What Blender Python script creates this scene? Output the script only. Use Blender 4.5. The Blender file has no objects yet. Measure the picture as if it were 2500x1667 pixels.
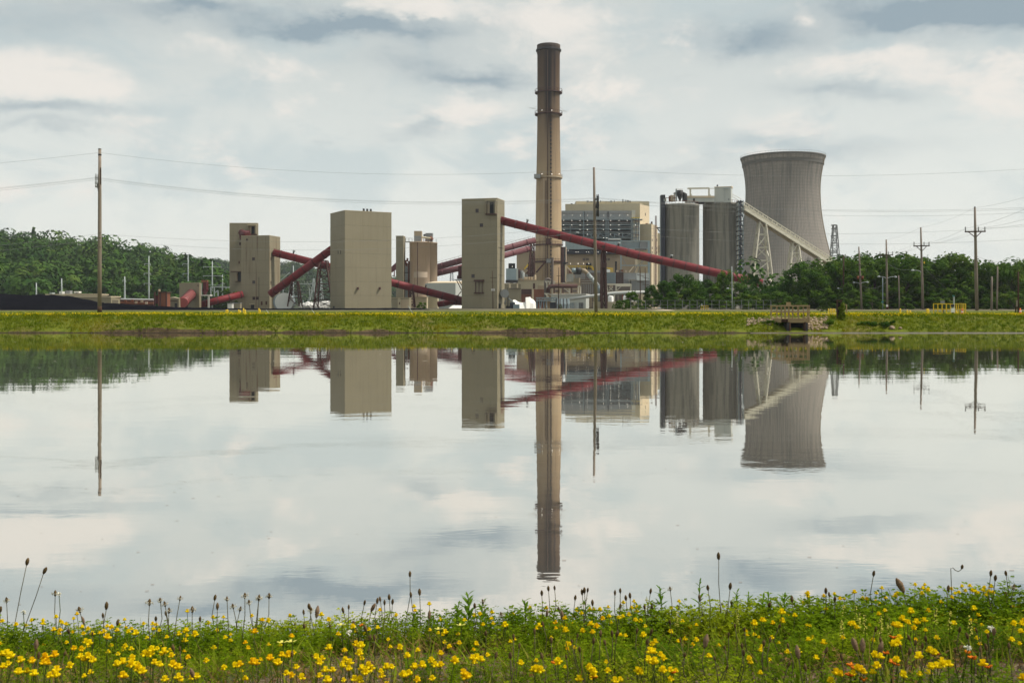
import bpy, math, random
import numpy as np
from mathutils import Vector, Matrix, noise

random.seed(7)
rng = np.random.default_rng(7)
S = bpy.context.scene
COL = S.collection
R = math.radians

# ------------------------------------------------------------------ camera
FOC, HORIZON, MID, EYE = 2430.0, 752.0, 1250.0, 2.1      # focal length and horizon row of the survey photo, eye height over the water
cam_data = bpy.data.cameras.new("camera")
cam = bpy.data.objects.new("camera", cam_data)
COL.objects.link(cam)
cam.location = (0, 0, EYE)
cam.rotation_euler = (R(90), 0, 0)
cam_data.sensor_width = 36.0
cam_data.lens = 36.0 * FOC / 2500.0
cam_data.shift_y = -(833.5 - HORIZON) / 2500.0
cam_data.clip_start = 0.1
cam_data.clip_end = 20000
cam_data.dof.use_dof = True
cam_data.dof.focus_distance = 12.0
cam_data.dof.aperture_fstop = 16.0
S.camera = cam

# ------------------------------------------------------------------ light
SUN_AZ, SUN_EL = R(95), R(54)
sd = bpy.data.lights.new("sun", 'SUN')
sd.energy = 3.6
sd.angle = R(4.0)
sd.color = (1.0, 0.93, 0.82)
sun = bpy.data.objects.new("sun", sd)
COL.objects.link(sun)
sun_dir = Vector((math.sin(SUN_AZ) * math.cos(SUN_EL), math.cos(SUN_AZ) * math.cos(SUN_EL), math.sin(SUN_EL)))
sun.rotation_euler = (-sun_dir).to_track_quat('-Z', 'Y').to_euler()
sun.location = (0, 0, 300)

S.view_settings.view_transform = 'Standard'
S.view_settings.look = 'None'
S.view_settings.exposure = 0.30
S.view_settings.gamma = 1.0
S.render.engine = 'CYCLES'
S.cycles.max_bounces = 6
S.cycles.diffuse_bounces = 3
S.cycles.glossy_bounces = 3
S.cycles.transmission_bounces = 3
S.cycles.volume_bounces = 0
S.cycles.caustics_reflective = False
S.cycles.caustics_refractive = False
S.cycles.use_denoising = True


class NT:
    """small helper to wire shader nodes"""
    def __init__(self, tree):
        self.t = tree

    def n(self, typ, **kw):
        nd = self.t.nodes.new(typ)
        for k, v in kw.items():
            setattr(nd, k, v)
        return nd

    def put(self, sock, v):
        if isinstance(v, bpy.types.NodeSocket):
            self.t.links.new(v, sock)
        elif isinstance(v, (tuple, list)) and len(v) == 3 and sock.type == 'RGBA':
            sock.default_value = (*v, 1)
        else:
            sock.default_value = v

    def math(self, op, a, b=0.0, c=0.0, clamp=False):
        nd = self.n('ShaderNodeMath', operation=op, use_clamp=clamp)
        self.put(nd.inputs[0], a)
        self.put(nd.inputs[1], b)
        self.put(nd.inputs[2], c)
        return nd.outputs[0]

    def vmath(self, op, a, b=(0, 0, 0)):
        nd = self.n('ShaderNodeVectorMath', operation=op)
        self.put(nd.inputs[0], a)
        self.put(nd.inputs[1], b)
        return nd.outputs[0]

    def noise(self, vec, scale, detail=4, rough=.55, dist=0.0):
        nd = self.n('ShaderNodeTexNoise')
        self.put(nd.inputs['Vector'], vec)
        nd.inputs['Scale'].default_value = scale
        nd.inputs['Detail'].default_value = detail
        nd.inputs['Roughness'].default_value = rough
        nd.inputs['Distortion'].default_value = dist
        return nd.outputs[0]

    def step(self, v, a, b):
        nd = self.n('ShaderNodeMapRange', interpolation_type='SMOOTHSTEP')
        self.put(nd.inputs[0], v)
        nd.inputs[1].default_value = a
        nd.inputs[2].default_value = b
        return nd.outputs[0]

    def mix(self, f, a, b):
        nd = self.n('ShaderNodeMix', data_type='RGBA')
        self.put(nd.inputs[0], f)
        self.put(nd.inputs[6], a)
        self.put(nd.inputs[7], b)
        return nd.outputs[2]


# ------------------------------------------------------------------ sky
world = bpy.data.worlds.new("World")
S.world = world
world.use_nodes = True
wt = world.node_tree
wt.nodes.clear()
W = NT(wt)
sky = W.n('ShaderNodeTexSky', sky_type='NISHITA')
sky.sun_disc = False
sky.sun_elevation = SUN_EL
sky.sun_rotation = SUN_AZ
sky.air_density = 1.2
sky.dust_density = 3.0
dirv = W.n('ShaderNodeTexCoord').outputs['Generated']
sep = W.n('ShaderNodeSeparateXYZ')
W.put(sep.inputs[0], dirv)
stretch = W.vmath('MULTIPLY', dirv, (4.2, 4.2, 8.5))
stretch = W.vmath('ADD', stretch, (4.3, 1.7, 0.35))
n0 = W.noise(stretch, 1.0, 11, .60, .35)
up = W.vmath('ADD', stretch, (0.05, 0.0, 0.20))
n1 = W.noise(up, 1.0, 7, .58, .35)
puff = W.noise(stretch, 3.4, 9, .66, .5)
# cloud banks standing in the direction of the plant: direction slopes (side, up) and their half sizes
yy = W.math('MAXIMUM', sep.outputs[1], .05)
uu = W.math('DIVIDE', sep.outputs[0], yy)
vv = W.math('DIVIDE', sep.outputs[2], yy)
wob = W.n('ShaderNodeTexNoise')
W.put(wob.inputs['Vector'], stretch)
wob.inputs['Scale'].default_value = 2.2
wob.inputs['Detail'].default_value = 9
wob.inputs['Roughness'].default_value = .62
wsep = W.n('ShaderNodeSeparateXYZ')
W.put(wsep.inputs[0], wob.outputs['Color'])
uu = W.math('ADD', uu, W.math('MULTIPLY', W.math('SUBTRACT', wsep.outputs[0], .5), .13))
vv = W.math('ADD', vv, W.math('MULTIPLY', W.math('SUBTRACT', wsep.outputs[1], .5), .07))
front = W.step(sep.outputs[1], .1, .5)


def bank(px, py, wx, wy, hard=1.0):
    a = W.math('DIVIDE', W.math('SUBTRACT', uu, (px - MID) / FOC), wx / FOC)
    b = W.math('DIVIDE', W.math('SUBTRACT', vv, (HORIZON - py) / FOC), wy / FOC)
    q = W.math('ADD', W.math('MULTIPLY', a, a), W.math('MULTIPLY', b, b))
    return W.math('POWER', 2.718, W.math('MULTIPLY', q, -hard))


def total(rows):
    s = None
    for r in rows:
        v = W.math('MULTIPLY', bank(*r[:4]), r[4])
        s = v if s is None else W.math('ADD', s, v)
    return W.math('MULTIPLY', s, front)


white_banks = total([(80, 195, 200, 80, 1.1), (250, 215, 60, 36, .6), (1370, 60, 170, 110, .9), (1130, 265, 110, 50, .8), (2150, 150, 260, 60, .8), (700, 170, 120, 40, .6),
                     (1000, 22, 220, 34, .8), (1965, 30, 40, 70, .6), (1900, 320, 150, 50, .5), (2430, 250, 130, 90, .55), (560, 110, 120, 40, .4), (400, 330, 200, 40, .35), (1560, 250, 180, 60, .4)])
dark_banks = total([(850, 66, 280, 30, 1.0), (1850, 105, 150, 40, 1.0), (2320, 30, 300, 56, 1.3), (1180, 200, 170, 26, .75), (1040, 145, 150, 40, .5),
                    (80, 275, 190, 18, .75), (520, 22, 180, 24, .7), (1010, 325, 80, 28, .5), (2060, 222, 150, 22, .5), (1950, 355, 280, 30, .4), (100, 40, 260, 60, .4), (100, 320, 160, 14, .4), (1700, 420, 200, 24, .3)])
cover = W.step(n0, .40, .62)
lit = W.math('MULTIPLY', W.math('SUBTRACT', n0, n1), 3.0)
bright = W.math('ADD', W.math('MULTIPLY', lit, cover), W.math('MULTIPLY', white_banks, .60))
bright = W.math('ADD', bright, W.math('MULTIPLY', W.math('SUBTRACT', puff, .5), 1.0))
bright = W.math('SUBTRACT', bright, W.math('MULTIPLY', dark_banks, .45))
soft = W.math('ADD', W.math('MULTIPLY', W.step(sep.outputs[2], -.03, .15), .85), .15)      # clouds thin into the milky air near the horizon
white_f = W.math('MULTIPLY', W.step(bright, .07, .55), soft, clamp=True)
dark_f = W.math('ADD', W.math('MULTIPLY', W.step(W.math('MULTIPLY', bright, -1.0), .05, .6), .6), W.math('MULTIPLY', dark_banks, .9))
dark_f = W.math('MULTIPLY', dark_f, W.math('ADD', .55, W.math('MULTIPLY', puff, .8)))
dark_f = W.math('MULTIPLY', dark_f, soft, clamp=True)
veil = W.mix(W.step(sep.outputs[2], .0, .30), (.725, .735, .69), (.515, .54, .51))
air = W.n('ShaderNodeVectorMath', operation='SCALE')
W.put(air.inputs[0], sky.outputs[0])
air.inputs['Scale'].default_value = .10
gaps = W.noise(stretch, 1.7, 6, .55, .5)
c = W.mix(.86, air.outputs[0], veil)
c = W.mix(W.math('MULTIPLY', W.math('MULTIPLY', W.step(gaps, .47, .66), soft), .50), c, (.365, .45, .475))
c = W.mix(W.math('MULTIPLY', dark_f, .92), c, (.225, .290, .335))
c = W.mix(W.math('MULTIPLY', white_f, .80), c, (.69, .65, .60))
bg = W.n('ShaderNodeBackground')
W.put(bg.inputs[0], c)
bg.inputs[1].default_value = 1.06
W.put(W.n('ShaderNodeOutputWorld').inputs[0], bg.outputs[0])


# ------------------------------------------------------------------ survey helpers
def at(px, py, D):
    """point at distance D (m, along the view) that the survey photo shows at (px, py)"""
    return Vector(((px - MID) / FOC * D, D, EYE + (HORIZON - py) / FOC * D))


def zone(x0, y0, s):
    return lambda x, y: (x0 + x / s, y0 + y / s)


A1, A2, A3, A4 = zone(0, 330, 3.136), zone(400, 500, 5.6), zone(780, 480, 4.9), zone(1200, 460, 4.9)
A5, A6, A7, A8 = zone(1560, 420, 4.612), zone(2000, 480, 4.356), zone(1230, 80, 3.918), zone(1230, 440, 4.6136)
B2, B3, B4, B5 = zone(1230, 620, 9.408), zone(1440, 600, 8.7125), zone(1360, 470, 8.4), zone(900, 640, 6.918)
BD, CT = zone(1700, 700, 3.92), zone(1780, 350, 4.75)
ORIGIN = {}


def tag(o, label=None, cat=None, group=None, kind=None):
    if label: o["label"] = label
    if cat: o["category"] = cat
    if group: o["group"] = group
    if kind: o["kind"] = kind
    return o


def thing(name, label, cat, loc, group=None):
    o = bpy.data.objects.new(name, None)
    o.empty_display_size = .5
    COL.objects.link(o)
    o.location = loc
    ORIGIN[o.name] = Vector(loc)
    return tag(o, label, cat, group)


def link(name, me, parent, matrix=None, origin=Vector((0, 0, 0))):
    """mesh object; the matrix is in world space, the parent sits unrotated at its origin"""
    o = bpy.data.objects.new(name, me)
    COL.objects.link(o)
    if parent is not None:
        po = ORIGIN[parent.name]
        o.parent = parent
        ORIGIN[o.name] = po
        if matrix is not None:
            o.matrix_local = Matrix.Translation(-po) @ matrix
    elif matrix is not None:
        o.matrix_local = matrix
    return o


class MB:
    def __init__(self):
        self.v, self.f = [], []

    def add(self, vs, fs):
        k = len(self.v)
        self.v += [tuple(p) for p in vs]
        self.f += [tuple(i + k for i in f) for f in fs]
        return self

    def prism(self, poly, z0, z1):
        n = len(poly)
        z0s = z0 if isinstance(z0, (list, tuple)) else [z0] * n
        z1s = z1 if isinstance(z1, (list, tuple)) else [z1] * n
        vs = [(p[0], p[1], z0s[i]) for i, p in enumerate(poly)] + [(p[0], p[1], z1s[i]) for i, p in enumerate(poly)]
        fs = [tuple(range(n - 1, -1, -1)), tuple(range(n, 2 * n))]
        fs += [(i, (i + 1) % n, (i + 1) % n + n, i + n) for i in range(n)]
        return self.add(vs, fs)

    def box(self, x0, x1, y0, y1, z0, z1):
        return self.prism([(x0, y0), (x1, y0), (x1, y1), (x0, y1)], z0, z1)

    def tube(self, pts, rad, n=10, cap=True):
        pts = [Vector(p) for p in pts]
        if not isinstance(rad, (list, tuple)): rad = [rad] * len(pts)
        rings, ref = [], None
        for i, p in enumerate(pts):
            d = (pts[min(i + 1, len(pts) - 1)] - pts[max(i - 1, 0)]).normalized()
            if ref is None:
                ref = Vector((0, 0, 1)) if abs(d.z) < .9 else Vector((1, 0, 0))
            a = (ref - d * ref.dot(d)).normalized()
            b = d.cross(a)
            ref = a
            rings.append([p + (a * math.cos(2 * math.pi * k / n) + b * math.sin(2 * math.pi * k / n)) * rad[i] for k in range(n)])
        vs = [q for r in rings for q in r]
        fs = []
        for i in range(len(pts) - 1):
            for k in range(n):
                fs.append((i * n + k, i * n + (k + 1) % n, (i + 1) * n + (k + 1) % n, (i + 1) * n + k))
        if cap:
            fs.append(tuple(range(n - 1, -1, -1)))
            fs.append(tuple((len(pts) - 1) * n + k for k in range(n)))
        return self.add(vs, fs)

    def lathe(self, cx, cy, prof, n=48, wob=None):
        vs, fs = [], []
        for (r, z) in prof:
            for k in range(n):
                t = 2 * math.pi * k / n
                rr = r if wob is None else r + wob(k)
                vs.append((cx + rr * math.cos(t), cy + rr * math.sin(t), z))
        for i in range(len(prof) - 1):
            for k in range(n):
                fs.append((i * n + k, i * n + (k + 1) % n, (i + 1) * n + (k + 1) % n, (i + 1) * n + k))
        return self.add(vs, fs)

    def build(self, name, mat, parent=None, smooth=False):
        me = bpy.data.meshes.new(name)
        o = ORIGIN[parent.name] if parent is not None else Vector((0, 0, 0))
        me.from_pydata([(x - o.x, y - o.y, z - o.z) for x, y, z in self.v], [], self.f)
        me.materials.append(mat)
        if smooth:
            me.polygons.foreach_set('use_smooth', [len(p.vertices) == 4 for p in me.polygons])
        me.update()
        return link(name, me, parent)


def solo(mb, name, mat, label, cat, group=None, kind=None, smooth=False):
    o = mb.build(name, mat, None, smooth)
    ORIGIN[o.name] = Vector((0, 0, 0))
    return tag(o, label, cat, group, kind)


_unit = {}


def unit_mesh(kind, mat, n=8):
    key = (kind, mat.name, n)
    if key not in _unit:
        m = MB()
        if kind == 'box':
            m.box(-.5, .5, -.5, .5, -.5, .5)
        elif kind == 'cyl':
            m.lathe(0, 0, [(1, -.5), (1, .5)], n)
            m.f.append(tuple(range(n - 1, -1, -1)))
            m.f.append(tuple(range(n, 2 * n)))
        me = bpy.data.meshes.new(kind + '_' + mat.name)
        me.from_pydata(m.v, [], m.f)
        me.materials.append(mat)
        if kind == 'cyl':
            me.polygons.foreach_set('use_smooth', [len(p.vertices) == 4 for p in me.polygons])
        _unit[key] = me
    return _unit[key]


def bar(name, p0, p1, w, mat, parent, h=None, kind='box', n=8):
    """straight member from p0 to p1 (w thick, round when kind = 'cyl'), an object of its own on shared mesh data"""
    p0, p1 = Vector(p0), Vector(p1)
    d = p1 - p0
    q = d.to_track_quat('Z', 'Y').to_matrix().to_4x4()
    sc = Matrix.Diagonal((w, h or w, d.length, 1))
    return link(name, unit_mesh(kind, mat, n), parent, Matrix.Translation((p0 + p1) / 2) @ q @ sc)


def block(name, x0, x1, y0, y1, z0, z1, mat, parent):
    m = Matrix.Translation(((x0 + x1) / 2, (y0 + y1) / 2, (z0 + z1) / 2)) @ Matrix.Diagonal((x1 - x0, y1 - y0, z1 - z0, 1))
    return link(name, unit_mesh('box', mat), parent, m)


def slab(name, z0, z1, D, depth, mat, parent):
    """upright block whose front shows from corner z0 to corner z1 (survey points) at distance D"""
    a, b = at(*z0, D), at(*z1, D)
    return block(name, min(a.x, b.x), max(a.x, b.x), D, D + depth, min(a.z, b.z), max(a.z, b.z), mat, parent)


class Face:
    """upright wall from plan point a (left) to b (right) as seen from the pond"""
    def __init__(self, a, b):
        self.a, self.b = Vector(a[:2]), Vector(b[:2])
        self.L = (self.b - self.a).length
        self.u = (self.b - self.a) / self.L
        self.n = Vector((self.u.y, -self.u.x))

    def hit(self, px, py):
        r = Vector(((px - MID) / FOC, 1))
        den = r.x * self.u.y - r.y * self.u.x
        t = (self.a.x * self.u.y - self.a.y * self.u.x) / den
        s = (r * t - self.a).dot(self.u)
        return s, EYE + (HORIZON - py) / FOC * t, t / FOC

    def p(self, s, z, d=0):
        q = self.a + self.u * s + self.n * d
        return Vector((q.x, q.y, z))

    def mat4(self, s, z, d=0):
        u, n = self.u, self.n
        m = Matrix(((u.x, n.x, 0, 0), (u.y, n.y, 0, 0), (0, 0, 1, 0), (0, 0, 0, 1)))
        return Matrix.Translation(self.p(s, z, d)) @ m

    def plate(self, name, s0, s1, z0, z1, d0, d1, mat, parent):
        m = self.mat4((s0 + s1) / 2, (z0 + z1) / 2, (d0 + d1) / 2) @ Matrix.Diagonal((s1 - s0, d1 - d0, z1 - z0, 1))
        return link(name, unit_mesh('box', mat), parent, m)

    def zplate(self, name, c0, c1, d0, d1, mat, parent):
        s0, z0, _ = self.hit(*c0)
        s1, z1, _ = self.hit(*c1)
        return self.plate(name, min(s0, s1), max(s0, s1), min(z0, z1), max(z0, z1), d0, d1, mat, parent)

    def panels(self, parent, mat, z0, z1, cols, rows, gap=.07, d0=.003, d1=.06, name='siding_panel'):
        w, h = self.L / cols, (z1 - z0) / rows
        for i in range(cols):
            for j in range(rows):
                self.plate(name, i * w + gap / 8, (i + 1) * w - gap / 8, z0 + j * h + gap / 2, z0 + (j + 1) * h - gap / 2, d0, d1 + random.uniform(-.012, .012), mat, parent)

    def window(self, parent, c, w, h, frame, glass, bars=1, name='window'):
        s, z, k = self.hit(*c)
        w, h = w * k / 2, h * k / 2
        t = .16
        m = MB()
        for (a0, a1, b0, b1) in [(-w - t, w + t, h, h + t), (-w - t, w + t, -h - t, -h), (-w - t, -w, -h, h), (w, w + t, -h, h)] + [(x - .06, x + .06, -h, h) for x in [(-w + 2 * w * (i + 1) / (bars + 1)) for i in range(bars)]]:
            pts = [self.p(s + a, z + b, d) for d in (0.0, .13) for a, b in ((a0, b0), (a1, b0), (a1, b1), (a0, b1))]
            m.add(pts, [(0, 1, 2, 3), (7, 6, 5, 4), (0, 4, 5, 1), (1, 5, 6, 2), (2, 6, 7, 3), (3, 7, 4, 0)])
        o = m.build(name, frame, parent)
        self.plate('pane', s - w, s + w, z - h, z + h, .0, .075, glass, o)
        return o


def corner(B, d, px):
    """plan point where direction d from B meets the sight line of column px"""
    k = (px - MID) / FOC
    t = (k * B.y - B.x) / (d.x - k * d.y)
    return B + d * t


# ------------------------------------------------------------------ materials
def material(name, col, rough=.75, var=.18, scale=.25, streak=0.0, streak_col=None, spec=.25, bump=0.0, bump_scale=8.0, fine=.0, metal=0.0, spread=1.4, low=None, streak_lo=.52, streak_hi=.72):
    m = bpy.data.materials.new(name)
    m.use_nodes = True
    t = m.node_tree
    b = t.nodes['Principled BSDF']
    N = NT(t)
    pos = N.n('ShaderNodeNewGeometry').outputs['Position']
    v = N.noise(pos, scale, 5, .6)
    k = N.math('MULTIPLY', N.math('SUBTRACT', v, .5), 2 * var)
    if fine:
        k = N.math('ADD', k, N.math('MULTIPLY', N.math('SUBTRACT', N.noise(pos, scale * 14, 3, .6), .5), 2 * fine))
    k = N.math('ADD', k, 1.0)
    sc = N.n('ShaderNodeVectorMath', operation='SCALE')
    sc.inputs[0].default_value = col
    N.put(sc.inputs['Scale'], k)
    c = sc.outputs[0]
    if streak:
        sp = N.vmath('MULTIPLY', pos, (spread, spread, .035))
        sv = N.step(N.noise(sp, 1.0, 5, .65), streak_lo, streak_hi)
        c = N.mix(N.math('MULTIPLY', sv, streak), c, streak_col or tuple(x * .4 for x in col))
    N.put(b.inputs['Base Color'], c)
    b.inputs['Roughness'].default_value = rough
    b.inputs['Specular IOR Level'].default_value = spec
    b.inputs['Metallic'].default_value = metal
    if bump:
        bn = N.n('ShaderNodeBump')
        bn.inputs['Strength'].default_value = bump
        bn.inputs['Distance'].default_value = .1
        N.put(bn.inputs['Height'], N.noise(pos, bump_scale, 4, .6))
        N.put(b.inputs['Normal'], bn.outputs[0])
    return m


def leafy(name, ca, cb, scale=1.5, trans=.45, rough=.6, cc=None, cscale=.4, each=.7):
    m = bpy.data.materials.new(name)
    m.use_nodes = True
    t = m.node_tree
    t.nodes.clear()
    N = NT(t)
    pos = N.n('ShaderNodeNewGeometry').outputs['Position']
    rnd = N.n('ShaderNodeNewGeometry').outputs['Random Per Island']
    c = N.mix(N.step(N.noise(pos, scale, 3, .6), .3, .7), ca, cb)
    if cc:
        c = N.mix(N.step(N.noise(pos, cscale, 3, .6), .52, .68), c, cc)
    hs = N.n('ShaderNodeVectorMath', operation='SCALE')
    N.put(hs.inputs[0], c)
    N.put(hs.inputs['Scale'], N.math('ADD', N.math('MULTIPLY', rnd, each), 1 - each / 2))
    d = N.n('ShaderNodeBsdfPrincipled')
    N.put(d.inputs['Base Color'], hs.outputs[0])
    d.inputs['Roughness'].default_value = rough
    d.inputs['Specular IOR Level'].default_value = .03
    tr = N.n('ShaderNodeBsdfTranslucent')
    N.put(tr.inputs[0], hs.outputs[0])
    mx = N.n('ShaderNodeMixShader')
    mx.inputs[0].default_value = trans
    N.put(mx.inputs[1], d.outputs[0])
    N.put(mx.inputs[2], tr.outputs[0])
    N.put(N.n('ShaderNodeOutputMaterial').inputs[0], mx.outputs[0])
    return m


def glow(name, col, strength):
    m = bpy.data.materials.new(name)
    m.use_nodes = True
    b = m.node_tree.nodes['Principled BSDF']
    b.inputs['Base Color'].default_value = (*col, 1)
    b.inputs['Emission Color'].default_value = (*col, 1)
    b.inputs['Emission Strength'].default_value = strength
    return m


tan = material('tan_siding', (.245, .217, .148), .6, .10, .12, .35, (.165, .135, .085), fine=.05, spread=.9)
tan_rust = material('tan_siding_rust', (.25, .22, .15), .6, .12, .12, .80, (.135, .080, .045), fine=.06, spread=.8, streak_lo=.50, streak_hi=.68)
tan_seam = material('tan_seam', (.12, .105, .075), .8, .1)
tan_trim = material('tan_trim', (.40, .35, .24), .6, .08)
cream = material('cream_siding', (.50, .44, .305), .6, .08, .08, .25, (.34, .28, .17), spread=.6)
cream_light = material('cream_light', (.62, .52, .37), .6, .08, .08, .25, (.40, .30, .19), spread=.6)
beige = material('beige_wall', (.36, .29, .20), .7, .10, .1, .35, (.22, .15, .10), spread=.5)
rust = material('rust_steel', (.19, .07, .04), .85, .35, .3, .5, (.09, .045, .03))
rust_dark = material('dark_rust', (.075, .035, .030), .8, .3, .4)
red = material('red_tube', (.175, .020, .025), .55, .30, .12, .60, (.080, .024, .024), spec=.2, fine=.16, spread=.9)
red_dark = material('red_tube_band', (.085, .016, .019), .5, .15, .3)
red_pale = material('red_tube_pale', (.34, .085, .085), .5, .12, .2)
plum = material('plum_tube', (.145, .050, .058), .6, .15, .1, .4, (.09, .04, .045))
steel_dark = material('dark_steel', (.035, .034, .036), .6, .2, .6)
steel_blue = material('blue_grey_steel', (.20, .25, .27), .5, .15, .4)
steel_pale = material('pale_steel', (.42, .44, .43), .5, .12, .4)
galv = material('galvanised_steel', (.36, .40, .40), .45, .12, .5)
blue_panel = material('pale_blue_panel', (.27, .345, .375), .5, .1, .2, .3, (.18, .24, .27), spread=.5)
casing = material('grey_casing', (.235, .245, .245), .6, .15, .1, .4, (.16, .16, .155))
brown_wall = material('boiler_wall', (.145, .120, .105), .8, .25, .25, .5, (.07, .055, .05))
black = material('black_opening', (.012, .013, .016), .8, .1)
glass = material('dark_glass', (.018, .022, .028), .15, .1, spec=.5)
white_paint = material('white_paint', (.66, .66, .62), .6, .08, .2, .25, (.46, .44, .39))
white_wall = material('white_siding', (.47, .49, .46), .55, .08, .15, .3, (.36, .36, .32), spread=.6)
truss_white = material('weathered_white_steel', (.60, .57, .47), .6, .15, .4, .3, (.38, .34, .26))
concrete = material('grey_concrete', (.275, .262, .225), .85, .16, .06, .75, (.115, .115, .108), fine=.06, spread=.55, streak_lo=.42, streak_hi=.66)
tan_concrete = material('tan_concrete', (.54, .41, .30), .85, .10, .08, .4, (.22, .15, .105), fine=.05, spread=.6)
pale_concrete = material('pale_concrete', (.47, .38, .29), .85, .1, .3)
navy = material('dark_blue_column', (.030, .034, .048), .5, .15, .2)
wood_pole = material('weathered_pole', (.225, .185, .148), .85, .15, 1.2, .5, (.14, .10, .075), spread=6)
wood_grey = material('grey_pole', (.20, .165, .135), .85, .15, 1.2, .4, (.12, .10, .085), spread=6)
wood_base = material('tarred_base', (.06, .035, .022), .9, .2, 2)
wood_deck = material('deck_timber', (.33, .245, .125), .8, .18, 2.0, .4, (.20, .14, .075), spread=8)
yellow = material('yellow_paint', (.72, .50, .03), .5, .10, 2)
wire_mat = material('cable', (.26, .265, .27), .5, .05)
coal = material('coal', (.0075, .0078, .0105), .9, .5, .12, bump=1.0, bump_scale=1.5, fine=.4, spec=0.0)
tarp = material('white_tarp', (.82, .81, .77), .7, .04, .3)
rock = material('pale_rock', (.33, .25, .175), .9, .25, 1.5, bump=.5, bump_scale=6)
orange = material('orange_plastic', (.75, .16, .03), .5, .05)
lamp_glow = glow('lit_lamp', (1.0, .93, .80), 3.0)
light_box = material('white_box', (.78, .78, .76), .5, .04)
rim_dark = material('weathered_rim', (.13, .125, .115), .9, .2, .2)
teal = material('teal_sign', (.05, .22, .20), .5, .05)


# ------------------------------------------------------------------ special surfaces
def chimney_material(cx, cy, ztop):
    m = bpy.data.materials.new('sooty_chimney')
    m.use_nodes = True
    t = m.node_tree
    b = t.nodes['Principled BSDF']
    N = NT(t)
    pos = N.n('ShaderNodeNewGeometry').outputs['Position']
    s = N.n('ShaderNodeSeparateXYZ')
    N.put(s.inputs[0], pos)
    sp = N.vmath('MULTIPLY', pos, (.55, .55, .012))
    st = N.noise(sp, 1.0, 5, .65)
    c = N.mix(N.step(N.noise(pos, .05, 4), .3, .7), (.40, .295, .185), (.47, .35, .215))
    c = N.mix(N.math('MULTIPLY', N.step(st, .50, .72), .45), c, (.16, .105, .065))
    h = N.step(s.outputs[2], ztop * .30, ztop * .95)              # soot and staining gather towards the mouth
    c = N.mix(N.math('MULTIPLY', h, .93), c, (.058, .032, .020))
    run = N.math('SUBTRACT', 1.0, N.step(N.math('ABSOLUTE', N.math('SUBTRACT', N.math('ADD', s.outputs[0], N.math('MULTIPLY', st, 2.2)), cx + .6)), .9, 3.6))
    hi = N.step(s.outputs[2], ztop * .60, ztop * .80)
    c = N.mix(N.math('MULTIPLY', N.math('MULTIPLY', run, hi), .93), c, (.014, .010, .012))
    run2 = N.math('SUBTRACT', 1.0, N.step(N.math('ABSOLUTE', N.math('SUBTRACT', N.math('ADD', s.outputs[0], N.math('MULTIPLY', st, 1.6)), cx + 4.3)), .2, 1.0))
    c = N.mix(N.math('MULTIPLY', N.math('MULTIPLY', run2, N.step(s.outputs[2], ztop * .70, ztop * .86)), .85), c, (.022, .014, .016))
    top = N.step(s.outputs[2], ztop * .925, ztop * .985)
    c = N.mix(N.math('MULTIPLY', top, N.math('ADD', .5, N.math('MULTIPLY', N.step(st, .4, .6), .4))), c, (.05, .04, .036))
    N.put(b.inputs['Base Color'], c)
    b.inputs['Roughness'].default_value = .85
    b.inputs['Specular IOR Level'].default_value = .2
    return m


def shell_material(cx, cy):
    """weathered cooling tower concrete: lift joints, blotchy panels and dark runs"""
    m = bpy.data.materials.new('tower_concrete')
    m.use_nodes = True
    t = m.node_tree
    b = t.nodes['Principled BSDF']
    N = NT(t)
    pos = N.n('ShaderNodeNewGeometry').outputs['Position']
    s = N.n('ShaderNodeSeparateXYZ')
    N.put(s.inputs[0], pos)
    ang = N.math('ARCTAN2', N.math('SUBTRACT', s.outputs[1], cy), N.math('SUBTRACT', s.outputs[0], cx))
    cv = N.n('ShaderNodeCombineXYZ')
    N.put(cv.inputs[0], N.math('MULTIPLY', ang, 22.0))
    N.put(cv.inputs[1], N.math('MULTIPLY', s.outputs[2], .022))
    runs = N.noise(cv.outputs[0], 1.0, 5, .65)
    cell = N.n('ShaderNodeCombineXYZ')
    N.put(cell.inputs[0], N.math('FLOOR', N.math('MULTIPLY', ang, 27.06)))
    N.put(cell.inputs[1], N.math('FLOOR', N.math('MULTIPLY', s.outputs[2], .40)))
    wn = N.n('ShaderNodeTexWhiteNoise', noise_dimensions='2D')
    N.put(wn.inputs['Vector'], cell.outputs[0])
    c = N.mix(N.step(N.noise(pos, .035, 3), .35, .65), (.285, .258, .228), (.325, .29, .255))
    c = N.mix(N.math('MULTIPLY', wn.outputs[0], .30), c, (.23, .218, .20))
    hi = N.step(s.outputs[2], 40.0, 105.0)
    c = N.mix(N.math('MULTIPLY', N.step(runs, .42, .66), N.math('ADD', .18, N.math('MULTIPLY', hi, .55))), c, (.115, .115, .112))
    joint = N.math('FRACT', N.math('MULTIPLY', s.outputs[2], .40))
    c = N.mix(N.math('MULTIPLY', N.math('LESS_THAN', joint, .16), .30), c, (.12, .115, .11))
    rib = N.math('FRACT', N.math('MULTIPLY', ang, 27.06 / 1.0))
    c = N.mix(N.math('MULTIPLY', N.math('LESS_THAN', rib, .20), .55), c, (.10, .096, .09))
    N.put(b.inputs['Base Color'], c)
    b.inputs['Roughness'].default_value = .9
    b.inputs['Specular IOR Level'].default_value = .15
    return m


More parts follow.
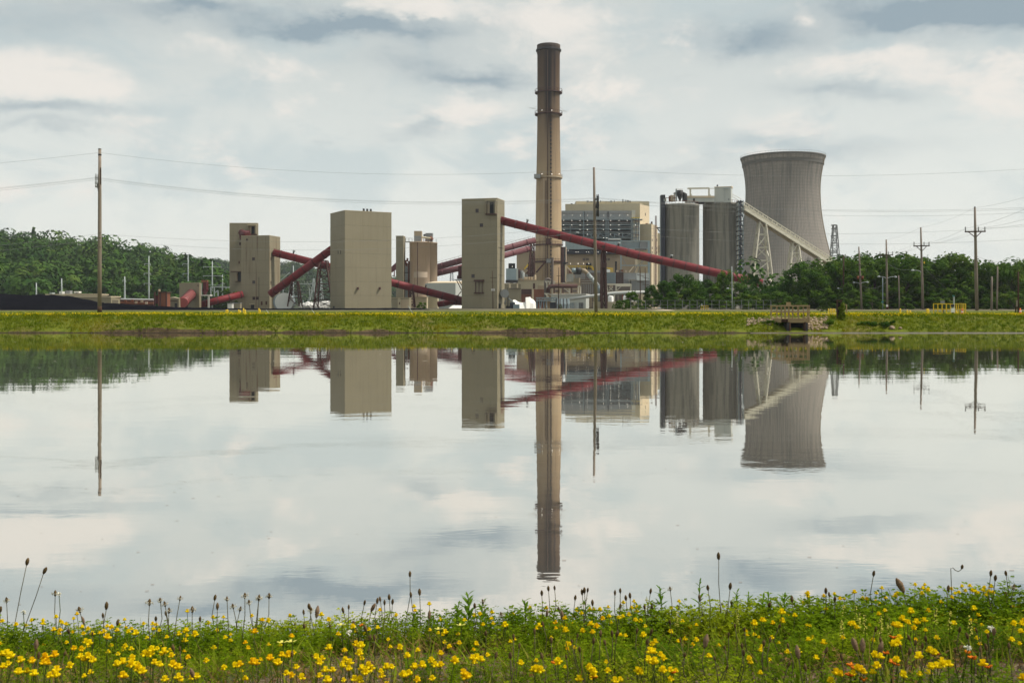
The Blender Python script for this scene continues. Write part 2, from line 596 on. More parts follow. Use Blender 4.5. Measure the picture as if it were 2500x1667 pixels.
def ground_material():
    m = bpy.data.materials.new('far_bank_ground')
    m.use_nodes = True
    t = m.node_tree
    b = t.nodes['Principled BSDF']
    N = NT(t)
    geo = N.n('ShaderNodeNewGeometry')
    pos = geo.outputs['Position']
    s = N.n('ShaderNodeSeparateXYZ')
    N.put(s.inputs[0], pos)
    nz = N.n('ShaderNodeSeparateXYZ')
    N.put(nz.inputs[0], geo.outputs['True Normal'])
    big = N.noise(pos, .25, 5, .6)
    fine = N.noise(pos, 3.0, 4, .65)
    c = N.mix(N.step(fine, .3, .7), (.075, .105, .012), (.150, .165, .020))
    c = N.mix(N.step(big, .50, .72), c, (.17, .145, .045))
    dirt = N.mix(N.step(fine, .3, .7), (.060, .043, .026), (.125, .090, .052))
    steep = N.math('SUBTRACT', 1.0, N.step(N.math('ADD', nz.outputs[2], N.math('MULTIPLY', N.math('SUBTRACT', big, .5), .25)), .62, .84))
    c = N.mix(steep, c, dirt)
    c = N.mix(N.math('SUBTRACT', 1.0, N.step(s.outputs[2], .03, .10)), c, (.045, .034, .024))
    yard = N.mix(N.step(N.noise(pos, .05, 4), .42, .62), (.075, .075, .035), (.17, .145, .11))
    c = N.mix(N.step(s.outputs[1], 160.0, 215.0), c, yard)
    N.put(b.inputs['Base Color'], c)
    b.inputs['Roughness'].default_value = .95
    b.inputs['Specular IOR Level'].default_value = .1
    bn = N.n('ShaderNodeBump')
    bn.inputs['Strength'].default_value = .6
    bn.inputs['Distance'].default_value = .15
    N.put(bn.inputs['Height'], N.noise(pos, 5.0, 4, .65))
    N.put(b.inputs['Normal'], bn.outputs[0])
    return m


def near_material():
    m = bpy.data.materials.new('near_bank_soil')
    m.use_nodes = True
    t = m.node_tree
    b = t.nodes['Principled BSDF']
    N = NT(t)
    pos = N.n('ShaderNodeNewGeometry').outputs['Position']
    c = N.mix(N.step(N.noise(pos, 9.0, 5, .65), .3, .7), (.080, .048, .022), (.19, .125, .065))
    c = N.mix(N.step(N.noise(pos, 2.2, 4, .6), .45, .65), c, (.075, .078, .025))
    v = N.n('ShaderNodeTexVoronoi')
    N.put(v.inputs['Vector'], pos)
    v.inputs['Scale'].default_value = 55
    c = N.mix(N.math('MULTIPLY', N.math('LESS_THAN', v.outputs[0], .35), .35), c, (.30, .24, .18))
    N.put(b.inputs['Base Color'], c)
    b.inputs['Roughness'].default_value = .95
    bn = N.n('ShaderNodeBump')
    bn.inputs['Strength'].default_value = .8
    bn.inputs['Distance'].default_value = .02
    N.put(bn.inputs['Height'], N.math('ADD', N.noise(pos, 60, 4, .6), v.outputs[0]))
    N.put(b.inputs['Normal'], bn.outputs[0])
    return m


def water_material():
    m = bpy.data.materials.new('pond_water')
    m.use_nodes = True
    t = m.node_tree
    t.nodes.clear()
    N = NT(t)
    pos = N.n('ShaderNodeNewGeometry').outputs['Position']
    breeze = N.step(N.noise(N.vmath('MULTIPLY', pos, (.035, .10, 1)), 1.0, 4, .6), .46, .66)
    swell = N.noise(N.vmath('MULTIPLY', pos, (.22, .55, 1)), 1.0, 2, .5)
    rip = N.noise(N.vmath('MULTIPLY', pos, (1.3, 3.0, 1)), 1.0, 3, .6)
    hgt = N.math('ADD', N.math('MULTIPLY', swell, .004), N.math('MULTIPLY', rip, N.math('ADD', .00050, N.math('MULTIPLY', breeze, .0010))))
    bn = N.n('ShaderNodeBump')
    bn.inputs['Strength'].default_value = 1.0
    bn.inputs['Distance'].default_value = 1.0
    N.put(bn.inputs['Height'], hgt)
    fr = N.n('ShaderNodeFresnel')
    fr.inputs[0].default_value = 2.0
    N.put(fr.inputs['Normal'], bn.outputs[0])
    k = N.math('ADD', N.math('MULTIPLY', fr.outputs[0], .22), .78)
    di = N.n('ShaderNodeBsdfDiffuse')
    mud = N.mix(N.step(N.noise(pos, .15, 4), .35, .65), (.13, .11, .09), (.17, .145, .12))
    N.put(di.inputs[0], mud)
    gl = N.n('ShaderNodeBsdfGlossy')
    gl.inputs[0].default_value = (.985, .98, .94, 1)
    N.put(gl.inputs['Roughness'], N.math('ADD', .008, N.math('MULTIPLY', breeze, .012)))
    N.put(gl.inputs['Normal'], bn.outputs[0])
    mx = N.n('ShaderNodeMixShader')
    N.put(mx.inputs[0], k)
    N.put(mx.inputs[1], di.outputs[0])
    N.put(mx.inputs[2], gl.outputs[0])
    N.put(N.n('ShaderNodeOutputMaterial').inputs[0], mx.outputs[0])
    return m


# ------------------------------------------------------------------ numpy mesh helpers
def np_mesh(name, V, Q, mat, parent=None, smooth=False, kind=None):
    me = bpy.data.meshes.new(name)
    n = Q.shape[1]
    me.vertices.add(len(V))
    me.vertices.foreach_set('co', np.ascontiguousarray(V, dtype=np.float32).ravel())
    me.loops.add(Q.size)
    me.loops.foreach_set('vertex_index', np.ascontiguousarray(Q, dtype=np.int32).ravel())
    me.polygons.add(len(Q))
    me.polygons.foreach_set('loop_start', np.arange(0, Q.size, n, dtype=np.int32))
    if smooth:
        me.polygons.foreach_set('use_smooth', np.ones(len(Q), dtype=bool))
    me.materials.append(mat)
    me.update(calc_edges=True)
    me.validate()
    o = link(name, me, parent)
    ORIGIN.setdefault(o.name, Vector((0, 0, 0)))
    if kind: o["kind"] = kind
    return o


def strew(templates, P, yaw, scale, tilt=None):
    """copies of small quad templates at points P -> (V, Q)"""
    Vs, Qs, k = [], [], 0
    pick = rng.integers(0, len(templates), len(P))
    for ti, (tv, tq) in enumerate(templates):
        idx = np.where(pick == ti)[0]
        if not len(idx): continue
        c, s = np.cos(yaw[idx]), np.sin(yaw[idx])
        v = tv[None, :, :] * scale[idx][:, None, None]
        if tilt is not None:
            v = v.copy()
            v[:, :, 0] += v[:, :, 2] * tilt[idx, 0][:, None]
            v[:, :, 1] += v[:, :, 2] * tilt[idx, 1][:, None]
        x = v[:, :, 0] * c[:, None] - v[:, :, 1] * s[:, None] + P[idx, 0][:, None]
        y = v[:, :, 0] * s[:, None] + v[:, :, 1] * c[:, None] + P[idx, 1][:, None]
        z = v[:, :, 2] + P[idx, 2][:, None]
        Vs.append(np.stack([x, y, z], 2).reshape(-1, 3))
        q = tq[None] + (np.arange(len(idx)) * len(tv))[:, None, None] + k
        Qs.append(q.reshape(-1, tq.shape[1]))
        k += len(idx) * len(tv)
    return np.concatenate(Vs), np.concatenate(Qs)


def leaf_cloud(n, centres, radii, size, flat=.8, shell=.55, jitter=.35):
    """leaf-sized quads spread through lobes; returns V, Q"""
    ci = rng.choice(len(centres), n, p=(radii ** 2) / (radii ** 2).sum())
    d = rng.normal(size=(n, 3))
    d /= np.linalg.norm(d, axis=1)[:, None]
    rr = radii[ci] * (shell + (1 - shell) * rng.random(n) ** .6)
    c = centres[ci] + d * rr[:, None] * np.array([1, 1, flat])
    nrm = d + rng.normal(size=(n, 3)) * jitter + np.array([0, 0, .35])
    nrm /= np.linalg.norm(nrm, axis=1)[:, None]
    a = np.cross(nrm, rng.normal(size=(n, 3)))
    a /= np.linalg.norm(a, axis=1)[:, None]
    b = np.cross(nrm, a)
    s = size * (.6 + .8 * rng.random(n))
    a *= s[:, None]
    b *= (s * .75)[:, None]
    V = np.stack([c - a, c - b * .8 + nrm * s[:, None] * .15, c + a, c + b], 1).reshape(-1, 3)
    Q = np.arange(4 * n).reshape(n, 4)
    return V, Q


def smooth_noise(x, y=0.0, z=0.0):
    return noise.fractal(Vector((x, y, z)), 1.0, 2.0, 4)


# ------------------------------------------------------------------ the setting
def edge_of(x):
    return 83.7 + .55 * smooth_noise(x * .09, 3.1) + .22 * smooth_noise(x * .5, 8.2)


def far_height(x, y):
    e = edge_of(x)
    d = y - e
    if d < 0: return max(-1.2, d * .5)
    cut = max(.03, .17 + .30 * smooth_noise(x * .16, 1.3) + (.10 if x < -14 else 0))
    if x > 19: cut = max(.06, cut - (x - 19) * .05)
    wob = .10 * smooth_noise(x * .07, y * .02, 6.0) + .07 * smooth_noise(x * .55, y * .55, 2.0) + .03 * smooth_noise(x * 1.9, y * 1.9, 5.0)
    if d < .16: return cut * d / .16
    if d < 4.3:
        k = (d - .16) / 4.14
        return cut + (1.42 - cut) * (k * (1.55 - .55 * k)) + wob * min(1, 3 * k)
    far = 1.45 + .45 * min(1, max(0, (y - 150) / 130))
    return 1.42 + (far - 1.42) * min(1, (d - 4.3) / 40) + wob * max(.35, 1 - (d - 4.3) / 30)


gm = ground_material()
xs = list(np.arange(-70, 70.01, .35))
xs = [-6000, -2500, -1000, -500, -300, -200, -140, -100, -82] + xs + [82, 100, 140, 200, 300, 500, 1000, 2500, 6000]
ys = [80.5, 82.0] + list(np.arange(82.6, 85.6, .11)) + list(np.arange(85.6, 90, .3)) + list(np.arange(90, 110, 1.0)) + list(np.arange(110, 170, 5.0)) + [180, 200, 230, 260, 300, 350, 420, 500, 650, 900, 1400, 2500, 5000, 9000]
V = np.array([(x, y, far_height(x, y)) for y in ys for x in xs])
nx = len(xs)
Q = np.array([(j * nx + i, j * nx + i + 1, (j + 1) * nx + i + 1, (j + 1) * nx + i) for j in range(len(ys) - 1) for i in range(nx - 1)])
ground = np_mesh('ground', V, Q, gm, smooth=True, kind='structure')


def near_height(x, y):
    if y < 2.2: z = 1.27 + .08 * (2.2 - max(y, -3.0))
    elif y < 3.0: z = 1.27 - (y - 2.2) * .235
    else: z = 1.082 - (y - 3.0) * .95
    z += .018 * smooth_noise(x * 1.1, y * 1.1, 7.0) + .006 * smooth_noise(x * 6, y * 6, 3.0)
    z += .022 * max(-1, min(1.5, x))
    return max(z, -.6)


nm = near_material()
xs = [-400, -150, -60, -20, -8, -4] + list(np.arange(-3, 3.01, .05)) + [4, 8, 20, 60, 150, 400]
ys = [-300, -80, -25, -8, -3, -1, 0, .8] + list(np.arange(1.2, 4.4, .05)) + [4.6, 4.8]
V = np.array([(x, y, near_height(x, y) if y > -3 else 1.5) for y in ys for x in xs])
nx = len(xs)
Q = np.array([(j * nx + i, j * nx + i + 1, (j + 1) * nx + i + 1, (j + 1) * nx + i) for j in range(len(ys) - 1) for i in range(nx - 1)])
near_bank = np_mesh('near_bank', V, Q, nm, smooth=True, kind='structure')

wm = water_material()
m = MB().add([(-500, 3.5, 0), (500, 3.5, 0), (500, 88, 0), (-500, 88, 0)], [(0, 1, 2, 3)])
water = m.build('water', wm)
tag(water, kind='structure')

# mud flat at the foot of the right-hand bank, just clear of the water
mud = material('wet_mud', (.105, .085, .068), .35, .25, .4, spec=.5, bump=.3, bump_scale=3)
mv, mf = [], []
row = [x for x in np.arange(20, 62, .6)]
for i, x in enumerate(row):
    w = 1.6 * min(1, max(0.03, (x - 20) / 8)) + .5 * smooth_noise(x * .3, 4)
    for k, (dy, z) in enumerate([(-1.25 * max(w, .05), -.03), (-.6 * max(w, .05), .045), (.5, .07)]):
        mv.append((x, edge_of(x) + dy, z + (.012 * smooth_noise(x * 1.5, k) if k else 0)))
for i in range(len(row) - 1):
    for k in range(2):
        a = i * 3 + k
        mf.append((a, a + 3, a + 4, a + 1))
mud_flat = MB().add(mv, mf).build('mud_flat', mud, smooth=True)
tag(mud_flat, kind='structure')


# hills behind the plant and the wood on them
def poly(tbl, x):
    for (a, b), (c_, d) in zip(tbl, tbl[1:]):
        if x <= c_: return b + (d - b) * max(0, (x - a)) / (c_ - a)
    return tbl[-1][1]


HILLS = [([(-900, 540), (-300, 560), (0, 578), (100, 590), (240, 606), (340, 616), (440, 642), (520, 690), (600, 745), (640, 760)], 560, 950, 18.0),
         ([(-600, 620), (200, 640), (400, 633), (560, 635), (760, 648), (960, 674), (1150, 705), (1300, 730), (1400, 752)], 1150, 1750, 16.0)]
hill_mat = material('hill_soil', (.030, .040, .014), .95, .2, .02)
forest_pts = []
for hi, (tbl, d0, d1, th) in enumerate(HILLS):
    vs, fs = [], []
    px_list = list(np.arange(tbl[0][0], tbl[-1][0] + 1, 20))
    ks = [0, .25, .5, .75, 1.0, 1.25, 1.7]
    for px in px_list:
        y = poly(tbl, px)
        top = max(2.0, EYE + (HORIZON - y) / FOC * d1 - th)
        for k in ks:
            D = d0 + (d1 - d0) * k
            hgt = 1.6 + (top - 1.6) * (1 - (1 - min(k, 1)) ** 1.35) - max(0, k - 1) * top * .6
            vs.append(((px - MID) / FOC * D, D, hgt))
    n = len(ks)
    for i in range(len(px_list) - 1):
        for k in range(n - 1):
            a = i * n + k
            fs.append((a, a + n, a + n + 1, a + 1))
    h = MB().add(vs, fs).build('hill', hill_mat, smooth=True)
    tag(h, kind='structure')
    cnt = 760 if hi == 0 else 620
    for _ in range(cnt):
        px = random.uniform(-160, tbl[-1][0] - 15) if hi == 0 else random.uniform(330, tbl[-1][0] - 40)
        k = random.random() ** .75
        if random.random() < .22: k = 1.0
        D = d0 + (d1 - d0) * k
        y = poly(tbl, px)
        top = max(2.0, EYE + (HORIZON - y) / FOC * d1 - th)
        hgt = 1.6 + (top - 1.6) * (1 - (1 - k) ** 1.35)
        forest_pts.append(((px - MID) / FOC * D, D, hgt, hi))


def crown_template(n, size, tall=1.0):
    m = rng.integers(5, 9)
    c = rng.normal(size=(m, 3)) * np.array([.34, .34, .26])
    c[:, 2] += .62 * tall
    r = .28 + .20 * rng.random(m)
    return leaf_cloud(n, c, r, size, .95, .88, .10)


def pine_template(n, size):
    z = rng.random(n) ** .8
    r = (1.05 - z) * .38 * (.5 + .5 * rng.random(n))
    t = rng.random(n) * 6.283
    c = np.stack([r * np.cos(t), r * np.sin(t), z * 1.6], 1)
    return leaf_cloud(n, c, np.full(len(c), .08), size, .6)


forest_near = leafy('forest_leaves', (.013, .042, .008), (.058, .116, .018), .05, .10, cc=(.088, .140, .022), cscale=.035, each=.12)
forest_far = leafy('forest_leaves_far', (.016, .040, .013), (.044, .080, .020), .035, .10, cc=(.066, .100, .026), cscale=.02, each=.12)  # bluer than the near wood, distance haze put into the leaf colour
for hi, (nm_, mt, q, sz) in enumerate([('forest', forest_near, 560, .085), ('forest', forest_far, 260, .11)]):
    tm = [crown_template(q, sz) for _ in range(7)]
    P = np.array([p[:3] for p in forest_pts if p[3] == hi])
    sc = 8.0 + 10.0 * rng.random(len(P)) ** 1.5
    V, Q = strew(tm, P - np.array([0, 0, 1.0]), rng.random(len(P)) * 6.28, sc)
    fo = np_mesh(nm_, V, Q, mt, kind='stuff')
    tag(fo, 'dense dark green wood covering the hillside behind the coal pile' if hi == 0 else 'hazy blue-green wood on the ridge far behind the plant', 'wood')


# ------------------------------------------------------------------ trees
def limb(mb, p0, p1, r0, r1, n=7):
    mid = (p0 + p1) / 2 + Vector((random.uniform(-1, 1), random.uniform(-1, 1), 0)) * (p1 - p0).length * .06
    mb.tube([p0, mid, p1], [r0, (r0 + r1) / 2, r1], n)


bark = material('bark', (.075, .060, .045), .95, .25, 2)
leaf_dark = leafy('leaves_dark', (.017, .054, .006), (.052, .116, .012), .35, .2, cc=(.090, .158, .017), cscale=.16, each=.5)
leaf_mid = leafy('leaves_mid', (.030, .080, .008), (.082, .150, .014), .35, .3, cc=(.125, .188, .021), cscale=.16, each=.5)
leaf_bright = leafy('leaves_bright', (.045, .080, .016), (.090, .130, .026), .5, .4)
TREES = {}


def tree_proto(key, h, spread, leaves, mat, size=.34, lobes=22, low=.12):
    """one tree: trunk with limbs and a crown of leaf clumps, base at the origin"""
    mb = MB()
    fork = Vector((random.uniform(-.3, .3), random.uniform(-.3, .3), h * .38))
    limb(mb, Vector((0, 0, -.3)), fork, h * .022, h * .015)
    cs, rs = [], []
    for i in range(lobes):
        t = i * 2.399 + random.uniform(-.4, .4)
        zf = low + (1 - low) * (i + .5) / lobes
        wid = spread * math.sqrt(max(.05, 1 - ((zf - .45) / .62) ** 2)) * (.45 + .55 * random.random())
        c_ = Vector((wid * math.cos(t), wid * math.sin(t), h * zf * .93))
        cs.append(c_)
        rs.append(h * (.085 + .075 * random.random()))
        if zf > .3 and i % 2 == 0:
            limb(mb, fork, c_, h * .008, h * .003, 5)
    tv = MB()
    C_, R_ = np.array([tuple(c) for c in cs]), np.array(rs)
    V, Q = leaf_cloud(leaves, C_, R_, size, .85, .62, .40)
    twigs = rng.integers(0, lobes, leaves // 8)
    d = rng.normal(size=(len(twigs), 3))
    d /= np.linalg.norm(d, axis=1)[:, None]
    V2, Q2 = leaf_cloud(len(twigs), C_[twigs] + d * R_[twigs][:, None] * 1.15, np.full(len(twigs), .25), size * .9)
    V, Q = np.concatenate([V, V2]), np.concatenate([Q, Q2 + len(V)])
    me = bpy.data.meshes.new('trunk')
    me.from_pydata(mb.v, [], mb.f)
    me.materials.append(bark)
    co = np_mesh('crown_source', V, Q, mat)
    cm = co.data
    bpy.data.objects.remove(co)
    TREES[key] = (me, cm, h)


for k in range(4):
    tree_proto(('dark', k), 12.5, 4.6, 4200, leaf_dark, .30)
for k in range(3):
    tree_proto(('mid', k), 12.0, 4.4, 4200, leaf_mid, .30)
for k in range(2):
    tree_proto(('bushy', k), 6.0, 3.2, 2600, leaf_mid, .24, 14, .02)
for k in range(2):
    tree_proto(('shrub', k), 2.4, 1.5, 1100, leaf_bright, .15, 10, .0)


def plant_tree(key, px, D, height, label, cat, group=None, name='tree', base=None, wide=1.0):
    me, cm, h = TREES[key]
    x = (px - MID) / FOC * D
    z = far_height(x, D) if base is None else base
    root = thing(name, label, cat, (x, D, z), group)
    s = height / h
    q = Matrix.Rotation(random.uniform(0, 6.28), 4, 'Z') @ Matrix.Diagonal((s * wide, s * wide, s, 1))
    for nm_, d in (('trunk', me), ('crown', cm)):
        o = bpy.data.objects.new(nm_, d)
        COL.objects.link(o)
        o.parent = root
        o.matrix_local = q
    return root


belt = [  # column, distance, top row, kind, width, label
    (1545, 262, 715, ('bushy', 0), 1.0, 'low dark bush at the left end of the tree belt'),
    (1590, 268, 700, ('dark', 0), .8, 'small dark tree left of the tan silo column at the tree belt end'),
    (1622, 262, 690, ('dark', 1), .9, 'rounded dark tree standing in front of the left grey silo'),
    (1665, 268, 672, ('dark', 2), 1.0, 'tall dark tree under the red tube, before the gap between the grey silos'),
    (1702, 255, 690, ('dark', 3), .9, 'dark tree beneath the descending red tube before the right silo'),
    (1722, 275, 688, ('dark', 0), 1.0, 'broad dark tree below the right grey silo'),
    (1770, 272, 664, ('mid', 0), .6, 'tree where the long red tube vanishes into the leaves'),
    (1808, 266, 694, ('dark', 1), .9, 'dark tree right of the point where the red tube vanishes'),
    (1838, 278, 712, ('dark', 2), 1.2, 'low broad tree left of the white trestle foot'),
    (1880, 262, 704, ('dark', 3), 1.1, 'dark tree covering the foot of the tall white trestle'),
    (1920, 275, 692, ('mid', 1), 1.0, 'tree between the two white trestles'),
    (1952, 268, 648, ('dark', 0), .9, 'tall tree covering the foot of the small white trestle'),
    (1988, 262, 664, ('mid', 2), 1.0, 'mid green tree below the lower end of the white conveyor'),
    (2018, 272, 640, ('mid', 0), 1.0, 'light green tree at the lower end of the white conveyor'),
    (2062, 266, 640, ('mid', 1), 1.0, 'mid green tree in front of the far lattice mast'),
    (2092, 280, 628, ('dark', 1), 1.0, 'tall dark tree right of the far lattice mast'),
    (2132, 270, 634, ('mid', 2), .95, 'tree left of the pole with twin street lamps'),
    (2176, 282, 624, ('dark', 2), 1.05, 'tall tree right behind the pole with twin street lamps'),
    (2212, 268, 628, ('mid', 0), 1.0, 'broad tree between the two cross-armed poles on the left'),
    (2256, 280, 640, ('dark', 3), 1.0, 'dark tree behind the pole with a single street lamp'),
    (2292, 272, 630, ('mid', 1), 1.05, 'tall mid green tree left of the yellow railing'),
    (2328, 266, 628, ('mid', 2), 1.05, 'tall tree standing behind the yellow railing'),
    (2358, 276, 648, ('dark', 0), .95, 'dark tree just left of the tallest cross-armed pole'),
    (2396, 282, 662, ('dark', 1), .95, 'dark tree just right of the tallest cross-armed pole'),
    (2428, 270, 642, ('mid', 0), .95, 'rounded tree right of the tallest cross-armed pole'),
    (2462, 262, 650, ('mid', 1), .9, 'mid green tree behind the right-hand thin posts'),
    (2498, 268, 640, ('mid', 2), 1.0, 'tree at the right end of the belt'),
    (2545, 272, 645, ('dark', 2), 1.1, 'dark tree beyond the right end of the belt'),
]
for px, D, y, key, wd, lb in belt:
    z0 = far_height((px - MID) / FOC * D, D)
    plant_tree(key, px, D, (EYE + (HORIZON - y) / FOC * D - z0) * 1.05, lb, 'tree', 'trees of the belt right of the plant', wide=wd * 1.15)
under = [(1520, 250, 733, 'leafy shrub at the left foot of the tree belt'), (1575, 246, 728, 'wide shrub under the dark trees before the left silo'),
         (1640, 244, 726, 'shrub left of the thin lamp post before the trees'), (1700, 246, 724, 'shrub behind the thin lamp post before the trees'),
         (1770, 242, 722, 'shrub under the spot where the red tube vanishes'), (1830, 240, 718, 'light green shrub left of the wooden platform'),
         (1885, 243, 716, 'light green shrub right behind the wooden platform'), (1945, 244, 722, 'dark shrub right of the wooden platform'),
         (2060, 240, 726, 'dark shrub behind the vine-covered post'), (2130, 246, 722, 'dark shrub left of the pole with a red foot'),
         (2210, 244, 728, 'dark shrub between the two left cross-armed poles'), (2300, 248, 726, 'dark shrub left behind the yellow railing'),
         (2350, 250, 724, 'dark shrub right behind the yellow railing'), (2420, 246, 728, 'dark shrub right of the tallest pole foot'),
         (2475, 240, 716, 'light green shrub near the right-hand thin posts'), (1755, 262, 700, 'tall undergrowth below the red tube'),
         (2010, 262, 704, 'tall undergrowth below the white conveyor end'), (2160, 262, 700, 'tall undergrowth behind the pole with a red foot'),
         (2255, 262, 702, 'tall undergrowth behind the single street lamp'), (2385, 262, 700, 'tall undergrowth behind the tallest pole'),
         (1660, 256, 712, 'tall undergrowth before the gap of the grey silos'), (2455, 256, 712, 'tall undergrowth at the right edge of the belt'),
         (2320, 258, 706, 'tall undergrowth behind the yellow railing'), (2095, 258, 708, 'tall undergrowth right of the lattice mast'), (1905, 256, 712, 'tall undergrowth below the two trestles')]
for i, (px, D, y, lb) in enumerate(under):
    z0 = far_height((px - MID) / FOC * D, D)
    plant_tree(('bushy', i % 2), px, D, (EYE + (HORIZON - y) / FOC * D - z0), lb, 'shrub', 'undergrowth of the tree belt', name='shrub', wide=1.7)
for px, D, y, lb, wd in [(1499, 330, 742, 'round green bush before the low cream wall', 1.0), (1510, 325, 733, 'taller green bush before the low cream wall', .9),
                         (1531, 335, 741, 'small green bush between the white tanks and the trees', 1.0), (1030, 300, 738, 'green bush beside the low tan shed', 1.6),
                         (560, 470, 707, 'dark green bush left of the stepped tower', 1.3), (2008, 170, 747, 'small green shrub between platform and vine-covered post', 1.6),
                         (1368, 300, 743, 'dark small tree before the stacked blue trusses', .7)]:
    x = (px - MID) / FOC * D
    z0 = far_height(x, D)
    plant_tree(('shrub', 0) if 'small' in lb else ('bushy', 1), px, D, EYE + (HORIZON - y) / FOC * D - z0, lb, 'bush', None, name='bush', wide=wd)
# the dark pine standing over the hill crest on the left
pp = at(82, 588, 948)
root = thing('pine_tree', 'dark pine rising over the hill crest at the left', 'tree', (pp.x, pp.y, pp.z - 10))
V, Q = pine_template(260, .11)
np_mesh('crown', V * np.array([11, 11, 11.5]) + np.array([0, 0, 4]), Q, leaf_dark).parent = root
MB().tube([(pp.x, pp.y, pp.z - 10), (pp.x, pp.y, pp.z + 6)], [.4, .12], 7).build('trunk', bark, root)

# the wood goes on behind the belt
P = []
while len(P) < 190:
    D = random.uniform(300, 420)
    px = random.uniform(1850, 2720)
    if px < 2030 and D > 330: continue
    x = (px - MID) / FOC * D
    P.append((x, D, far_height(x, D) - .6))
P = np.array(P)
V, Q = strew([crown_template(420, .075) for _ in range(6)], P, rng.random(len(P)) * 6.28, 6.5 + 4.0 * rng.random(len(P)))
tag(np_mesh('wood_behind', V, Q, leaf_dark, kind='stuff'), 'dark wood closing the view behind the tree belt on the right', 'wood')

# ------------------------------------------------------------------ coal pile
vs, fs = [], []
prof = [(-500, 700), (-200, 708), (0, 717), (118, 719), (180, 727), (236, 735), (330, 744), (450, 751), (620, 753), (820, 752.5), (1000, 752.5), (1035, 754), (1075, 758.5), (1100, 763)]
rows = [(-30, 0), (-24, .12), (-16, .38), (-9, .66), (-3, .93), (2, 1.0), (9, .9), (20, .5), (32, .0)]
pxs = list(np.arange(-500, 1101, 8))
for px in pxs:
    dc = 232
    crest = EYE + (HORIZON - poly(prof, px)) / FOC * dc
    for dy, k in rows:
        D = dc + dy
        x = (px - MID) / FOC * D
        z = 1.45 + (crest - 1.45) * k
        z += (.45 * smooth_noise(x * .10, D * .10) + .28 * smooth_noise(x * .45, D * .45)) * min(1, (crest - 1.4) / 2.5) * (1 if 0 < k else 0)
        vs.append((x, D, z))
n = len(rows)
for i in range(len(pxs) - 1):
    for k in range(n - 1):
        a = i * n + k
        fs.append((a, a + n, a + n + 1, a + 1))
solo(MB().add(vs, fs), 'coal_pile', coal, 'long black coal pile, high at the left and tapering before the tan towers', 'coal pile', smooth=True)


# ------------------------------------------------------------------ tan transfer towers
GZ = 1.5          # yard level under the plant


def tower(name, label, pxB, D, ang, px_side, px_front, top, side, cols, rows, mat, scol=2, z0=GZ):
    """siding-clad tower: near corner at column pxB, distance D; 'side' tells on which side the narrow face lies"""
    B = at(pxB, 752, D).to_2d()
    u, v = Vector((math.cos(ang), math.sin(ang))), Vector((-math.sin(ang), math.cos(ang)))
    zt = EYE + (HORIZON - top) / FOC * D
    if side == 'right':
        a, c_ = corner(B, -u, px_front), corner(B, v, px_side)
        ff, sf = Face(a, B), Face(B, c_)
        back = a + c_ - B
        plan = [a, B, c_, back]
    else:
        a, c_ = corner(B, v, px_side), corner(B, u, px_front)
        ff, sf = Face(B, c_), Face(a, B)
        back = a + c_ - B
        plan = [a, B, c_, back]
    ctr = sum(plan, Vector((0, 0))) / 4
    root = thing(name, label, 'tower', (ctr.x, ctr.y, z0))
    MB().prism(plan, z0, zt - .05).build('wall', tan_seam, root)
    ff.panels(root, mat, z0, zt - .1, cols, rows)
    sf.panels(root, mat, z0, zt - .1, scol, rows)
    # the faces turned away from the pond carry plain cladding
    bk = Face(c_, back) if side == 'right' else Face(back, a)
    for f in (Face(plan[2], plan[3]), Face(plan[3], plan[0])):
        f.n = Vector((f.u.y, -f.u.x))
        f.plate('cladding', 0, f.L, z0, zt - .1, .003, .06, mat, root)
    grow = [ctr + (p - ctr) * 1.012 for p in plan]
    MB().prism(grow, zt - .05, zt + .22).build('roof', tan_trim, root)
    return root, ff, sf, zt


def porch(face, root, c0, c1, door0, door1, depth=1.6):
    """hooded opening high on a wall: cheeks, hood, sill and a dark door"""
    s0, z1, _ = face.hit(*c0)
    s1, z0, _ = face.hit(*c1)
    face.plate('porch_cheek', s0, s0 + .35, z0, z1 - .45, .06, depth, tan_rust, root)
    face.plate('porch_cheek', s1 - .35, s1, z0, z1 - .45, .06, depth, tan_rust, root)
    face.plate('porch_hood', s0 - .2, s1 + .2, z1 - .44, z1, .06, depth + .2, tan_trim, root)
    face.plate('porch_sill', s0 - .2, s1 + .2, z0 - .4, z0 - .01, .06, depth + .3, rust_dark, root)
    face.zplate('opening', door0, door1, .06, .12, black, root)
    d0, zt, _ = face.hit(*door0)
    face.plate('sliding_door', s0 + .5, d0 - .1, z0, zt, .062, .25, beige, root)


t1, t1f, t1s, z1 = tower('transfer_tower', 'stepped tan tower front block with rust streaks and small square windows', 657.7, 455, R(-12), 683.9, 588.75, 575.5, 'right', 5, 6, tan_rust)
for c_, w, h in [((1137, 478), 3, 3), ((1227, 740), 5.5, 5.5), ((1230, 1057), 5.5, 6), ((1232, 1277), 5.5, 6), ((1280, 1277), 5.5, 6)]:
    t1f.window(t1, A2(*c_), w, h, rust_dark, glass)
for c_ in [(1462, 740), (1462, 1062)]:
    t1s.window(t1, A2(*c_), 2.2, 6, rust_dark, glass, 0)
t1f.zplate('door', A2(1192, 1365), A2(1236, 1428), .06, .14, black, t1)
t1f.zplate('door_canopy', A2(1180, 1352), A2(1246, 1364), .06, 1.0, tan_trim, t1)
t1f.zplate('louver', A2(1330, 1320), A2(1350, 1370), .06, .2, rust_dark, t1)
t1f.zplate('louver', A2(1392, 1318), A2(1412, 1366), .06, .2, rust_dark, t1)
t1f.zplate('gutter_pipe', A2(1298, 990), A2(1303, 1425), .06, .22, tan_seam, t1)

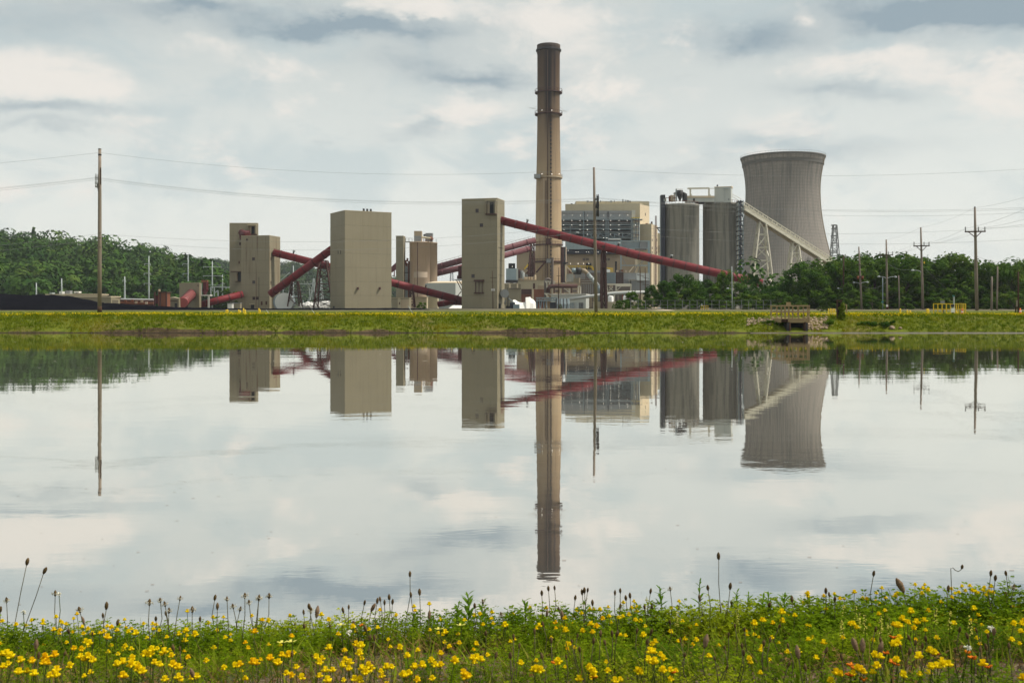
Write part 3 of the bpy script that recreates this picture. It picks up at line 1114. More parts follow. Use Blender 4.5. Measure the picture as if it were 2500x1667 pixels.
t1b, tbf, tbs, zb = tower('transfer_tower', 'taller rear tan tower with hooded roof-level door behind the stepped block', 628.2, 472, R(2), 630.5, 560.5, 545.5, 'right', 4, 7, tan, 1)
porch(tbf, t1b, A2(1157, 275), A2(1270, 402), A2(1200, 297), A2(1240, 397))
tbf.zplate('opening', A2(1010, 920), A2(1055, 1045), .06, .14, black, t1b)
tbf.zplate('sliding_door', A2(975, 925), A2(1008, 1045), .06, .24, tan_rust, t1b)
tbf.zplate('door_rail', A2(915, 908), A2(1055, 918), .06, .35, rust_dark, t1b)
tbf.zplate('door_sill', A2(975, 1046), A2(1055, 1052), .06, .6, rust_dark, t1b)
tbf.zplate('louver', A2(1030, 515), A2(1055, 552), .06, .2, rust_dark, t1b)
tbf.zplate('louver', A2(1022, 770), A2(1040, 805), .06, .2, rust_dark, t1b)
# short red chute dropping from the rear tower onto the front block
ch = thing('chute', 'short red covered chute leaning between the rear tan tower and the stepped block', 'chute', at(*A2(1060, 440), 468))
MB().tube([at(*A2(1062, 380), 469), at(*A2(1150, 420), 463)], 1.6, 14).build('casing', red_dark, ch, True)
p0 = at(*A2(1042, 365), 468)
MB().prism([(p0.x, 467), (p0.x + 4.6, 466), (p0.x + 4.6, 468.5), (p0.x, 470)], [p0.z - 3.2] * 4, [p0.z, p0.z - .3, p0.z + .5, p0.z + .6]).build('hood', red_dark, ch)
bar('support', at(*A2(1040, 380), 468), at(*A2(1050, 480), 468), .5, red_dark, ch)

t2, t2f, t2s, z2 = tower('transfer_tower', 'widest tan tower, blank-faced with a shaded left side and roof vents', 841.8, 420, R(30), 806.7, 955.5, 514.3, 'left', 6, 7, tan, 2)
for c_ in [(226, 665), (254, 665)]:
    t2s.window(t2, A3(*c_), 2.6, 7, tan_seam, glass, 0)
for c_ in [(455, 1098), (718, 1098)]:
    t2f.zplate('wall_lamp', A3(c_[0] - 8, c_[1] - 14), A3(c_[0] + 8, c_[1] + 14), .06, .9, rust_dark, t2)
t2s.zplate('louver', A3(165, 1312), A3(182, 1332), .06, .2, black, t2)
for x in (545, 587, 629):
    s, z, k = t2f.hit(*A3(x, 178))
    bar('roof_vent', t2f.p(s, z2, -1.5), t2f.p(s, z2 + 1.4, -1.5), .45, steel_dark, t2, kind='cyl')

t3, t3f, t3s, z3 = tower('transfer_tower', 'tall tan tower with hooded door near its roof, right of the silos', 1213.7, 440, R(-15), 1231.6, 1127.6, 484.5, 'right', 5, 8, tan, 2)
porch(t3f, t3, A3(1997, 45), A3(2118, 206), A3(2038, 70), A3(2084, 200))
for c_, w, h, b_ in [((1886, 170), 6, 7.5, 1), ((1938, 343), 6.5, 7, 1), ((1838, 950), 6.5, 7, 1)]:
    t3f.window(t3, A3(*c_), w, h, rust_dark, glass, b_)
for (xa, ya, xb, yb, d) in [(1855, 996, 1972, 1016, 1.4), (1855, 1146, 1968, 1158, 1.2)]:
    t3f.zplate('balcony_floor', A3(xa, ya), A3(xb, yb), .06, d, rust_dark, t3)
for x in (1870, 1912, 1950):
    t3f.zplate('balcony_post', A3(x - 3, 1016), A3(x + 3, 1146), .4, .62, rust_dark, t3)
for x in (1872, 1948):
    t3f.zplate('rust_stain_plate', A3(x - 4, 1160), A3(x + 4, 1330), .05, .075, tan_rust, t3)
t3s.zplate('door', A3(2140, 1280), A3(2165, 1350), .06, .14, black, t3)
for y in (610, 760, 935):
    t3s.zplate('girt', A3(2136, y), A3(2196, y + 8), .06, .2, tan_seam, t3)


# ------------------------------------------------------------------ tube conveyors
def conveyor(name, label, pts, r, mat, band, step, hatches=(), vents=(), cat='conveyor', n=22, band_len=.55):
    p0 = Vector(pts[0])
    root = thing(name, label, cat, (p0.x, p0.y, min(p.z for p in map(Vector, pts)) - r))
    MB().tube(pts, r, n).build('tube', mat, root, True)
    ring = MB().lathe(0, 0, [(1.0, -.5), (1.0, .5)], n)
    key = ('ring', mat.name, n)
    if key not in _unit:
        mm = MB().lathe(0, 0, [(1.0, -.5), (1.06, -.5), (1.06, .5), (1.0, .5)], n)
        me = bpy.data.meshes.new('ring')
        me.from_pydata(mm.v, [], mm.f)
        me.materials.append(band)
        _unit[key] = me
    L = sum((Vector(b) - Vector(a)).length for a, b in zip(pts, pts[1:]))

    def along(s):
        for a, b in zip(pts, pts[1:]):
            a, b = Vector(a), Vector(b)
            l = (b - a).length
            if s <= l: return a + (b - a) * (s / l), (b - a) / l
            s -= l
        return b, (b - a).normalized()
    s = step * .5
    while s < L - .5:
        p, d = along(s)
        link('flange', _unit[key], root, Matrix.Translation(p) @ d.to_track_quat('Z', 'Y').to_matrix().to_4x4() @ Matrix.Diagonal((r, r, band_len, 1)))
        s += step
    for h in hatches:
        p, d = along(h * L)
        n_ = Vector((0, -1, -.15))
        n_ = (n_ - d * n_.dot(d)).normalized()
        w = d.cross(n_)
        q = Matrix((d, w, n_)).transposed().to_4x4()
        link('hatch', unit_mesh('box', rust_dark), root, Matrix.Translation(p + n_ * r * .93) @ q @ Matrix.Diagonal((1.5, 1.1, .5, 1)))
    for h in vents:
        p, d = along(h * L)
        u = (Vector((0, 0, 1)) - d * d.z).normalized()
        o = bar('vent', p + u * r * .96, p + u * (r + 1.0), .35, steel_dark, root, kind='cyl')
        bar('vent_cap', p + u * (r + .9), p + u * (r + 1.7), .62, galv, root, kind='cyl')
    return root, along


D1, D2, D3 = 455, 426, 446
conveyor('tube_conveyor', 'red tube conveyor rising gently from the block house into the stepped tower',
         [at(*A2(480, 1372), 446), at(*A2(1075, 1222), 456)], 1.55, red, red_dark, 5.5, (), (.3,))
conveyor('tube_conveyor', 'red tube conveyor sloping down from the stepped tower, passing behind the widest tan tower',
         [at(*A2(1500, 652), 458), at(*A3(1712, 1245), 456)], 1.72, red, red_dark, 7.0, (.66,), (.10, .24, .545, .80))
conveyor('tube_conveyor', 'red tube conveyor climbing from the foot of the stepped tower to the widest tower',
         [at(*A2(1455, 1222), 444), at(*A2(2300, 606), 438)], 1.72, red, red_dark, 5.6, (), ())
conveyor('tube_conveyor', 'longest red tube conveyor running from the tall tan tower down into the trees',
         [at(*A4(95, 380), 447), at(*A5(-20, 935), 436), at(*A5(920, 1148), 430), at(*A5(1390, 1256), 426)], 1.82, red, red_dark, 5.15, (.235, .41, .62), (.105, .30, .46, .66))
conveyor('tube_conveyor', 'short pink banded tube pointing down towards the gabled shed',
         [at(*A2(392, 1205), 440), at(*A2(262, 1335), 418)], 2.1, red_pale, rust_dark, 2.7, (), (), band_len=1.0)
conveyor('tube_conveyor', 'red tube lying low beside the foot of the tall tan tower',
         [at(*A3(1418, 1288), 462), at(*A3(1590, 1262), 461), at(*A3(1720, 1268), 458)], 1.35, red, red_dark, 6.0)
up_root, up_along = conveyor('tube_conveyor', 'upper of the two distant plum tube conveyors behind the tan silos, with a handrail',
         [at(*A3(1380, 852), 604), at(*A4(525, 620), 610)], 1.9, plum, plum, 9.0)
lo_root, lo_along = conveyor('tube_conveyor', 'lower of the two distant plum tube conveyors behind the tan silos',
         [at(*A3(1380, 925), 592), at(*A3(1660, 858), 595), at(*A4(478, 712), 606)], 1.8, plum, plum, 9.0)
for k in range(24):
    p, d = up_along(2 + k * 2.6)
    if p.x > at(1312, 600, 604).x: break
    bar('handrail_post', p + Vector((0, 0, 1.8)), p + Vector((0, 0, 3.0)), .12, plum, up_root)
pa, _ = up_along(1)
pb, _ = up_along(61)
bar('handrail', pa + Vector((0, 0, 3.0)), pb + Vector((0, 0, 3.0)), .14, plum, up_root)


def trestle(name, label, base, top, w, mat, levels, group=None, cat='trestle', brace=None, root=None, cross=True):
    """four-legged lattice support; base/top = (x0, x1, y0, y1, z)"""
    bx0, bx1, by0, by1, bz = base
    tx0, tx1, ty0, ty1, tz = top
    if root is None:
        root = thing(name, label, cat, ((bx0 + bx1) / 2, (by0 + by1) / 2, bz), group)
    lo = [Vector(p) for p in ((bx0, by0, bz), (bx1, by0, bz), (bx1, by1, bz), (bx0, by1, bz))]
    hi = [Vector(p) for p in ((tx0, ty0, tz), (tx1, ty0, tz), (tx1, ty1, tz), (tx0, ty1, tz))]
    for a, b in zip(lo, hi):
        bar('leg', a, b, w, mat, root)
    bw = brace or w * .55
    for j in range(levels):
        for i in range(4):
            k = (i + 1) % 4
            a0, a1 = lo[i].lerp(hi[i], j / levels), lo[i].lerp(hi[i], (j + 1) / levels)
            b0, b1 = lo[k].lerp(hi[k], j / levels), lo[k].lerp(hi[k], (j + 1) / levels)
            bar('strut', a1, b1, bw, mat, root)
            if cross:
                if (i + j) % 2: bar('brace', a0, b1, bw, mat, root)
                else: bar('brace', b0, a1, bw, mat, root)
    return root


def trestle_z(name, label, c_base, c_top, D, depth, w, mat, levels, **kw):
    (bx0, by), (bx1, _) = c_base
    (tx0, ty), (tx1, _) = c_top
    a, b = at(bx0, by, D), at(bx1, by, D)
    c_, d = at(tx0, ty, D), at(tx1, ty, D)
    z = a.z
    return trestle(name, label, (a.x, b.x, D - depth, D + depth, z), (c_.x, d.x, D - depth * .45, D + depth * .45, c_.z), w, mat, levels, **kw)


trestle_z('trestle', 'narrow rusty trestle under the climbing red tube', (A2(1712, 1390), A2(1872, 1390)), (A2(1752, 1045), A2(1832, 1045)), 442, 3, .42, rust_dark, 3)
trestle_z('trestle', 'tall rusty trestle left of the widest tan tower', (A2(2078, 1400), A2(2330, 1400)), (A2(2135, 765), A2(2232, 735)), 452, 5, .5, rust_dark, 6)
rs = trestle_z('trestle', 'dark red braced column pair carrying the longest red tube', (A4(1312, 1458), A4(1366, 1458)), (A4(1326, 760), A4(1352, 760)), 441, 2.2, .95, rust_dark, 5, brace=.35)
slab('cabinet', A4(1312, 890), A4(1378, 945), 437, 1.4, rust_dark, rs)
slab('saddle', A4(1318, 700), A4(1362, 765), 440, 3.0, red_dark, rs)
trestle_z('trestle', 'thin dark trestle under the red tube beside the low tan shed', (A3(1080, 1325), A3(1140, 1325)), (A3(1085, 1125), A3(1122, 1125)), 456, 2, .5, rust_dark, 3)
trestle_z('trestle', 'spindly grey trestle under the distant plum tubes', (A3(1565, 1010), A3(1600, 1010)), (A3(1570, 830), A3(1590, 830)), 603, 2, .25, steel_blue, 4)
trestle_z('trestle', 'dark plum trestle under the upper end of the distant tubes', (A4(440, 1030), A4(512, 1030)), (A4(475, 655), A4(508, 655)), 606, 3, .7, rust_dark, 4)
gr = thing('conveyor_gantry', 'rusty latticed gantry piece between the widest tower and the tan stair tower', 'gantry', at(*A3(890, 900), 600))
for k, (xa, ya, xb, yb) in enumerate([(862, 850, 918, 798), (862, 905, 918, 850), (866, 850, 866, 905), (880, 838, 880, 890), (895, 825, 895, 960), (910, 810, 910, 860), (866, 905, 880, 838), (880, 890, 895, 825), (895, 875, 910, 810), (868, 890, 916, 872)]):
    bar('member', at(*A3(xa, ya), 600), at(*A3(xb, yb), 600), .55 if k > 1 else .8, plum, gr)

# small stand and hopper left of the tall tan tower
hp = thing('hopper_platform', 'dark red hopper on a bracketed platform left of the tall tan tower', 'hopper', at(*A3(1660, 1180), 452))
slab('hopper', A3(1658, 830), A3(1700, 950), 451, 3, red_dark, hp)
slab('hopper_mouth', A3(1645, 945), A3(1700, 985), 451, 3.4, rust_dark, hp)
slab('platform', A3(1612, 990), A3(1702, 1000), 450, 5, steel_pale, hp)
for xa, ya, xb, yb in [(1640, 1000, 1700, 1120), (1665, 1000, 1702, 1060), (1700, 1130, 1640, 1200)]:
    bar('bracket', at(*A3(xa, ya), 451), at(*A3(xb, yb), 451), .35, rust_dark, hp)

# ------------------------------------------------------------------ tan silos and their stair tower
def ctr_at(px, D): return Vector(((px - MID) / FOC * D, D))


sl = thing('silo', 'tan concrete silo with painted band of light, nearer of the pair behind the widest tower', 'silo', (*ctr_at(1024.5, 562), GZ), 'pair of tan silos')
cA = ctr_at(1024.5, 562)
rA = 24.6 / FOC * 562
zA = EYE + (HORIZON - A3(0, 545)[1]) / FOC * 556
MB().lathe(cA.x, cA.y, [(rA, GZ), (rA, zA), (rA * 1.02, zA), (rA * 1.02, zA + .4), (0.01, zA + .6)], 48).build('shell', tan_concrete, sl, True)
zb0, zb1 = at(*A3(0, 968), 556).z, at(*A3(0, 900), 556).z
vs = []
for k in range(17):
    t = R(-118) + k * R(5.2)
    for z in (zb0, zb1):
        vs.append((cA.x + (rA + .05) * math.cos(t), cA.y + (rA + .05) * math.sin(t), z))
MB().add(vs, [(2 * i, 2 * i + 2, 2 * i + 3, 2 * i + 1) for i in range(16)]).build('light_band', pale_concrete, sl)  # paler strip on the shell stands in for a band of light
bar('drain_pipe', Vector((cA.x - rA * .12, cA.y - rA - .1, GZ)), Vector((cA.x - rA * .12, cA.y - rA - .1, zA)), .3, rust_dark, sl)
bar('drain_pipe', Vector((cA.x - rA * .82, cA.y - rA * .6, GZ)), Vector((cA.x - rA * .82, cA.y - rA * .6, zA)), .3, pale_concrete, sl)
slab('roof_house', A3(1131, 412), A3(1221, 540), 560, 5, beige, sl)
slab('roof_house_band', A3(1133, 470), A3(1219, 540), 559.9, .08, casing, sl)
bar('roof_pipe', at(*A3(1222, 485), 559), at(*A3(1330, 500), 559), .5, cream, sl, kind='cyl')
for x in (1245, 1262, 1280, 1300):
    bar('rail_post', at(*A3(x, 500), 559), at(*A3(x, 545), 559), .25, rust, sl)
cB = ctr_at(780 / 1 + (1318 - 28) / 4.9, 578)
slb = thing('silo', 'tan concrete silo half hidden behind its banded neighbour, right of the pair', 'silo', (cB.x, cB.y, GZ), 'pair of tan silos')
rB = 24.4 / FOC * 578
zB = EYE + (HORIZON - A3(0, 552)[1]) / FOC * 572
MB().lathe(cB.x, cB.y, [(rB, GZ), (rB, zB), (rB * 1.02, zB), (rB * 1.02, zB + .4), (0.01, zB + .6)], 48).build('shell', tan_concrete, slb, True)
slab('roof_house', A3(1267, 437), A3(1352, 552), 575, 5, casing, slb)
bar('roof_pipe', at(*A3(1245, 470), 574), at(*A3(1268, 455), 574), .6, steel_dark, slb, kind='cyl')
bar('rail_post', at(*A3(1396, 505), 574), at(*A3(1396, 552), 574), .2, steel_dark, slb)
bar('roof_fan', at(*A3(1318, 485), 573), at(*A3(1350, 520), 573), 1.0, rust, slb, kind='cyl')

st = thing('stair_tower', 'slim tan stair tower standing left of the tan silos', 'tower', (*ctr_at(976, 555), GZ))
f0, f1, f2 = ctr_at(966.7, 556), ctr_at(984.5, 555), ctr_at(989.5, 563)
zt = EYE + (HORIZON - A3(0, 473)[1]) / FOC * 555
MB().prism([f0, f1, f2, f0 + f2 - f1], GZ, zt).build('wall', tan_seam, st)
for f in (Face(f0, f1), Face(f1, f2)):
    f.panels(st, tan, GZ, zt - .05, 1 if f.L > 6 else 1, 6)
MB().prism([f0 + Vector((-.15, -.15)), f1 + Vector((.1, -.15)), f2 + Vector((.15, .1)), f0 + f2 - f1], zt, zt + .25).build('roof', tan_trim, st)
slab('footbridge', A3(1025, 535), A3(1112, 547), 560, 2, steel_pale, st)
for x in (1030, 1070, 1108):
    bar('footbridge_post', at(*A3(x, 497), 560), at(*A3(x, 535), 560), .2, rust_dark, st)
bar('footbridge_rail', at(*A3(1026, 498), 560), at(*A3(1110, 498), 560), .2, steel_pale, st)
ec = thing('equipment_tower', 'dark steel pipe rack between the tan stair tower and the silos', 'pipe rack', at(*A3(1040, 1205), 561))
slab('core', A3(1010, 810), A3(1074, 1205), 563, 2, steel_dark, ec)
for x in (1018, 1032, 1048, 1062):
    bar('pipe', at(*A3(x, 800), 560.5), at(*A3(x, 1205), 560.5), .32, [galv, steel_blue, rust, steel_dark][x % 4], ec, kind='cyl')
for y in (805, 905, 1000, 1110):
    slab('shelf', A3(1004, y), A3(1078, y + 8), 560, 3, rust_dark, ec)
for x, y in [(1030, 760), (1050, 735), (1066, 770), (1040, 790)]:
    slab('valve', A3(x - 10, y), A3(x + 10, y + 42), 560, 1.5, rust, ec)

# ------------------------------------------------------------------ low buildings between the towers
wb = thing('white_shed', 'long pale metal shed with low roof between tan silos and tall tower', 'shed', at(*A3(1450, 1200), 520))
a, b = ctr_at(780 + 1282 / 4.9, 520), ctr_at(780 + 1628 / 4.9, 516)
c_ = ctr_at(780 + 1715 / 4.9, 536)
zw = EYE + (HORIZON - A3(0, 1036)[1]) / FOC * 518
MB().prism([a, b, c_, a + c_ - b], GZ, zw).build('wall', white_wall, wb)
MB().prism([a, b, c_, a + c_ - b], [zw + .02] * 4, [zw + .25, zw + .25, zw + 1.6, zw + 1.6]).build('roof', cream_light, wb)
Face(a, b).panels(wb, white_wall, GZ, zw - .1, 6, 1, .06)
for nm_, lb, x0, x1, y0, D, door in [('shed', 'low tan shed with roller door right of the widest tower', 866, 1075, 1212, 400, (975, 1070, 1232)),
                                     ('shed', 'low cream shed beside the green bush', 1140, 1282, 1205, 470, None),
                                     ('shed', 'low cream shed under the red tube end', 1285, 1412, 1200, 480, None)]:
    r_ = thing(nm_, lb, 'shed', at(*A3((x0 + x1) / 2, 1330), D))
    slab('wall', A3(x0, y0), A3(x1, 1345), D, 8, tan if door else cream, r_)
    slab('roof', A3(x0 - 3, y0 - 6), A3(x1 + 3, y0 - .5), D - .4, 8.8, tan_trim, r_)
    if door:
        slab('door_frame', A3(door[0] - 5, door[2] - 6), A3(door[1] + 5, 1345), D - .1, .08, tan_trim, r_)
        slab('roller_door', A3(door[0], door[2]), A3(door[1], 1345), D - .14, .03, beige, r_)
        slab('corner_post', A3(936, 1214), A3(968, 1345), D - .25, .24, tan_trim, r_)
        slab('meter_box', A3(952, 1262), A3(962, 1290), D - .5, .24, rust_dark, r_)

gz_far = GZ
# left: control buildings, pump house, gabled shed
lb_ = thing('long_building', 'long low cream building with rooftop units behind the coal pile', 'building', at(*A1(620, 1290), 420))
slab('wall', A1(495, 1222), A1(750, 1300), 424, 10, cream, lb_)
slab('wall', A1(345, 1216), A1(494, 1300), 432, 10, cream, lb_)
slab('parapet', A1(490, 1215), A1(756, 1221.5), 423.6, 10.8, cream_light, lb_)
for x0, y0, x1, y1, mt in [(452, 1196, 476, 1216, white_paint), (500, 1190, 535, 1215, casing), (565, 1196, 604, 1208, white_paint), (578, 1206, 595, 1216, steel_dark), (380, 1204, 400, 1216, galv)]:
    slab('rooftop_unit', A1(x0, y0), A1(x1, y1 - .5), 425, 2.5, mt, lb_)
lb2 = thing('garage_building', 'low tan building with recessed garage door behind the left utility pole', 'building', at(*A1(750, 1300), 400))
a, b, c_ = ctr_at(575 / 3.136, 400), ctr_at(850 / 3.136, 396), ctr_at(919 / 3.136, 404)
zw = EYE + (HORIZON - A1(0, 1240)[1]) / FOC * 398
MB().prism([a, b, c_, a + c_ - b], GZ, zw).build('wall', tan, lb2)
MB().prism([a + Vector((-.3, -.3)), b + Vector((0, -.4)), c_ + Vector((.4, 0)), a + c_ - b], zw + .01, zw + .35).build('roof', cream_light, lb2)
Face(b, c_).zplate('garage_door', A1(860, 1262), A1(903, 1302), .01, .08, tan_seam, lb2)
pr = thing('pipe_rack', 'long rusty pipe rack on thin posts behind the coal pile', 'pipe rack', at(*A1(1050, 1300), 410))
for y, mt, w in [(1256, steel_pale, .35), (1268, rust_dark, .6), (1284, rust, .7), (1298, rust_dark, .6)]:
    bar('pipe', at(*A1(925, y), 410), at(*A1(1178, y + 4), 410), w, mt, pr, kind='cyl')
for x in range(930, 1180, 30):
    bar('post', at(*A1(x, 1250), 410.5), at(*A1(x, 1312), 410.5), .3, rust_dark, pr)
for x, y in [(960, 1275), (1010, 1268), (1040, 1280), (1085, 1272), (1120, 1284)]:
    slab('valve', A1(x - 9, y - 9), A1(x + 9, y + 9), 409, 1.0, [rust, pale_concrete, beige][x % 3] if x != 1010 else rust, pr)
bh = thing('rusty_hopper', 'tall rusty red hopper tower left of the gabled shed', 'hopper', at(*A1(1230, 1310), 405))
slab('casing', A1(1212, 1206), A1(1278, 1312), 405, 4, rust, bh)
slab('side_bin', A1(1181, 1228), A1(1211, 1290), 406, 3, red_dark, bh)
for x in (1184, 1226, 1274):
    bar('leg', at(*A1(x, 1200), 404.8), at(*A1(x, 1320), 404.8), .5, rust_dark, bh)
slab('hood', A1(1208, 1199), A1(1282, 1205.6), 404.5, 5, rust_dark, bh)
bar('stack', at(*A1(1219, 1180), 406), at(*A1(1219, 1200), 406), .5, beige, bh, kind='cyl')
ph = thing('pump_house', 'square tan block house with the pink banded tube entering it', 'building', at(*A2(400, 1420), 438))
a, b, c_ = ctr_at(438, 440), ctr_at(486.6, 436), ctr_at(491, 442)
zw = EYE + (HORIZON - A2(0, 1076)[1]) / FOC * 438
MB().prism([a, b, c_, a + c_ - b], GZ, zw).build('wall', tan_seam, ph)
Face(a, b).panels(ph, tan, GZ, zw - .05, 4, 2)
Face(b, c_).panels(ph, tan, GZ, zw - .05, 1, 2)
MB().prism([a + Vector((-.15, -.2)), b + Vector((.1, -.25)), c_ + Vector((.25, 0)), a + c_ - b], zw, zw + .25).build('roof', tan_trim, ph)
slab('wall_lamp', A2(458, 1098), A2(474, 1112), 435.6, .3, rust_dark, ph)
slab('louver', A2(285, 1375), A2(325, 1418), 437.4, .3, rust_dark, ph)
gs = thing('gabled_shed', 'small tan gabled shed at the foot of the pink banded tube', 'shed', at(*A2(130, 1415), 414))
a, b = at(*A2(38, 1415), 416), at(*A2(205, 1415), 412)
e = at(*A2(205, 1280), 412).z
g = at(*A2(105, 1256), 412).z
c_ = ctr_at(442, 420)
MB().prism([a.to_2d(), b.to_2d(), c_, a.to_2d() + c_ - b.to_2d()], GZ, e).build('wall', tan, gs)
m_ = (a + b) / 2
q = c_ - b.to_2d()
MB().add([(a.x - .2, a.y - .2, e + .01), (b.x + .2, b.y - .2, e + .01), (m_.x, m_.y - .2, g), (a.x + q.x, a.y + q.y, e + .01), (b.x + q.x, b.y + q.y, e + .01), (m_.x + q.x, m_.y + q.y, g)], [(0, 1, 2), (3, 5, 4), (0, 2, 5, 3), (1, 4, 5, 2), (0, 3, 4, 1)]).build('roof', cream_light, gs)
fg = Face(a, b)
fg.zplate('door', A2(150, 1345), A2(185, 1415), .01, .08, steel_dark, gs)
fg.zplate('trim', A2(45, 1312), A2(190, 1320), .01, .15, rust_dark, gs)
hb = thing('bin_platform', 'rusty bin on a white-legged platform right of the square block house', 'platform', at(*A2(560, 1400), 444))
slab('deck', A2(495, 1230), A2(628, 1244), 443, 4, white_paint, hb)
slab('bin', A2(536, 1060), A2(582, 1160), 444, 3, red_dark, hb)
p0, p1 = at(*A2(559, 1160), 445), at(*A2(559, 1228), 445)
MB().lathe(p0.x, p0.y + .5, [(.5, p1.z), (1.6, p0.z), (1.6, p0.z + .1)], 12).build('cone', red_dark, hb)
slab('plume_guard', A2(512, 1030), A2(590, 1058), 444, 2, rust, hb)
for x in (502, 606, 620):
    bar('leg', at(*A2(x, 1244), 443.5), at(*A2(x, 1412), 443.5), .3, white_paint, hb)
bar('ladder', at(*A2(512, 1080), 443.5), at(*A2(512, 1230), 443.5), .4, steel_pale, hb)
for lb, x0, x1, y0, D, mt in [('small white cabin left of the stepped tower foot', 870, 930, 1352, 436, white_paint), ('low tan cabin against the stepped tower foot', 935, 1040, 1346, 440, tan)]:
    r_ = thing('cabin', lb, 'cabin', at(*A2((x0 + x1) / 2, 1425), D))
    slab('wall', A2(x0, y0), A2(x1, 1430), D, 3, mt, r_)
    slab('roof', A2(x0 - 4, y0 - 8), A2(x1 + 4, y0 - .5), D - .2, 3.4, casing, r_)
tk = thing('round_tank', 'white and green horizontal tank right of the stepped tower', 'tank', at(*A2(1660, 1400), 446))
p0 = at(*A2(1655, 1330), 446)
MB().tube([(p0.x - .3, 442, p0.z), (p0.x - .3, 451, p0.z)], 4.0, 24).build('shell', steel_blue, tk, True)
MB().tube([(p0.x + .6, 441.5, p0.z), (p0.x + .6, 443, p0.z)], 4.1, 24).build('end_cap', white_paint, tk, True)
for dx in (-2.5, 2.5):
    bar('foot', Vector((p0.x + dx, 445, GZ)), Vector((p0.x + dx, 445, p0.z - 2.5)), .6, steel_dark, tk)
wf = thing('yard_heap', 'pale gravel and scrap heap behind the left trestles', 'heap', at(*A2(2000, 1390), 470))
V, Q = leaf_cloud(500, np.array([tuple(at(*A2(x, 1380), 470)) for x in (1930, 2000, 2080, 2160, 2240)]), np.array([3., 4., 3.5, 4., 4.5]), .8, .5)
o = np_mesh('heap', V - np.array(tuple(ORIGIN[wf.name])), Q, light_box)
o.parent = wf
o["kind"] = 'stuff'


# ------------------------------------------------------------------ chimney
chD = 640
cc_ = ctr_at(1339.3, chD)
prof = []
for py, rpx in [(760, 35.5), (700, 34.3), (640, 33.2), (560, 31.8), (480, 30.9), (435, 30.0), (380, 28.9), (330, 28.0), (284, 27.5), (200, 27.4), (126, 27.6), (124, 28.3), (110, 28.3), (103.5, 28.5)]:
    prof.append((rpx / FOC * chD, max(GZ, EYE + (HORIZON - py) / FOC * (chD - 8))))
ztop = prof[-1][1]
chm = chimney_material(cc_.x, cc_.y, ztop)
chim = thing('chimney', 'tall tapering tan concrete smokestack with soot-blackened mouth and ring platforms', 'chimney', (cc_.x, cc_.y, GZ))
MB().lathe(cc_.x, cc_.y, prof + [(prof[-1][0] * .86, ztop), (prof[-1][0] * .86, ztop - 12)], 64).build('shaft', chm, chim, True)


def ch_r(z):
    for (r0, z0), (r1, z1_) in zip(prof, prof[1:]):
        if z0 <= z <= z1_: return r0 + (r1 - r0) * (z - z0) / max(.01, z1_ - z0)
    return prof[-1][0]


def ring_platform(z, out, mat, rail=True, h=.5, posts=28, chdr=chim):
    r = ch_r(z)
    o = MB().lathe(cc_.x, cc_.y, [(r - .05, z), (r + out, z), (r + out, z + h), (r - .05, z + h)], 56).build('platform', mat, chdr)
    if rail:
        MB().lathe(cc_.x, cc_.y, [(r + out - .12, z + 2.1), (r + out, z + 2.1), (r + out, z + 2.3), (r + out - .12, z + 2.3), (r + out - .12, z + 2.1)], 56).build('railing', mat, o)
        for k in range(posts):
            t = 2 * math.pi * k / posts
            p = Vector((cc_.x + (r + out - .06) * math.cos(t), cc_.y + (r + out - .06) * math.sin(t), z + h))
            bar('rail_post', p, p + Vector((0, 0, 1.8)), .12, mat, o)
    return o


chz = lambda py: EYE + (HORIZON - py) / FOC * chD
ring_platform(chz(A7(0, 180)[1]), .7, steel_dark, False, .9)
ring_platform(chz(A7(0, 582)[1]), 1.6, rust_dark)
ring_platform(chz(A7(0, 790)[1]), 1.6, rust_dark)
ring_platform(chz(A7(0, 1396)[1]), 1.0, beige, True, .8)
ring_platform(chz(A8(0, 738)[1]), .8, rust_dark, True, .7)
ring_platform(chz(A8(0, 930)[1]), .8, rust_dark, True, .9)


def up_shaft(name, dx, z0, z1_, w, mat, parent=chim, d=.25):
    """strip climbing the pond side of the shaft at side offset dx"""
    pts, n_ = [], 14
    for k in range(n_ + 1):
        z = z0 + (z1_ - z0) * k / n_
        r = ch_r(z) + d
        pts.append(Vector((cc_.x + dx, cc_.y - math.sqrt(max(.1, r * r - dx * dx)), z)))
    m_ = MB()
    vs, fs = [], []
    for p in pts:
        for sx, sy in ((-w / 2, .3), (w / 2, .3), (w / 2, -.12), (-w / 2, -.12)):
            vs.append((p.x + sx, p.y + sy, p.z))
    for k in range(n_):
        for q_ in range(4):
            fs.append((k * 4 + q_, k * 4 + (q_ + 1) % 4, k * 4 + 4 + (q_ + 1) % 4, k * 4 + 4 + q_))
    return m_.add(vs, fs).build(name, mat, parent)


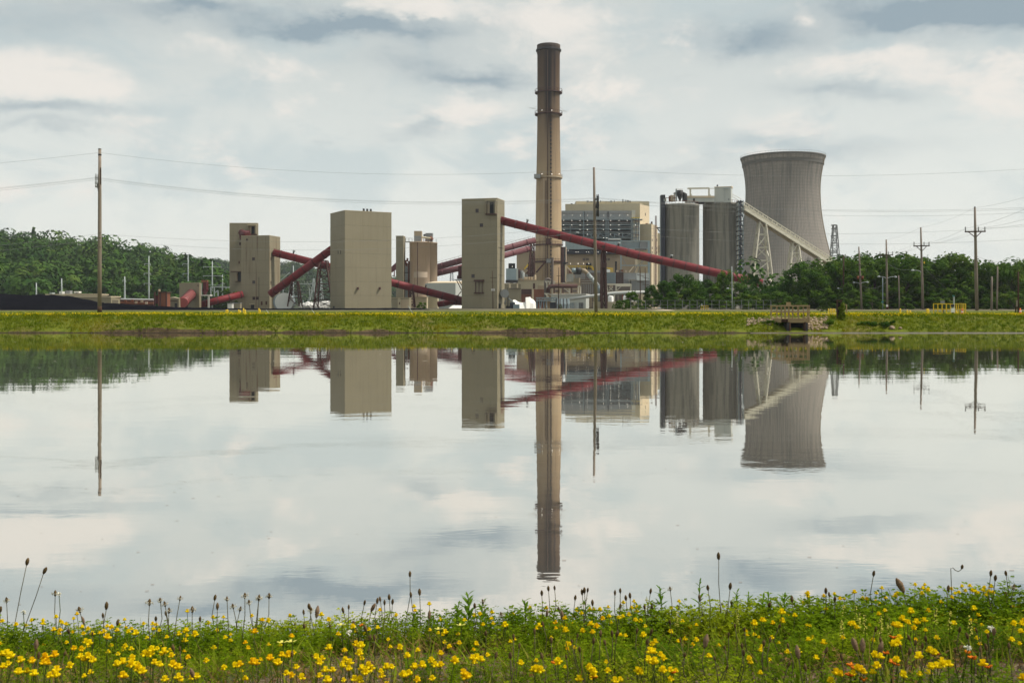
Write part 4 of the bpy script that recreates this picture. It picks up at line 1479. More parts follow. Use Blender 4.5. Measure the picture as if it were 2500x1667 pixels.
stain = material('rust_run', (.095, .058, .042), .85, .3, .2, .5, (.05, .032, .028))
up_shaft('cable_tray', -.9, chz(695), chz(130), .55, stain)
up_shaft('cable_tray', -2.0, chz(695), chz(445), .5, stain)
up_shaft('conduit', -3.3, chz(690), chz(440), .28, pale_concrete)
lad = up_shaft('ladder', .85, chz(690), chz(270), .14, rust_dark)
up_shaft('ladder_rail', 1.45, chz(690), chz(270), .10, rust_dark, lad)
for k in range(42):
    z = chz(690) + (chz(300) - chz(690)) * k / 41
    r = ch_r(z) + .45
    bar('ladder_cage', Vector((cc_.x + .7, cc_.y - r, z)), Vector((cc_.x + 1.6, cc_.y - r, z)), .75, steel_dark, lad)
z = chz(A7(0, 745)[1])
for s_, reach in ((-1, 5.6), (1, 4.6)):
    p = Vector((cc_.x + s_ * ch_r(z), cc_.y - 2, z + (.2 if s_ < 0 else -.6)))
    q = p + Vector((s_ * reach, -1, 1.0 if s_ < 0 else -.6))
    bar('antenna_boom', p, q, .16, pale_concrete, chim)
    bar('boom_stay', p + Vector((0, 0, 2.4)), p.lerp(q, .6), .12, pale_concrete, chim)
slab('cabin', A7(290, 1352), A7(350, 1390), chD - prof[4][0] - .6, 3.2, casing, chim)
for x in (365, 460, 530):
    slab('platform_light', A7(x - 2, 1350), A7(x + 2, 1354), chD - prof[4][0] - 2.0, .4, lamp_glow, chim)
for x in (365, 460):
    slab('platform_light', A7(x - 2, 740), A7(x + 2, 744), chD - prof[8][0] - 1.7, .3, lamp_glow, chim)
slab('junction_box', A8(480, 655), A8(525, 720), chD - ch_r(chz(590)) - 1.0, .8, rust_dark, chim)
slab('junction_box', A8(480, 885), A8(528, 930), chD - ch_r(chz(640)) - 1.0, .8, casing, chim)
bar('brace_pipe', at(*A8(365, 1040), chD - 10.2), at(*A8(465, 920), chD - 10.2), .5, rust_dark, chim, kind='cyl')

# ------------------------------------------------------------------ power house
PD = 690
pw = thing('power_house', 'large cream power house with open grey boiler galleries behind the smokestack', 'power station', (*ctr_at(1475, PD), GZ))


def pp_(x, y, D): return ctr_at(B4(x, y)[0], D)


a, b, c_ = pp_(168, 0, 694), pp_(1698, 0, 690), pp_(1892, 0, 709)
zt = EYE + (HORIZON - B4(0, 226)[1]) / FOC * 690
back = a + (c_ - b)
MB().prism([a, b, c_, back], GZ, zt).build('main_block', cream, pw)
Face(b, c_).panels(pw, cream_light, zt - 34, zt - .3, 2, 3, .08)  # sun-facing wall in a paler cream, sunlight put into the colour
Face(a, b).panels(pw, cream, zt - 14, zt - .2, 6, 1, .08)
a2, b2 = pp_(385, 0, 712), pp_(1892, 0, 712)
zt2 = EYE + (HORIZON - B4(0, 183)[1]) / FOC * 712
MB().prism([a2, b2, b2 + Vector((0, 30)), a2 + Vector((0, 30))], GZ, zt2).build('upper_block', cream, pw)
Face(b, c_).zplate('notch', B4(1775, 238), B4(1812, 250), .07, .4, black, pw)
Face(b, c_).zplate('slot_window', B4(1803, 420), B4(1812, 482), .07, .2, black, pw)
for x, y0, w in [(630, 168, 20), (680, 185, 5), (710, 186, 5), (722, 186, 5), (840, 176, 18), (893, 160, 5), (988, 186, 4), (1022, 186, 4), (1065, 184, 5), (1112, 168, 20), (1175, 156, 4), (1353, 138, 7), (1402, 152, 4), (1452, 160, 26), (1500, 172, 8), (300, 224, 18)]:
    slab('roof_vent', B4(x - w, y0), B4(x + w, 205 if x > 400 else 240), 708 if x > 400 else 693.5, 1.5, casing if w > 10 else steel_dark, pw)
# boiler casing and galleries
slab('boiler_casing', B4(94, 374), B4(1530, 548), 684, 4, casing, pw)
slab('casing_end', B4(1531, 366), B4(1604, 520), 684.5, 3, steel_pale, pw)
for x in (556, 1048):
    slab('drain_pipe', B4(x - 9, 388), B4(x + 9, 545), 683.4, .5, steel_dark, pw)
slab('casing_seam', B4(94, 428), B4(1528, 434), 683.8, .15, brown_wall, pw)
slab('gallery_wall', B4(94, 552), B4(1522, 995), 684.6, 3, steel_dark, pw)
for y0, y1 in [(594, 655), (697, 742), (788, 830), (880, 925)]:
    slab('boiler_wall', B4(94, y0), B4(1520, y1), 683.6, .9, brown_wall, pw)
floors = [(546, 560), (652, 668), (740, 754), (832, 844), (926, 940)]
for i, (y0, y1) in enumerate(floors):
    slab('gallery_floor', B4(94, y0), B4(1530 if i else 1755, y1), 677, 6.4, steel_blue, pw)
    bar('gallery_rail', at(*B4(94, y0 - 24), 676.8), at(*B4(1522, y0 - 24), 676.8), .22, steel_blue, pw)
for x, y0, y1 in [(270, 665, 840), (545, 390, 935), (1005, 545, 985), (1046, 545, 985), (1520, 545, 995), (1178, 840, 930), (1347, 840, 930), (840, 840, 930), (700, 840, 930)]:
    bar('gallery_post', at(*B4(x, y0), 676.4), at(*B4(x, y1), 676.4), .5, steel_blue, pw)
for xa, ya, xb, yb in [(580, 925, 660, 848), (660, 848, 740, 925), (820, 915, 890, 846), (890, 846, 990, 915), (1060, 860, 1150, 915), (1185, 860, 1340, 915), (1360, 915, 1500, 860)]:
    bar('gallery_brace', at(*B4(xa, ya), 676.6), at(*B4(xb, yb), 676.6), .32, steel_blue, pw)
bar('steam_pipe', at(*B4(1050, 965), 675.5), at(*B4(1310, 965), 675.5), .45, steel_pale, pw, kind='cyl')
for y, xsr in [(575, (137, 303, 470, 622, 950, 1100, 1270, 1440)), (668, (137, 303, 470, 622, 950, 1100, 1270, 1605)), (762, (143, 470, 622, 950, 1100, 1270)), (857, (622, 1100, 1270)), (928, (955, 1020)), (468, (143, 310, 480, 630, 962, 1105, 1283, 1450))]:
    for x in xsr:
        r_ = 3.6 if y > 500 else 2.4
        slab('lamp', B4(x - r_, y - r_), B4(x + r_, y + r_), 676.0 if y > 500 else 683.2, .5, lamp_glow, pw)
# stair tower of pipes at the gallery's right end
for x in (1552, 1580, 1612, 1645, 1682):
    bar('riser_pipe', at(*B4(x, 530), 679), at(*B4(x, 985), 679), .5, [truss_white, rust, galv, beige, rust_dark][x % 5], pw, kind='cyl')
for y in (520, 560, 640, 740, 835, 930):
    slab('stair_landing', B4(1535, y - 5), B4(1690, y + 5), 678, 5, steel_blue if y > 520 else yellow, pw)
for k, y in enumerate((570, 600, 660, 700, 760, 800, 855, 895, 950)):
    bar('stair_flight', at(*B4(1560, y + 20 * (k % 2)), 678), at(*B4(1680, y + 20 * ((k + 1) % 2)), 678), .3, [rust, beige, galv][k % 3], pw)
slab('stair_back', B4(1540, 545), B4(1690, 985), 683, 2, brown_wall, pw)
# right-hand wings
wg = thing('power_house_wing', 'tall sunlit cream wing with ladder at the right end of the power house', 'building', (*pp_(1935, 0, 688), GZ))
a, b, c_ = pp_(1694, 0, 690), pp_(1934, 0, 686), pp_(2060, 0, 706)
z_a = EYE + (HORIZON - B4(0, 645)[1]) / FOC * 688
MB().prism([a, b, c_, a + c_ - b], GZ, z_a).build('wall', cream, wg)
fr_ = Face(b, c_)
fr_.plate('cladding', 0, fr_.L, GZ, z_a - .3, .003, .07, cream_light, wg)  # lighter cream on this side carries the sunlight in its colour
for x in (1950, 2042):
    for y in (975, 1140, 1228):
        fr_.zplate('slot_window', B4(x - 7, y - 26), B4(x + 7, y + 26), .07, .2, brown_wall, wg)
for x in (1985, 2004):
    fr_.zplate('ladder_rail', B4(x - 3, 480), B4(x + 3, 1900), 1.0, 1.25, rust_dark, wg)
for y in range(500, 1900, 36):
    fr_.zplate('ladder_rung', B4(1986, y), B4(2003, y + 8), 1.0, 1.2, rust_dark, wg)
slab('roof_fan', B4(1930, 598), B4(1958, 655), 688, 2, rust_dark, wg)
slab('roof_fan', B4(1820, 630), B4(1860, 645), 692, 2, rust, wg)
wg2 = thing('power_house_wing', 'lower cream wing half hidden by the dark blue column', 'building', (*pp_(2090, 0, 715), GZ))
slab('wall', B4(2040, 832), B4(2150, 2360), 716, 12, cream, wg2)
slab('recess', B4(2066, 1090), B4(2112, 1236), 715.7, .25, beige, wg2)
# conveyor gallery, dark band and lower wall
gl_ = thing('conveyor_gallery', 'pale blue enclosed gallery with a dark underside across the power house front', 'gallery', (*ctr_at(1450, 668), GZ))
a, b = at(*B4(182, 1000), 668), at(*B4(1310, 1165), 668)
nn = 15
for k in range(nn):
    x0 = a.x + (b.x - a.x) * k / nn
    x1 = a.x + (b.x - a.x) * (k + 1) / nn
    block('cladding_panel', x0 + .06, x1 - .06, 668, 668.4, b.z, a.z, blue_panel, gl_)
block('core', a.x, b.x, 668.3, 673, b.z, a.z + .1, steel_blue, gl_)
slab('underside_wall', B4(186, 1168), B4(1310, 1262), 669, 3, navy, gl_)
for x, y in [(225, 1190), (388, 1222), (432, 1222), (603, 1222), (645, 1222), (842, 1222), (1018, 1222)]:
    slab('lamp', B4(x - 3, y - 3), B4(x + 3, y + 3), 668.6, .35, lamp_glow, gl_)
lw = thing('turbine_hall', 'beige lower hall wall with dark louvers and lamps under the pale blue gallery', 'building', (*ctr_at(1465, 672), GZ))
slab('wall', B4(170, 1264), B4(1598, 2360), 672, 12, beige, lw)
for x0, x1 in [(526, 580), (594, 652), (985, 1022), (1034, 1082)]:
    slab('louver', B4(x0, 1345), B4(x1, 1396), 671.6, .35, brown_wall, lw)
slab('door_opening', B4(594, 1446), B4(704, 1575), 671.8, .15, black, lw)
for x in (275, 432, 545, 652):
    slab('lamp', B4(x - 4, 1452), B4(x + 4, 1460), 671.2, .4, lamp_glow, lw)
slab('flue', B4(1192, 1412), B4(1228, 1640), 668, 1.5, steel_dark, lw)
slab('railing_board', B4(195, 1502), B4(700, 1512), 670.5, .4, yellow, lw)
slab('railing_board', B4(195, 1530), B4(700, 1536), 670.5, .4, yellow, lw)
for x in range(200, 700, 60):
    bar('railing_post', at(*B4(x, 1500), 670.6), at(*B4(x, 1565), 670.6), .25, yellow, lw)
bar('yellow_stair', at(*B4(705, 1510), 670), at(*B4(760, 1600), 670), 1.2, yellow, lw)
sfm = thing('steelwork', 'pale blue steel frame with dark upper bay right of the gallery', 'steel frame', (*ctr_at(1550, 664), GZ))
slab('bay_wall', B4(1318, 1012), B4(1862, 1142), 667, 3, steel_blue, sfm)
slab('bay_side', B4(1700, 1014), B4(1860, 1140), 666.4, .5, casing, sfm)
for x in (1310, 1872, 1895):
    bar('post', at(*B4(x, 965 if x < 1400 else 990), 665), at(*B4(x, 2300), 665), .7, blue_panel, sfm)
for y in (995, 1150, 1495, 1860):
    bar('beam', at(*B4(1310, y), 664.8), at(*B4(1895, y + 3), 664.8), .6, blue_panel, sfm)
for xa, ya, xb, yb in [(1320, 1020, 1480, 1130), (1320, 1320, 1420, 1500), (1640, 1500, 1860, 1340), (1740, 1340, 1740, 1500), (1700, 1500, 1640, 1720), (1480, 1850, 1640, 1500)]:
    bar('brace', at(*B4(xa, ya), 664.9), at(*B4(xb, yb), 664.9), .35, casing, sfm)
slab('catwalk', B4(1600, 1150), B4(1835, 1185), 663, 2, brown_wall, sfm)
slab('column_casing', B4(1600, 1370), B4(1650, 1850), 666.5, 2, cream_light, sfm)


# ------------------------------------------------------------------ works round the foot of the smokestack
def shed_z(name, label, cat, z0, z1, D, depth, mat, roof=None, parts=()):
    r_ = thing(name, label, cat, (*ctr_at((z0[0] + z1[0]) / 2, D), GZ))
    slab('wall', z0, z1, D, depth, mat, r_)
    if roof:
        slab('roof', (z0[0] - 1, z0[1] - 1.2), (z1[0] + 1, z0[1] - .04), D - .3, depth + .6, roof, r_)
    for nm_, c0, c1, dd, mt in parts:
        slab(nm_, c0, c1, D - dd, dd - .004, mt, r_)
    return r_


shed_z('back_hall', 'beige back hall left of the smokestack under the distant tubes', 'building', B2(296, -60), B2(720, 1250), 668, 10, beige, tan_trim)
bx = shed_z('roof_plant', 'pale blue boxy housing with a black louvered cap left of the smokestack', 'plant housing', B2(50, 332), B2(285, 596), 600, 8, blue_panel, None,
            [('louver_cap', B2(106, 216), B2(262, 330), .02, black)])
slab('side_panel', B2(286, 334), B2(330, 596), 600.3, 7, white_wall, bx)
slab('plinth', B2(40, 597), B2(320, 660), 599, 9, steel_dark, bx)
bar('stand', at(*B2(180, 660), 602), at(*B2(180, 1200), 602), 2.0, steel_dark, bx)
slab('lamp', B2(190, 284), B2(198, 292), 599.6, .3, lamp_glow, bx)
slab('cap_block', B2(106, 218), B2(262, 331), 600.2, 5, black, bx)
lb3 = shed_z('low_building', 'low tan building with pale pilasters beside the tall tan tower', 'building', B2(10, 684), B2(392, 1260), 560, 10, tan, cream_light,
             [('pilaster', B2(120, 690), B2(158, 780), .3, cream_light), ('pilaster', B2(298, 690), B2(330, 780), .3, cream_light), ('pipe_run', B2(130, 792), B2(392, 800), .4, rust_dark)])
cb = thing('base_house', 'stained cream base house with rusted lower plates at the smokestack foot', 'building', (*ctr_at(1295, 606), GZ))
slab('wall', B2(290, 612), B2(930, 1260), 606, 12, cream, cb)
slab('parapet', B2(285, 598), B2(940, 611.5), 605.6, 12.6, beige, cb)
slab('rust_plate', B2(402, 806), B2(642, 924), 605.2, .7, rust_dark, cb)
slab('rust_plate', B2(402, 925), B2(642, 1260), 605.3, .6, rust, cb)
slab('rust_plate', B2(690, 812), B2(928, 1260), 605.1, .8, rust, cb)
slab('rust_plate', B2(776, 724), B2(916, 811), 605.6, .3, beige, cb)
slab('pilaster', B2(645, 812), B2(686, 1040), 604.6, 1.2, cream_light, cb)
slab('slot_opening', B2(670, 672), B2(716, 800), 605.5, .4, rust_dark, cb)
for x, y0, y1, mt in [(340, 360, 598, rust_dark), (400, 380, 598, casing), (430, 420, 598, galv), (480, 530, 598, cream_light), (520, 535, 598, cream_light), (575, 530, 598, cream_light), (640, 540, 598, cream_light), (720, 480, 598, cream_light)]:
    bar('roof_pipe', at(*B2(x, y0), 612), at(*B2(x, y1), 612), 1.3 if x < 440 else .6, mt, cb, kind='cyl')
for y in (532, 560, 588):
    bar('roof_rail', at(*B2(465, y), 611), at(*B2(735, y), 611), .3, cream_light, cb)
slab('roof_house', B2(410, 468), B2(560, 598), 614, 4, casing, cb)
for k, (x, y) in enumerate([(360, 570), (410, 575), (300, 585)]):
    slab('roof_box', B2(x - 25, y - 12), B2(x + 25, 598), 609, 3, [beige, pale_concrete, beige][k], cb)
ld = thing('flight_of_stairs', 'dark rusty stair frame against the left flank of the smokestack', 'stair', (*ctr_at(1296, 622), GZ))
for x in (570, 610, 655, 700):
    bar('post', at(*B2(x, 215 if x < 600 else 0), 624), at(*B2(x, 600), 624), 1.1 if x > 600 else .8, rust_dark, ld)
for k, (xa, ya, xb, yb) in enumerate([(470, 350, 560, 240), (500, 460, 640, 330), (560, 330, 700, 200), (540, 460, 700, 460), (520, 340, 700, 345), (560, 215, 700, 210)]):
    bar('flight' if k < 3 else 'landing', at(*B2(xa, ya), 623), at(*B2(xb, yb), 623), .8, yellow if k == 0 else rust_dark, ld)
slab('landing_box', B2(565, 215), B2(660, 300), 623.5, 2, steel_dark, ld)
rd = thing('riser_duct', 'dark downcomer pipes along the right flank of the smokestack', 'duct', (*ctr_at(1376, 628), GZ))
for x, w, mt in [(1352, 1.4, rust_dark), (1385, 1.2, steel_dark), (1420, .55, pale_concrete), (1330, .5, beige)]:
    bar('pipe', at(*B2(x, -160), 629), at(*B2(x, 660), 629), w, mt, rd, kind='cyl')
slab('clamp_plate', B2(1345, 188), B2(1475, 215), 627, 2, steel_dark, rd)
# duct house right of the stack
dh = thing('duct_house', 'pale ribbed duct house at the right foot of the smokestack', 'building', (*ctr_at(1392, 618), GZ))
for k in range(6):
    slab('ribbed_panel', B2(1424 + k * 30, 462), B2(1450 + k * 30, 640), 618 - .1 * (k % 2), 5, white_wall, dh)
slab('base_wall', B2(1100, 664), B2(1752, 1260), 616, 8, beige, dh)
slab('block', B2(1600, 552), B2(1724, 663), 617, 5, tan, dh)
slab('block_end', B2(1725, 550), B2(1756, 900), 616.4, 5, cream_light, dh)
bar('gable_brace', at(*B2(1430, 270), 617), at(*B2(1600, 450), 617), .8, cream_light, dh)
bar('gable_brace', at(*B2(1420, 250), 617), at(*B2(1420, 640), 617), .8, cream_light, dh)
slab('rust_patch', B2(1490, 350), B2(1580, 440), 617.5, .6, rust, dh)
# big elbow pipe
ep = thing('elbow_pipe', 'large grey elbow pipe with dark joint sweeping down right of the smokestack', 'pipe', (*ctr_at(1440, 610), GZ))
path = [B2(1560, 378), B2(1660, 378), B2(1780, 372), B2(1850, 385), B2(1920, 450), B2(2080, 640), B2(2170, 740), B2(2210, 830), B2(2215, 960), B2(2215, 1150)]
P_ = [at(*p, 609) for p in path]
MB().tube(P_[:2], 1.35, 18).build('pipe_end', blue_panel, ep, True)
MB().tube(P_[1:3], 1.7, 18).build('dark_joint', steel_dark, ep, True)
MB().tube(P_[2:5], 1.25, 18).build('rusty_elbow', beige, ep, True)
MB().tube(P_[4:7], 1.25, 18).build('slope_pipe', galv, ep, True)
MB().tube(P_[6:], 1.45, 18).build('down_pipe', steel_blue, ep, True)
for p, q in ((P_[4], P_[5]), (P_[5], P_[6])):
    for k in (.1, .6):
        c_ = p.lerp(q, k)
        d = (q - p).normalized()
        bar('flange', c_ - d * .2, c_ + d * .2, 1.5, casing, ep, kind='cyl', n=18)
slab('pipe_bridge', B2(1600, 380), B2(1780, 470), 611, 2, steel_dark, ep)
# grey plant halls to the right of it
gh = thing('grey_plant', 'grey ribbed precipitator block under the beige hall', 'plant block', (*ctr_at(1490, 640), GZ))
slab('left_block', B2(1900, 380), B2(2260, 700), 640, 8, casing, gh)
n_ = 12
for k in range(n_):
    slab('ribbed_panel', B3(322 + k * 19.2, 575), B3(322 + k * 19.2 + 17, 800), 636 + .15 * (k % 2), 5, steel_blue, gh)
slab('brown_machine', B3(552, 562), B3(716, 815), 637, 5, brown_wall, gh)
for x in (565, 600, 640, 680, 705):
    bar('machine_rib', at(*B3(x, 560), 636.6), at(*B3(x, 815), 636.6), .5, rust_dark, gh)
slab('upper_block', B3(716, 578), B3(990, 716), 637, 6, casing, gh)
slab('upper_end', B3(991, 580), B3(1262, 742), 637.4, 6, steel_pale, gh)
for k in range(5):
    slab('ribbed_panel', B3(718 + k * 23, 718), B3(718 + k * 23 + 20, 822), 637 + .15 * (k % 2), 3, casing, gh)
slab('lower_block', B3(880, 744), B3(1280, 962), 634, 8, casing, gh)
slab('block_trim', B3(838, 733), B3(1268, 742), 633, 4, steel_pale, gh)
slab('white_tank', B3(330, 505), B3(430, 562), 640, 3, light_box, gh)
for x0, x1, y in [(250, 440, 468), (440, 492, 480)]:
    slab('yellow_rail', B3(x0, y), B3(x1, y + 10), 641, .5, yellow, gh)
for x in range(400, 492, 22):
    bar('yellow_post', at(*B3(x, 468), 640.8), at(*B3(x, 560), 640.8), .3, yellow, gh)
bar('yellow_stair', at(*B3(835, 560), 640), at(*B3(935, 440), 640), .6, cream_light, gh)
for x, y in [(590, 540), (640, 535), (690, 530), (770, 545)]:
    slab('roof_fitting', B3(x - 22, y - 22), B3(x + 22, y + 18), 638.4, 2, [rust, brown_wall, pale_concrete][x % 3], gh)
# steelwork bay
wfm = thing('pump_bay', 'white-framed open pump bay below the grey precipitator', 'steel frame', (*ctr_at(1510, 628), GZ))
slab('dark_bay', B3(350, 826), B3(870, 985), 632, 4, brown_wall, wfm)
for xa, ya, xb, yb, w in [(345, 822, 880, 822, .9), (360, 980, 880, 972, .7), (350, 822, 378, 960, .8), (560, 825, 560, 960, .9), (880, 830, 870, 960, .6), (410, 880, 490, 950, .5), (490, 880, 410, 950, .5), (580, 850, 860, 846, 1.2), (560, 960, 660, 870, .4)]:
    bar('frame_member', at(*B3(xa, ya), 628), at(*B3(xb, yb), 628), w, truss_white, wfm)
slab('tank_drum', B3(420, 840), B3(495, 880), 629, 2, pale_concrete, wfm)
lr = thing('louver_bank', 'banded pinkish louver bank behind the elbow pipe', 'louver bank', (*ctr_at(1432, 622), GZ))
for k in range(7):
    slab('slat', B2(1770, 580 + k * 16), B2(2070, 588 + k * 16), 622 - .1 * (k % 2), .5, [beige, rust_dark, white_wall][k % 3], lr)
slab('dark_back', B2(1640, 430), B2(2260, 960), 624, 4, brown_wall, lr)
for x in range(1780, 2060, 42):
    bar('post', at(*B2(x, 690), 621), at(*B2(x, 960), 621), .4, casing, lr)
for x in range(1640, 1880, 30):
    bar('post', at(*B2(x, 440), 621), at(*B2(x, 580), 621), .5, casing, lr)
# white flat building with pump row on its roof
wl = thing('flat_white_building', 'flat white building with a row of red-capped pumps on its roof', 'building', (*ctr_at(1388, 556), GZ))
a, b, c_ = ctr_at(B2(1085, 0)[0], 556), ctr_at(B2(1885, 0)[0], 552), ctr_at(B2(1958, 0)[0], 566)
zt = EYE + (HORIZON - B2(0, 940)[1]) / FOC * 554
MB().prism([a, b, c_, a + c_ - b], GZ, zt).build('wall', white_wall, wl)
MB().prism([a + Vector((-1, -.5)), b + Vector((0, -.6)), c_ + Vector((.6, .3)), a + c_ - b], zt + .01, zt + .5).build('roof', white_paint, wl)
Face(a, b).panels(wl, white_wall, GZ, zt - .1, 7, 1, .06)
for x in (1165, 1365, 1565):
    slab('pump', B2(x - 22, 785), B2(x + 10, 905), 558, 1.5, rust_dark, wl)
    slab('motor', B2(x + 20, 820), B2(x + 110, 880), 558, 1.5, brown_wall, wl)
    slab('pump_base', B2(x - 40, 900), B2(x + 50, 934), 557.5, 2, pale_concrete, wl)
for xa, ya, xb, yb in [(1090, 772, 1710, 772), (1110, 772, 1110, 905), (1300, 772, 1300, 905), (1505, 772, 1505, 905), (1712, 745, 1712, 905), (1380, 780, 1490, 870), (1765, 760, 1765, 915), (1712, 740, 1765, 750)]:
    bar('roof_frame', at(*B2(xa, ya), 556.5), at(*B2(xb, yb), 556.5), .5, truss_white, wl)
MB().tube([at(*B2(1020, 900), 555), at(*B2(1020, 800), 555), at(*B2(1060, 750), 555), at(*B2(1110, 742), 555), at(*B2(1690, 738), 555)], 1.1, 14).build('header_pipe', rust_dark, wl, True)
# stack-foot pipe frame
pf = thing('vent_frame', 'white pipe frame around a dark curved vent before the smokestack', 'pipe frame', (*ctr_at(1340, 590), GZ))
MB().tube([at(*B2(955, 1000), 592), at(*B2(955, 650), 592), at(*B2(975, 590), 592), at(*B2(1020, 570), 592), at(*B2(1065, 590), 592), at(*B2(1085, 650), 592), at(*B2(1085, 760), 592)], .9, 12).build('curved_vent', brown_wall, pf, True)
for xa, ya, xb, yb in [(945, 630, 1170, 630), (960, 640, 1000, 680), (1080, 640, 1040, 680), (990, 650, 990, 990), (1060, 650, 1060, 760), (1130, 630, 1150, 690), (1170, 630, 1150, 690), (930, 910, 1050, 910), (950, 915, 1030, 990)]:
    bar('frame_member', at(*B2(xa, ya), 590), at(*B2(xb, yb), 590), .55, truss_white, pf)
bar('tall_vent', at(*B2(1120, 85), 588), at(*B2(1110, 760), 588), .75, brown_wall, pf, kind='cyl')

# ------------------------------------------------------------------ yard things before the plant
tp = thing('tarp_heap', 'heap under a bright white tarpaulin before the rusted plates', 'heap', (*ctr_at(1275, 470), GZ))
tops = [(165, 1300), (215, 1040), (265, 1040), (330, 1080), (420, 1108), (480, 1095), (520, 990), (590, 988), (640, 1005), (690, 1050), (720, 1120), (760, 1290)]
vs, fs = [], []
for i, (x, y) in enumerate(tops):
    for k, (dd, kk) in enumerate([(0, 0), (2, .62), (4.5, 1.0), (7, .9), (11, 0)]):
        p = at(*B2(x, 1295 + (y - 1295) * kk), 466)
        vs.append((p.x + random.uniform(-.4, .4) * (k % 4 > 0), 466 + dd + random.uniform(-.5, .5), max(GZ - .1, p.z + random.uniform(-.35, .2) * (k % 4 > 0))))
for i in range(len(tops) - 1):
    for k in range(4):
        a = i * 5 + k
        fs.append((a, a + 5, a + 6, a + 1))
MB().add(vs, fs).build('tarpaulin', tarp, tp)
tp2 = thing('tarp_heap', 'low white tarpaulin heap left of the tall tan tower foot', 'heap', (*ctr_at(1110, 470), GZ))
vs, fs = [], []
for i, (x, y) in enumerate([(1540, 1330), (1580, 1300), (1630, 1292), (1680, 1288), (1720, 1300), (1760, 1335)]):
    for k, (dd, kk) in enumerate([(0, 0), (2, .7), (4.5, 1.0), (9, 0)]):
        p = at(*A3(x, 1345 + (y - 1345) * kk), 466)
        vs.append((p.x, 466 + dd, max(GZ - .1, p.z + random.uniform(-.2, .1) * (k % 3 > 0))))
for i in range(5):
    for k in range(3):
        a = i * 4 + k
        fs.append((a, a + 4, a + 5, a + 1))
MB().add(vs, fs).build('tarpaulin', tarp, tp2)
for lb, x0, y0, x1, mt in [('dark blue container beside the white tarpaulin heap', 135, 1120, 260, navy), ('pale blue container before the white tarpaulin heap', 215, 1168, 362, blue_panel)]:
    r_ = thing('container', lb, 'container', (*ctr_at(B2((x0 + x1) / 2, 0)[0], 440), GZ))
    slab('body', B2(x0, y0), B2(x1, 1285), 440 if mt is navy else 436, 3, mt, r_)
    slab('lid', B2(x0 - 4, y0 - 10), B2(x1 + 4, y0 - .5), 439.8 if mt is navy else 435.8, 3.4, steel_blue, r_)
    for k in range(4):
        xx = x0 + (x1 - x0) * (k + .5) / 4
        slab('rib', B2(xx - 3, y0 + 6), B2(xx + 3, 1280), 439.8 if mt is navy else 435.8, .19, mt, r_)
bc = thing('blower', 'grey cylindrical blower with bent pipe beside the tall tan tower', 'blower', (*ctr_at(1236, 446), GZ))
p0 = at(*B2(20, 910), 446)
MB().tube([(p0.x, 442, p0.z), (p0.x, 448, p0.z)], 1.9, 20).build('drum', casing, bc, True)
MB().tube([at(*B2(100, 1020), 444), at(*B2(180, 1080), 444), at(*B2(215, 1110), 444), at(*B2(215, 1285), 444)], .35, 10).build('outlet_pipe', steel_pale, bc, True)
MB().tube([at(*B2(60, 1070), 444), at(*B2(30, 1090), 444), at(*B2(25, 1160), 444)], .35, 10).build('inlet_pipe', casing, bc, True)
for x, y, w in [(75, 1190, .9), (115, 1195, .9), (100, 940, .3), (80, 770, .2)]:
    bar('post', at(*B2(x, y), 443), at(*B2(x, 1290), 443), w, steel_dark, bc)
# stacked steel trusses
ts = thing('stacked_trusses', 'row of blue-grey steel roof trusses leaning in the yard', 'steel trusses', (*ctr_at(1345, 430), GZ))
for y in (1008, 1070):
    bar('chord', at(*B2(735, y), 430), at(*B2(1220, y), 430), .45, steel_blue, ts)
for k in range(9):
    x = 745 + k * 53
    bar('web', at(*B2(x, 1008 if k % 2 else 1070), 430), at(*B2(x + 53, 1070 if k % 2 else 1008), 430), .32, steel_blue, ts)
for k in range(10):
    x = 740 + k * 26
    bar('leg', at(*B2(x, 1075), 430.5), at(*B2(x + 18 - (k % 3) * 26, 1285), 429.6), .32, steel_blue if k % 2 else steel_dark, ts)
for k in range(12):
    x = 1200 + k * 27
    MB().tube([at(*B2(x - 8, 1285), 429 + k * .3), at(*B2(x + 4, 1150), 429 + k * .3), at(*B2(x + 12 - 2 * k, 1030), 430 + k * .3)], [.38, .38, .30], 6).build('bent_leg', steel_blue if k % 3 else steel_dark, ts)
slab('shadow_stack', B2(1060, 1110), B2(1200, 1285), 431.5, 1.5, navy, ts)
for k in range(3):
    x0 = 1530 + k * 105
    r_ = thing('pallet_stack', ['left stack of blue pallets before the flat white building', 'middle stack of pale pallets before the flat white building', 'right stack of blue pallets before the flat white building'][k], 'pallets', (*ctr_at(B2(x0 + 45, 0)[0], 436), GZ), 'pallet stacks')
    for j in range(7):
        slab('pallet', B2(x0, 1120 + j * 23), B2(x0 + 86, 1134 + j * 23), 436, 3, [steel_blue, galv, navy][k], r_)
    for x in (x0 + 6, x0 + 43, x0 + 80):
        slab('post', B2(x - 5, 1118), B2(x + 5, 1285), 437, 1, steel_dark, r_)
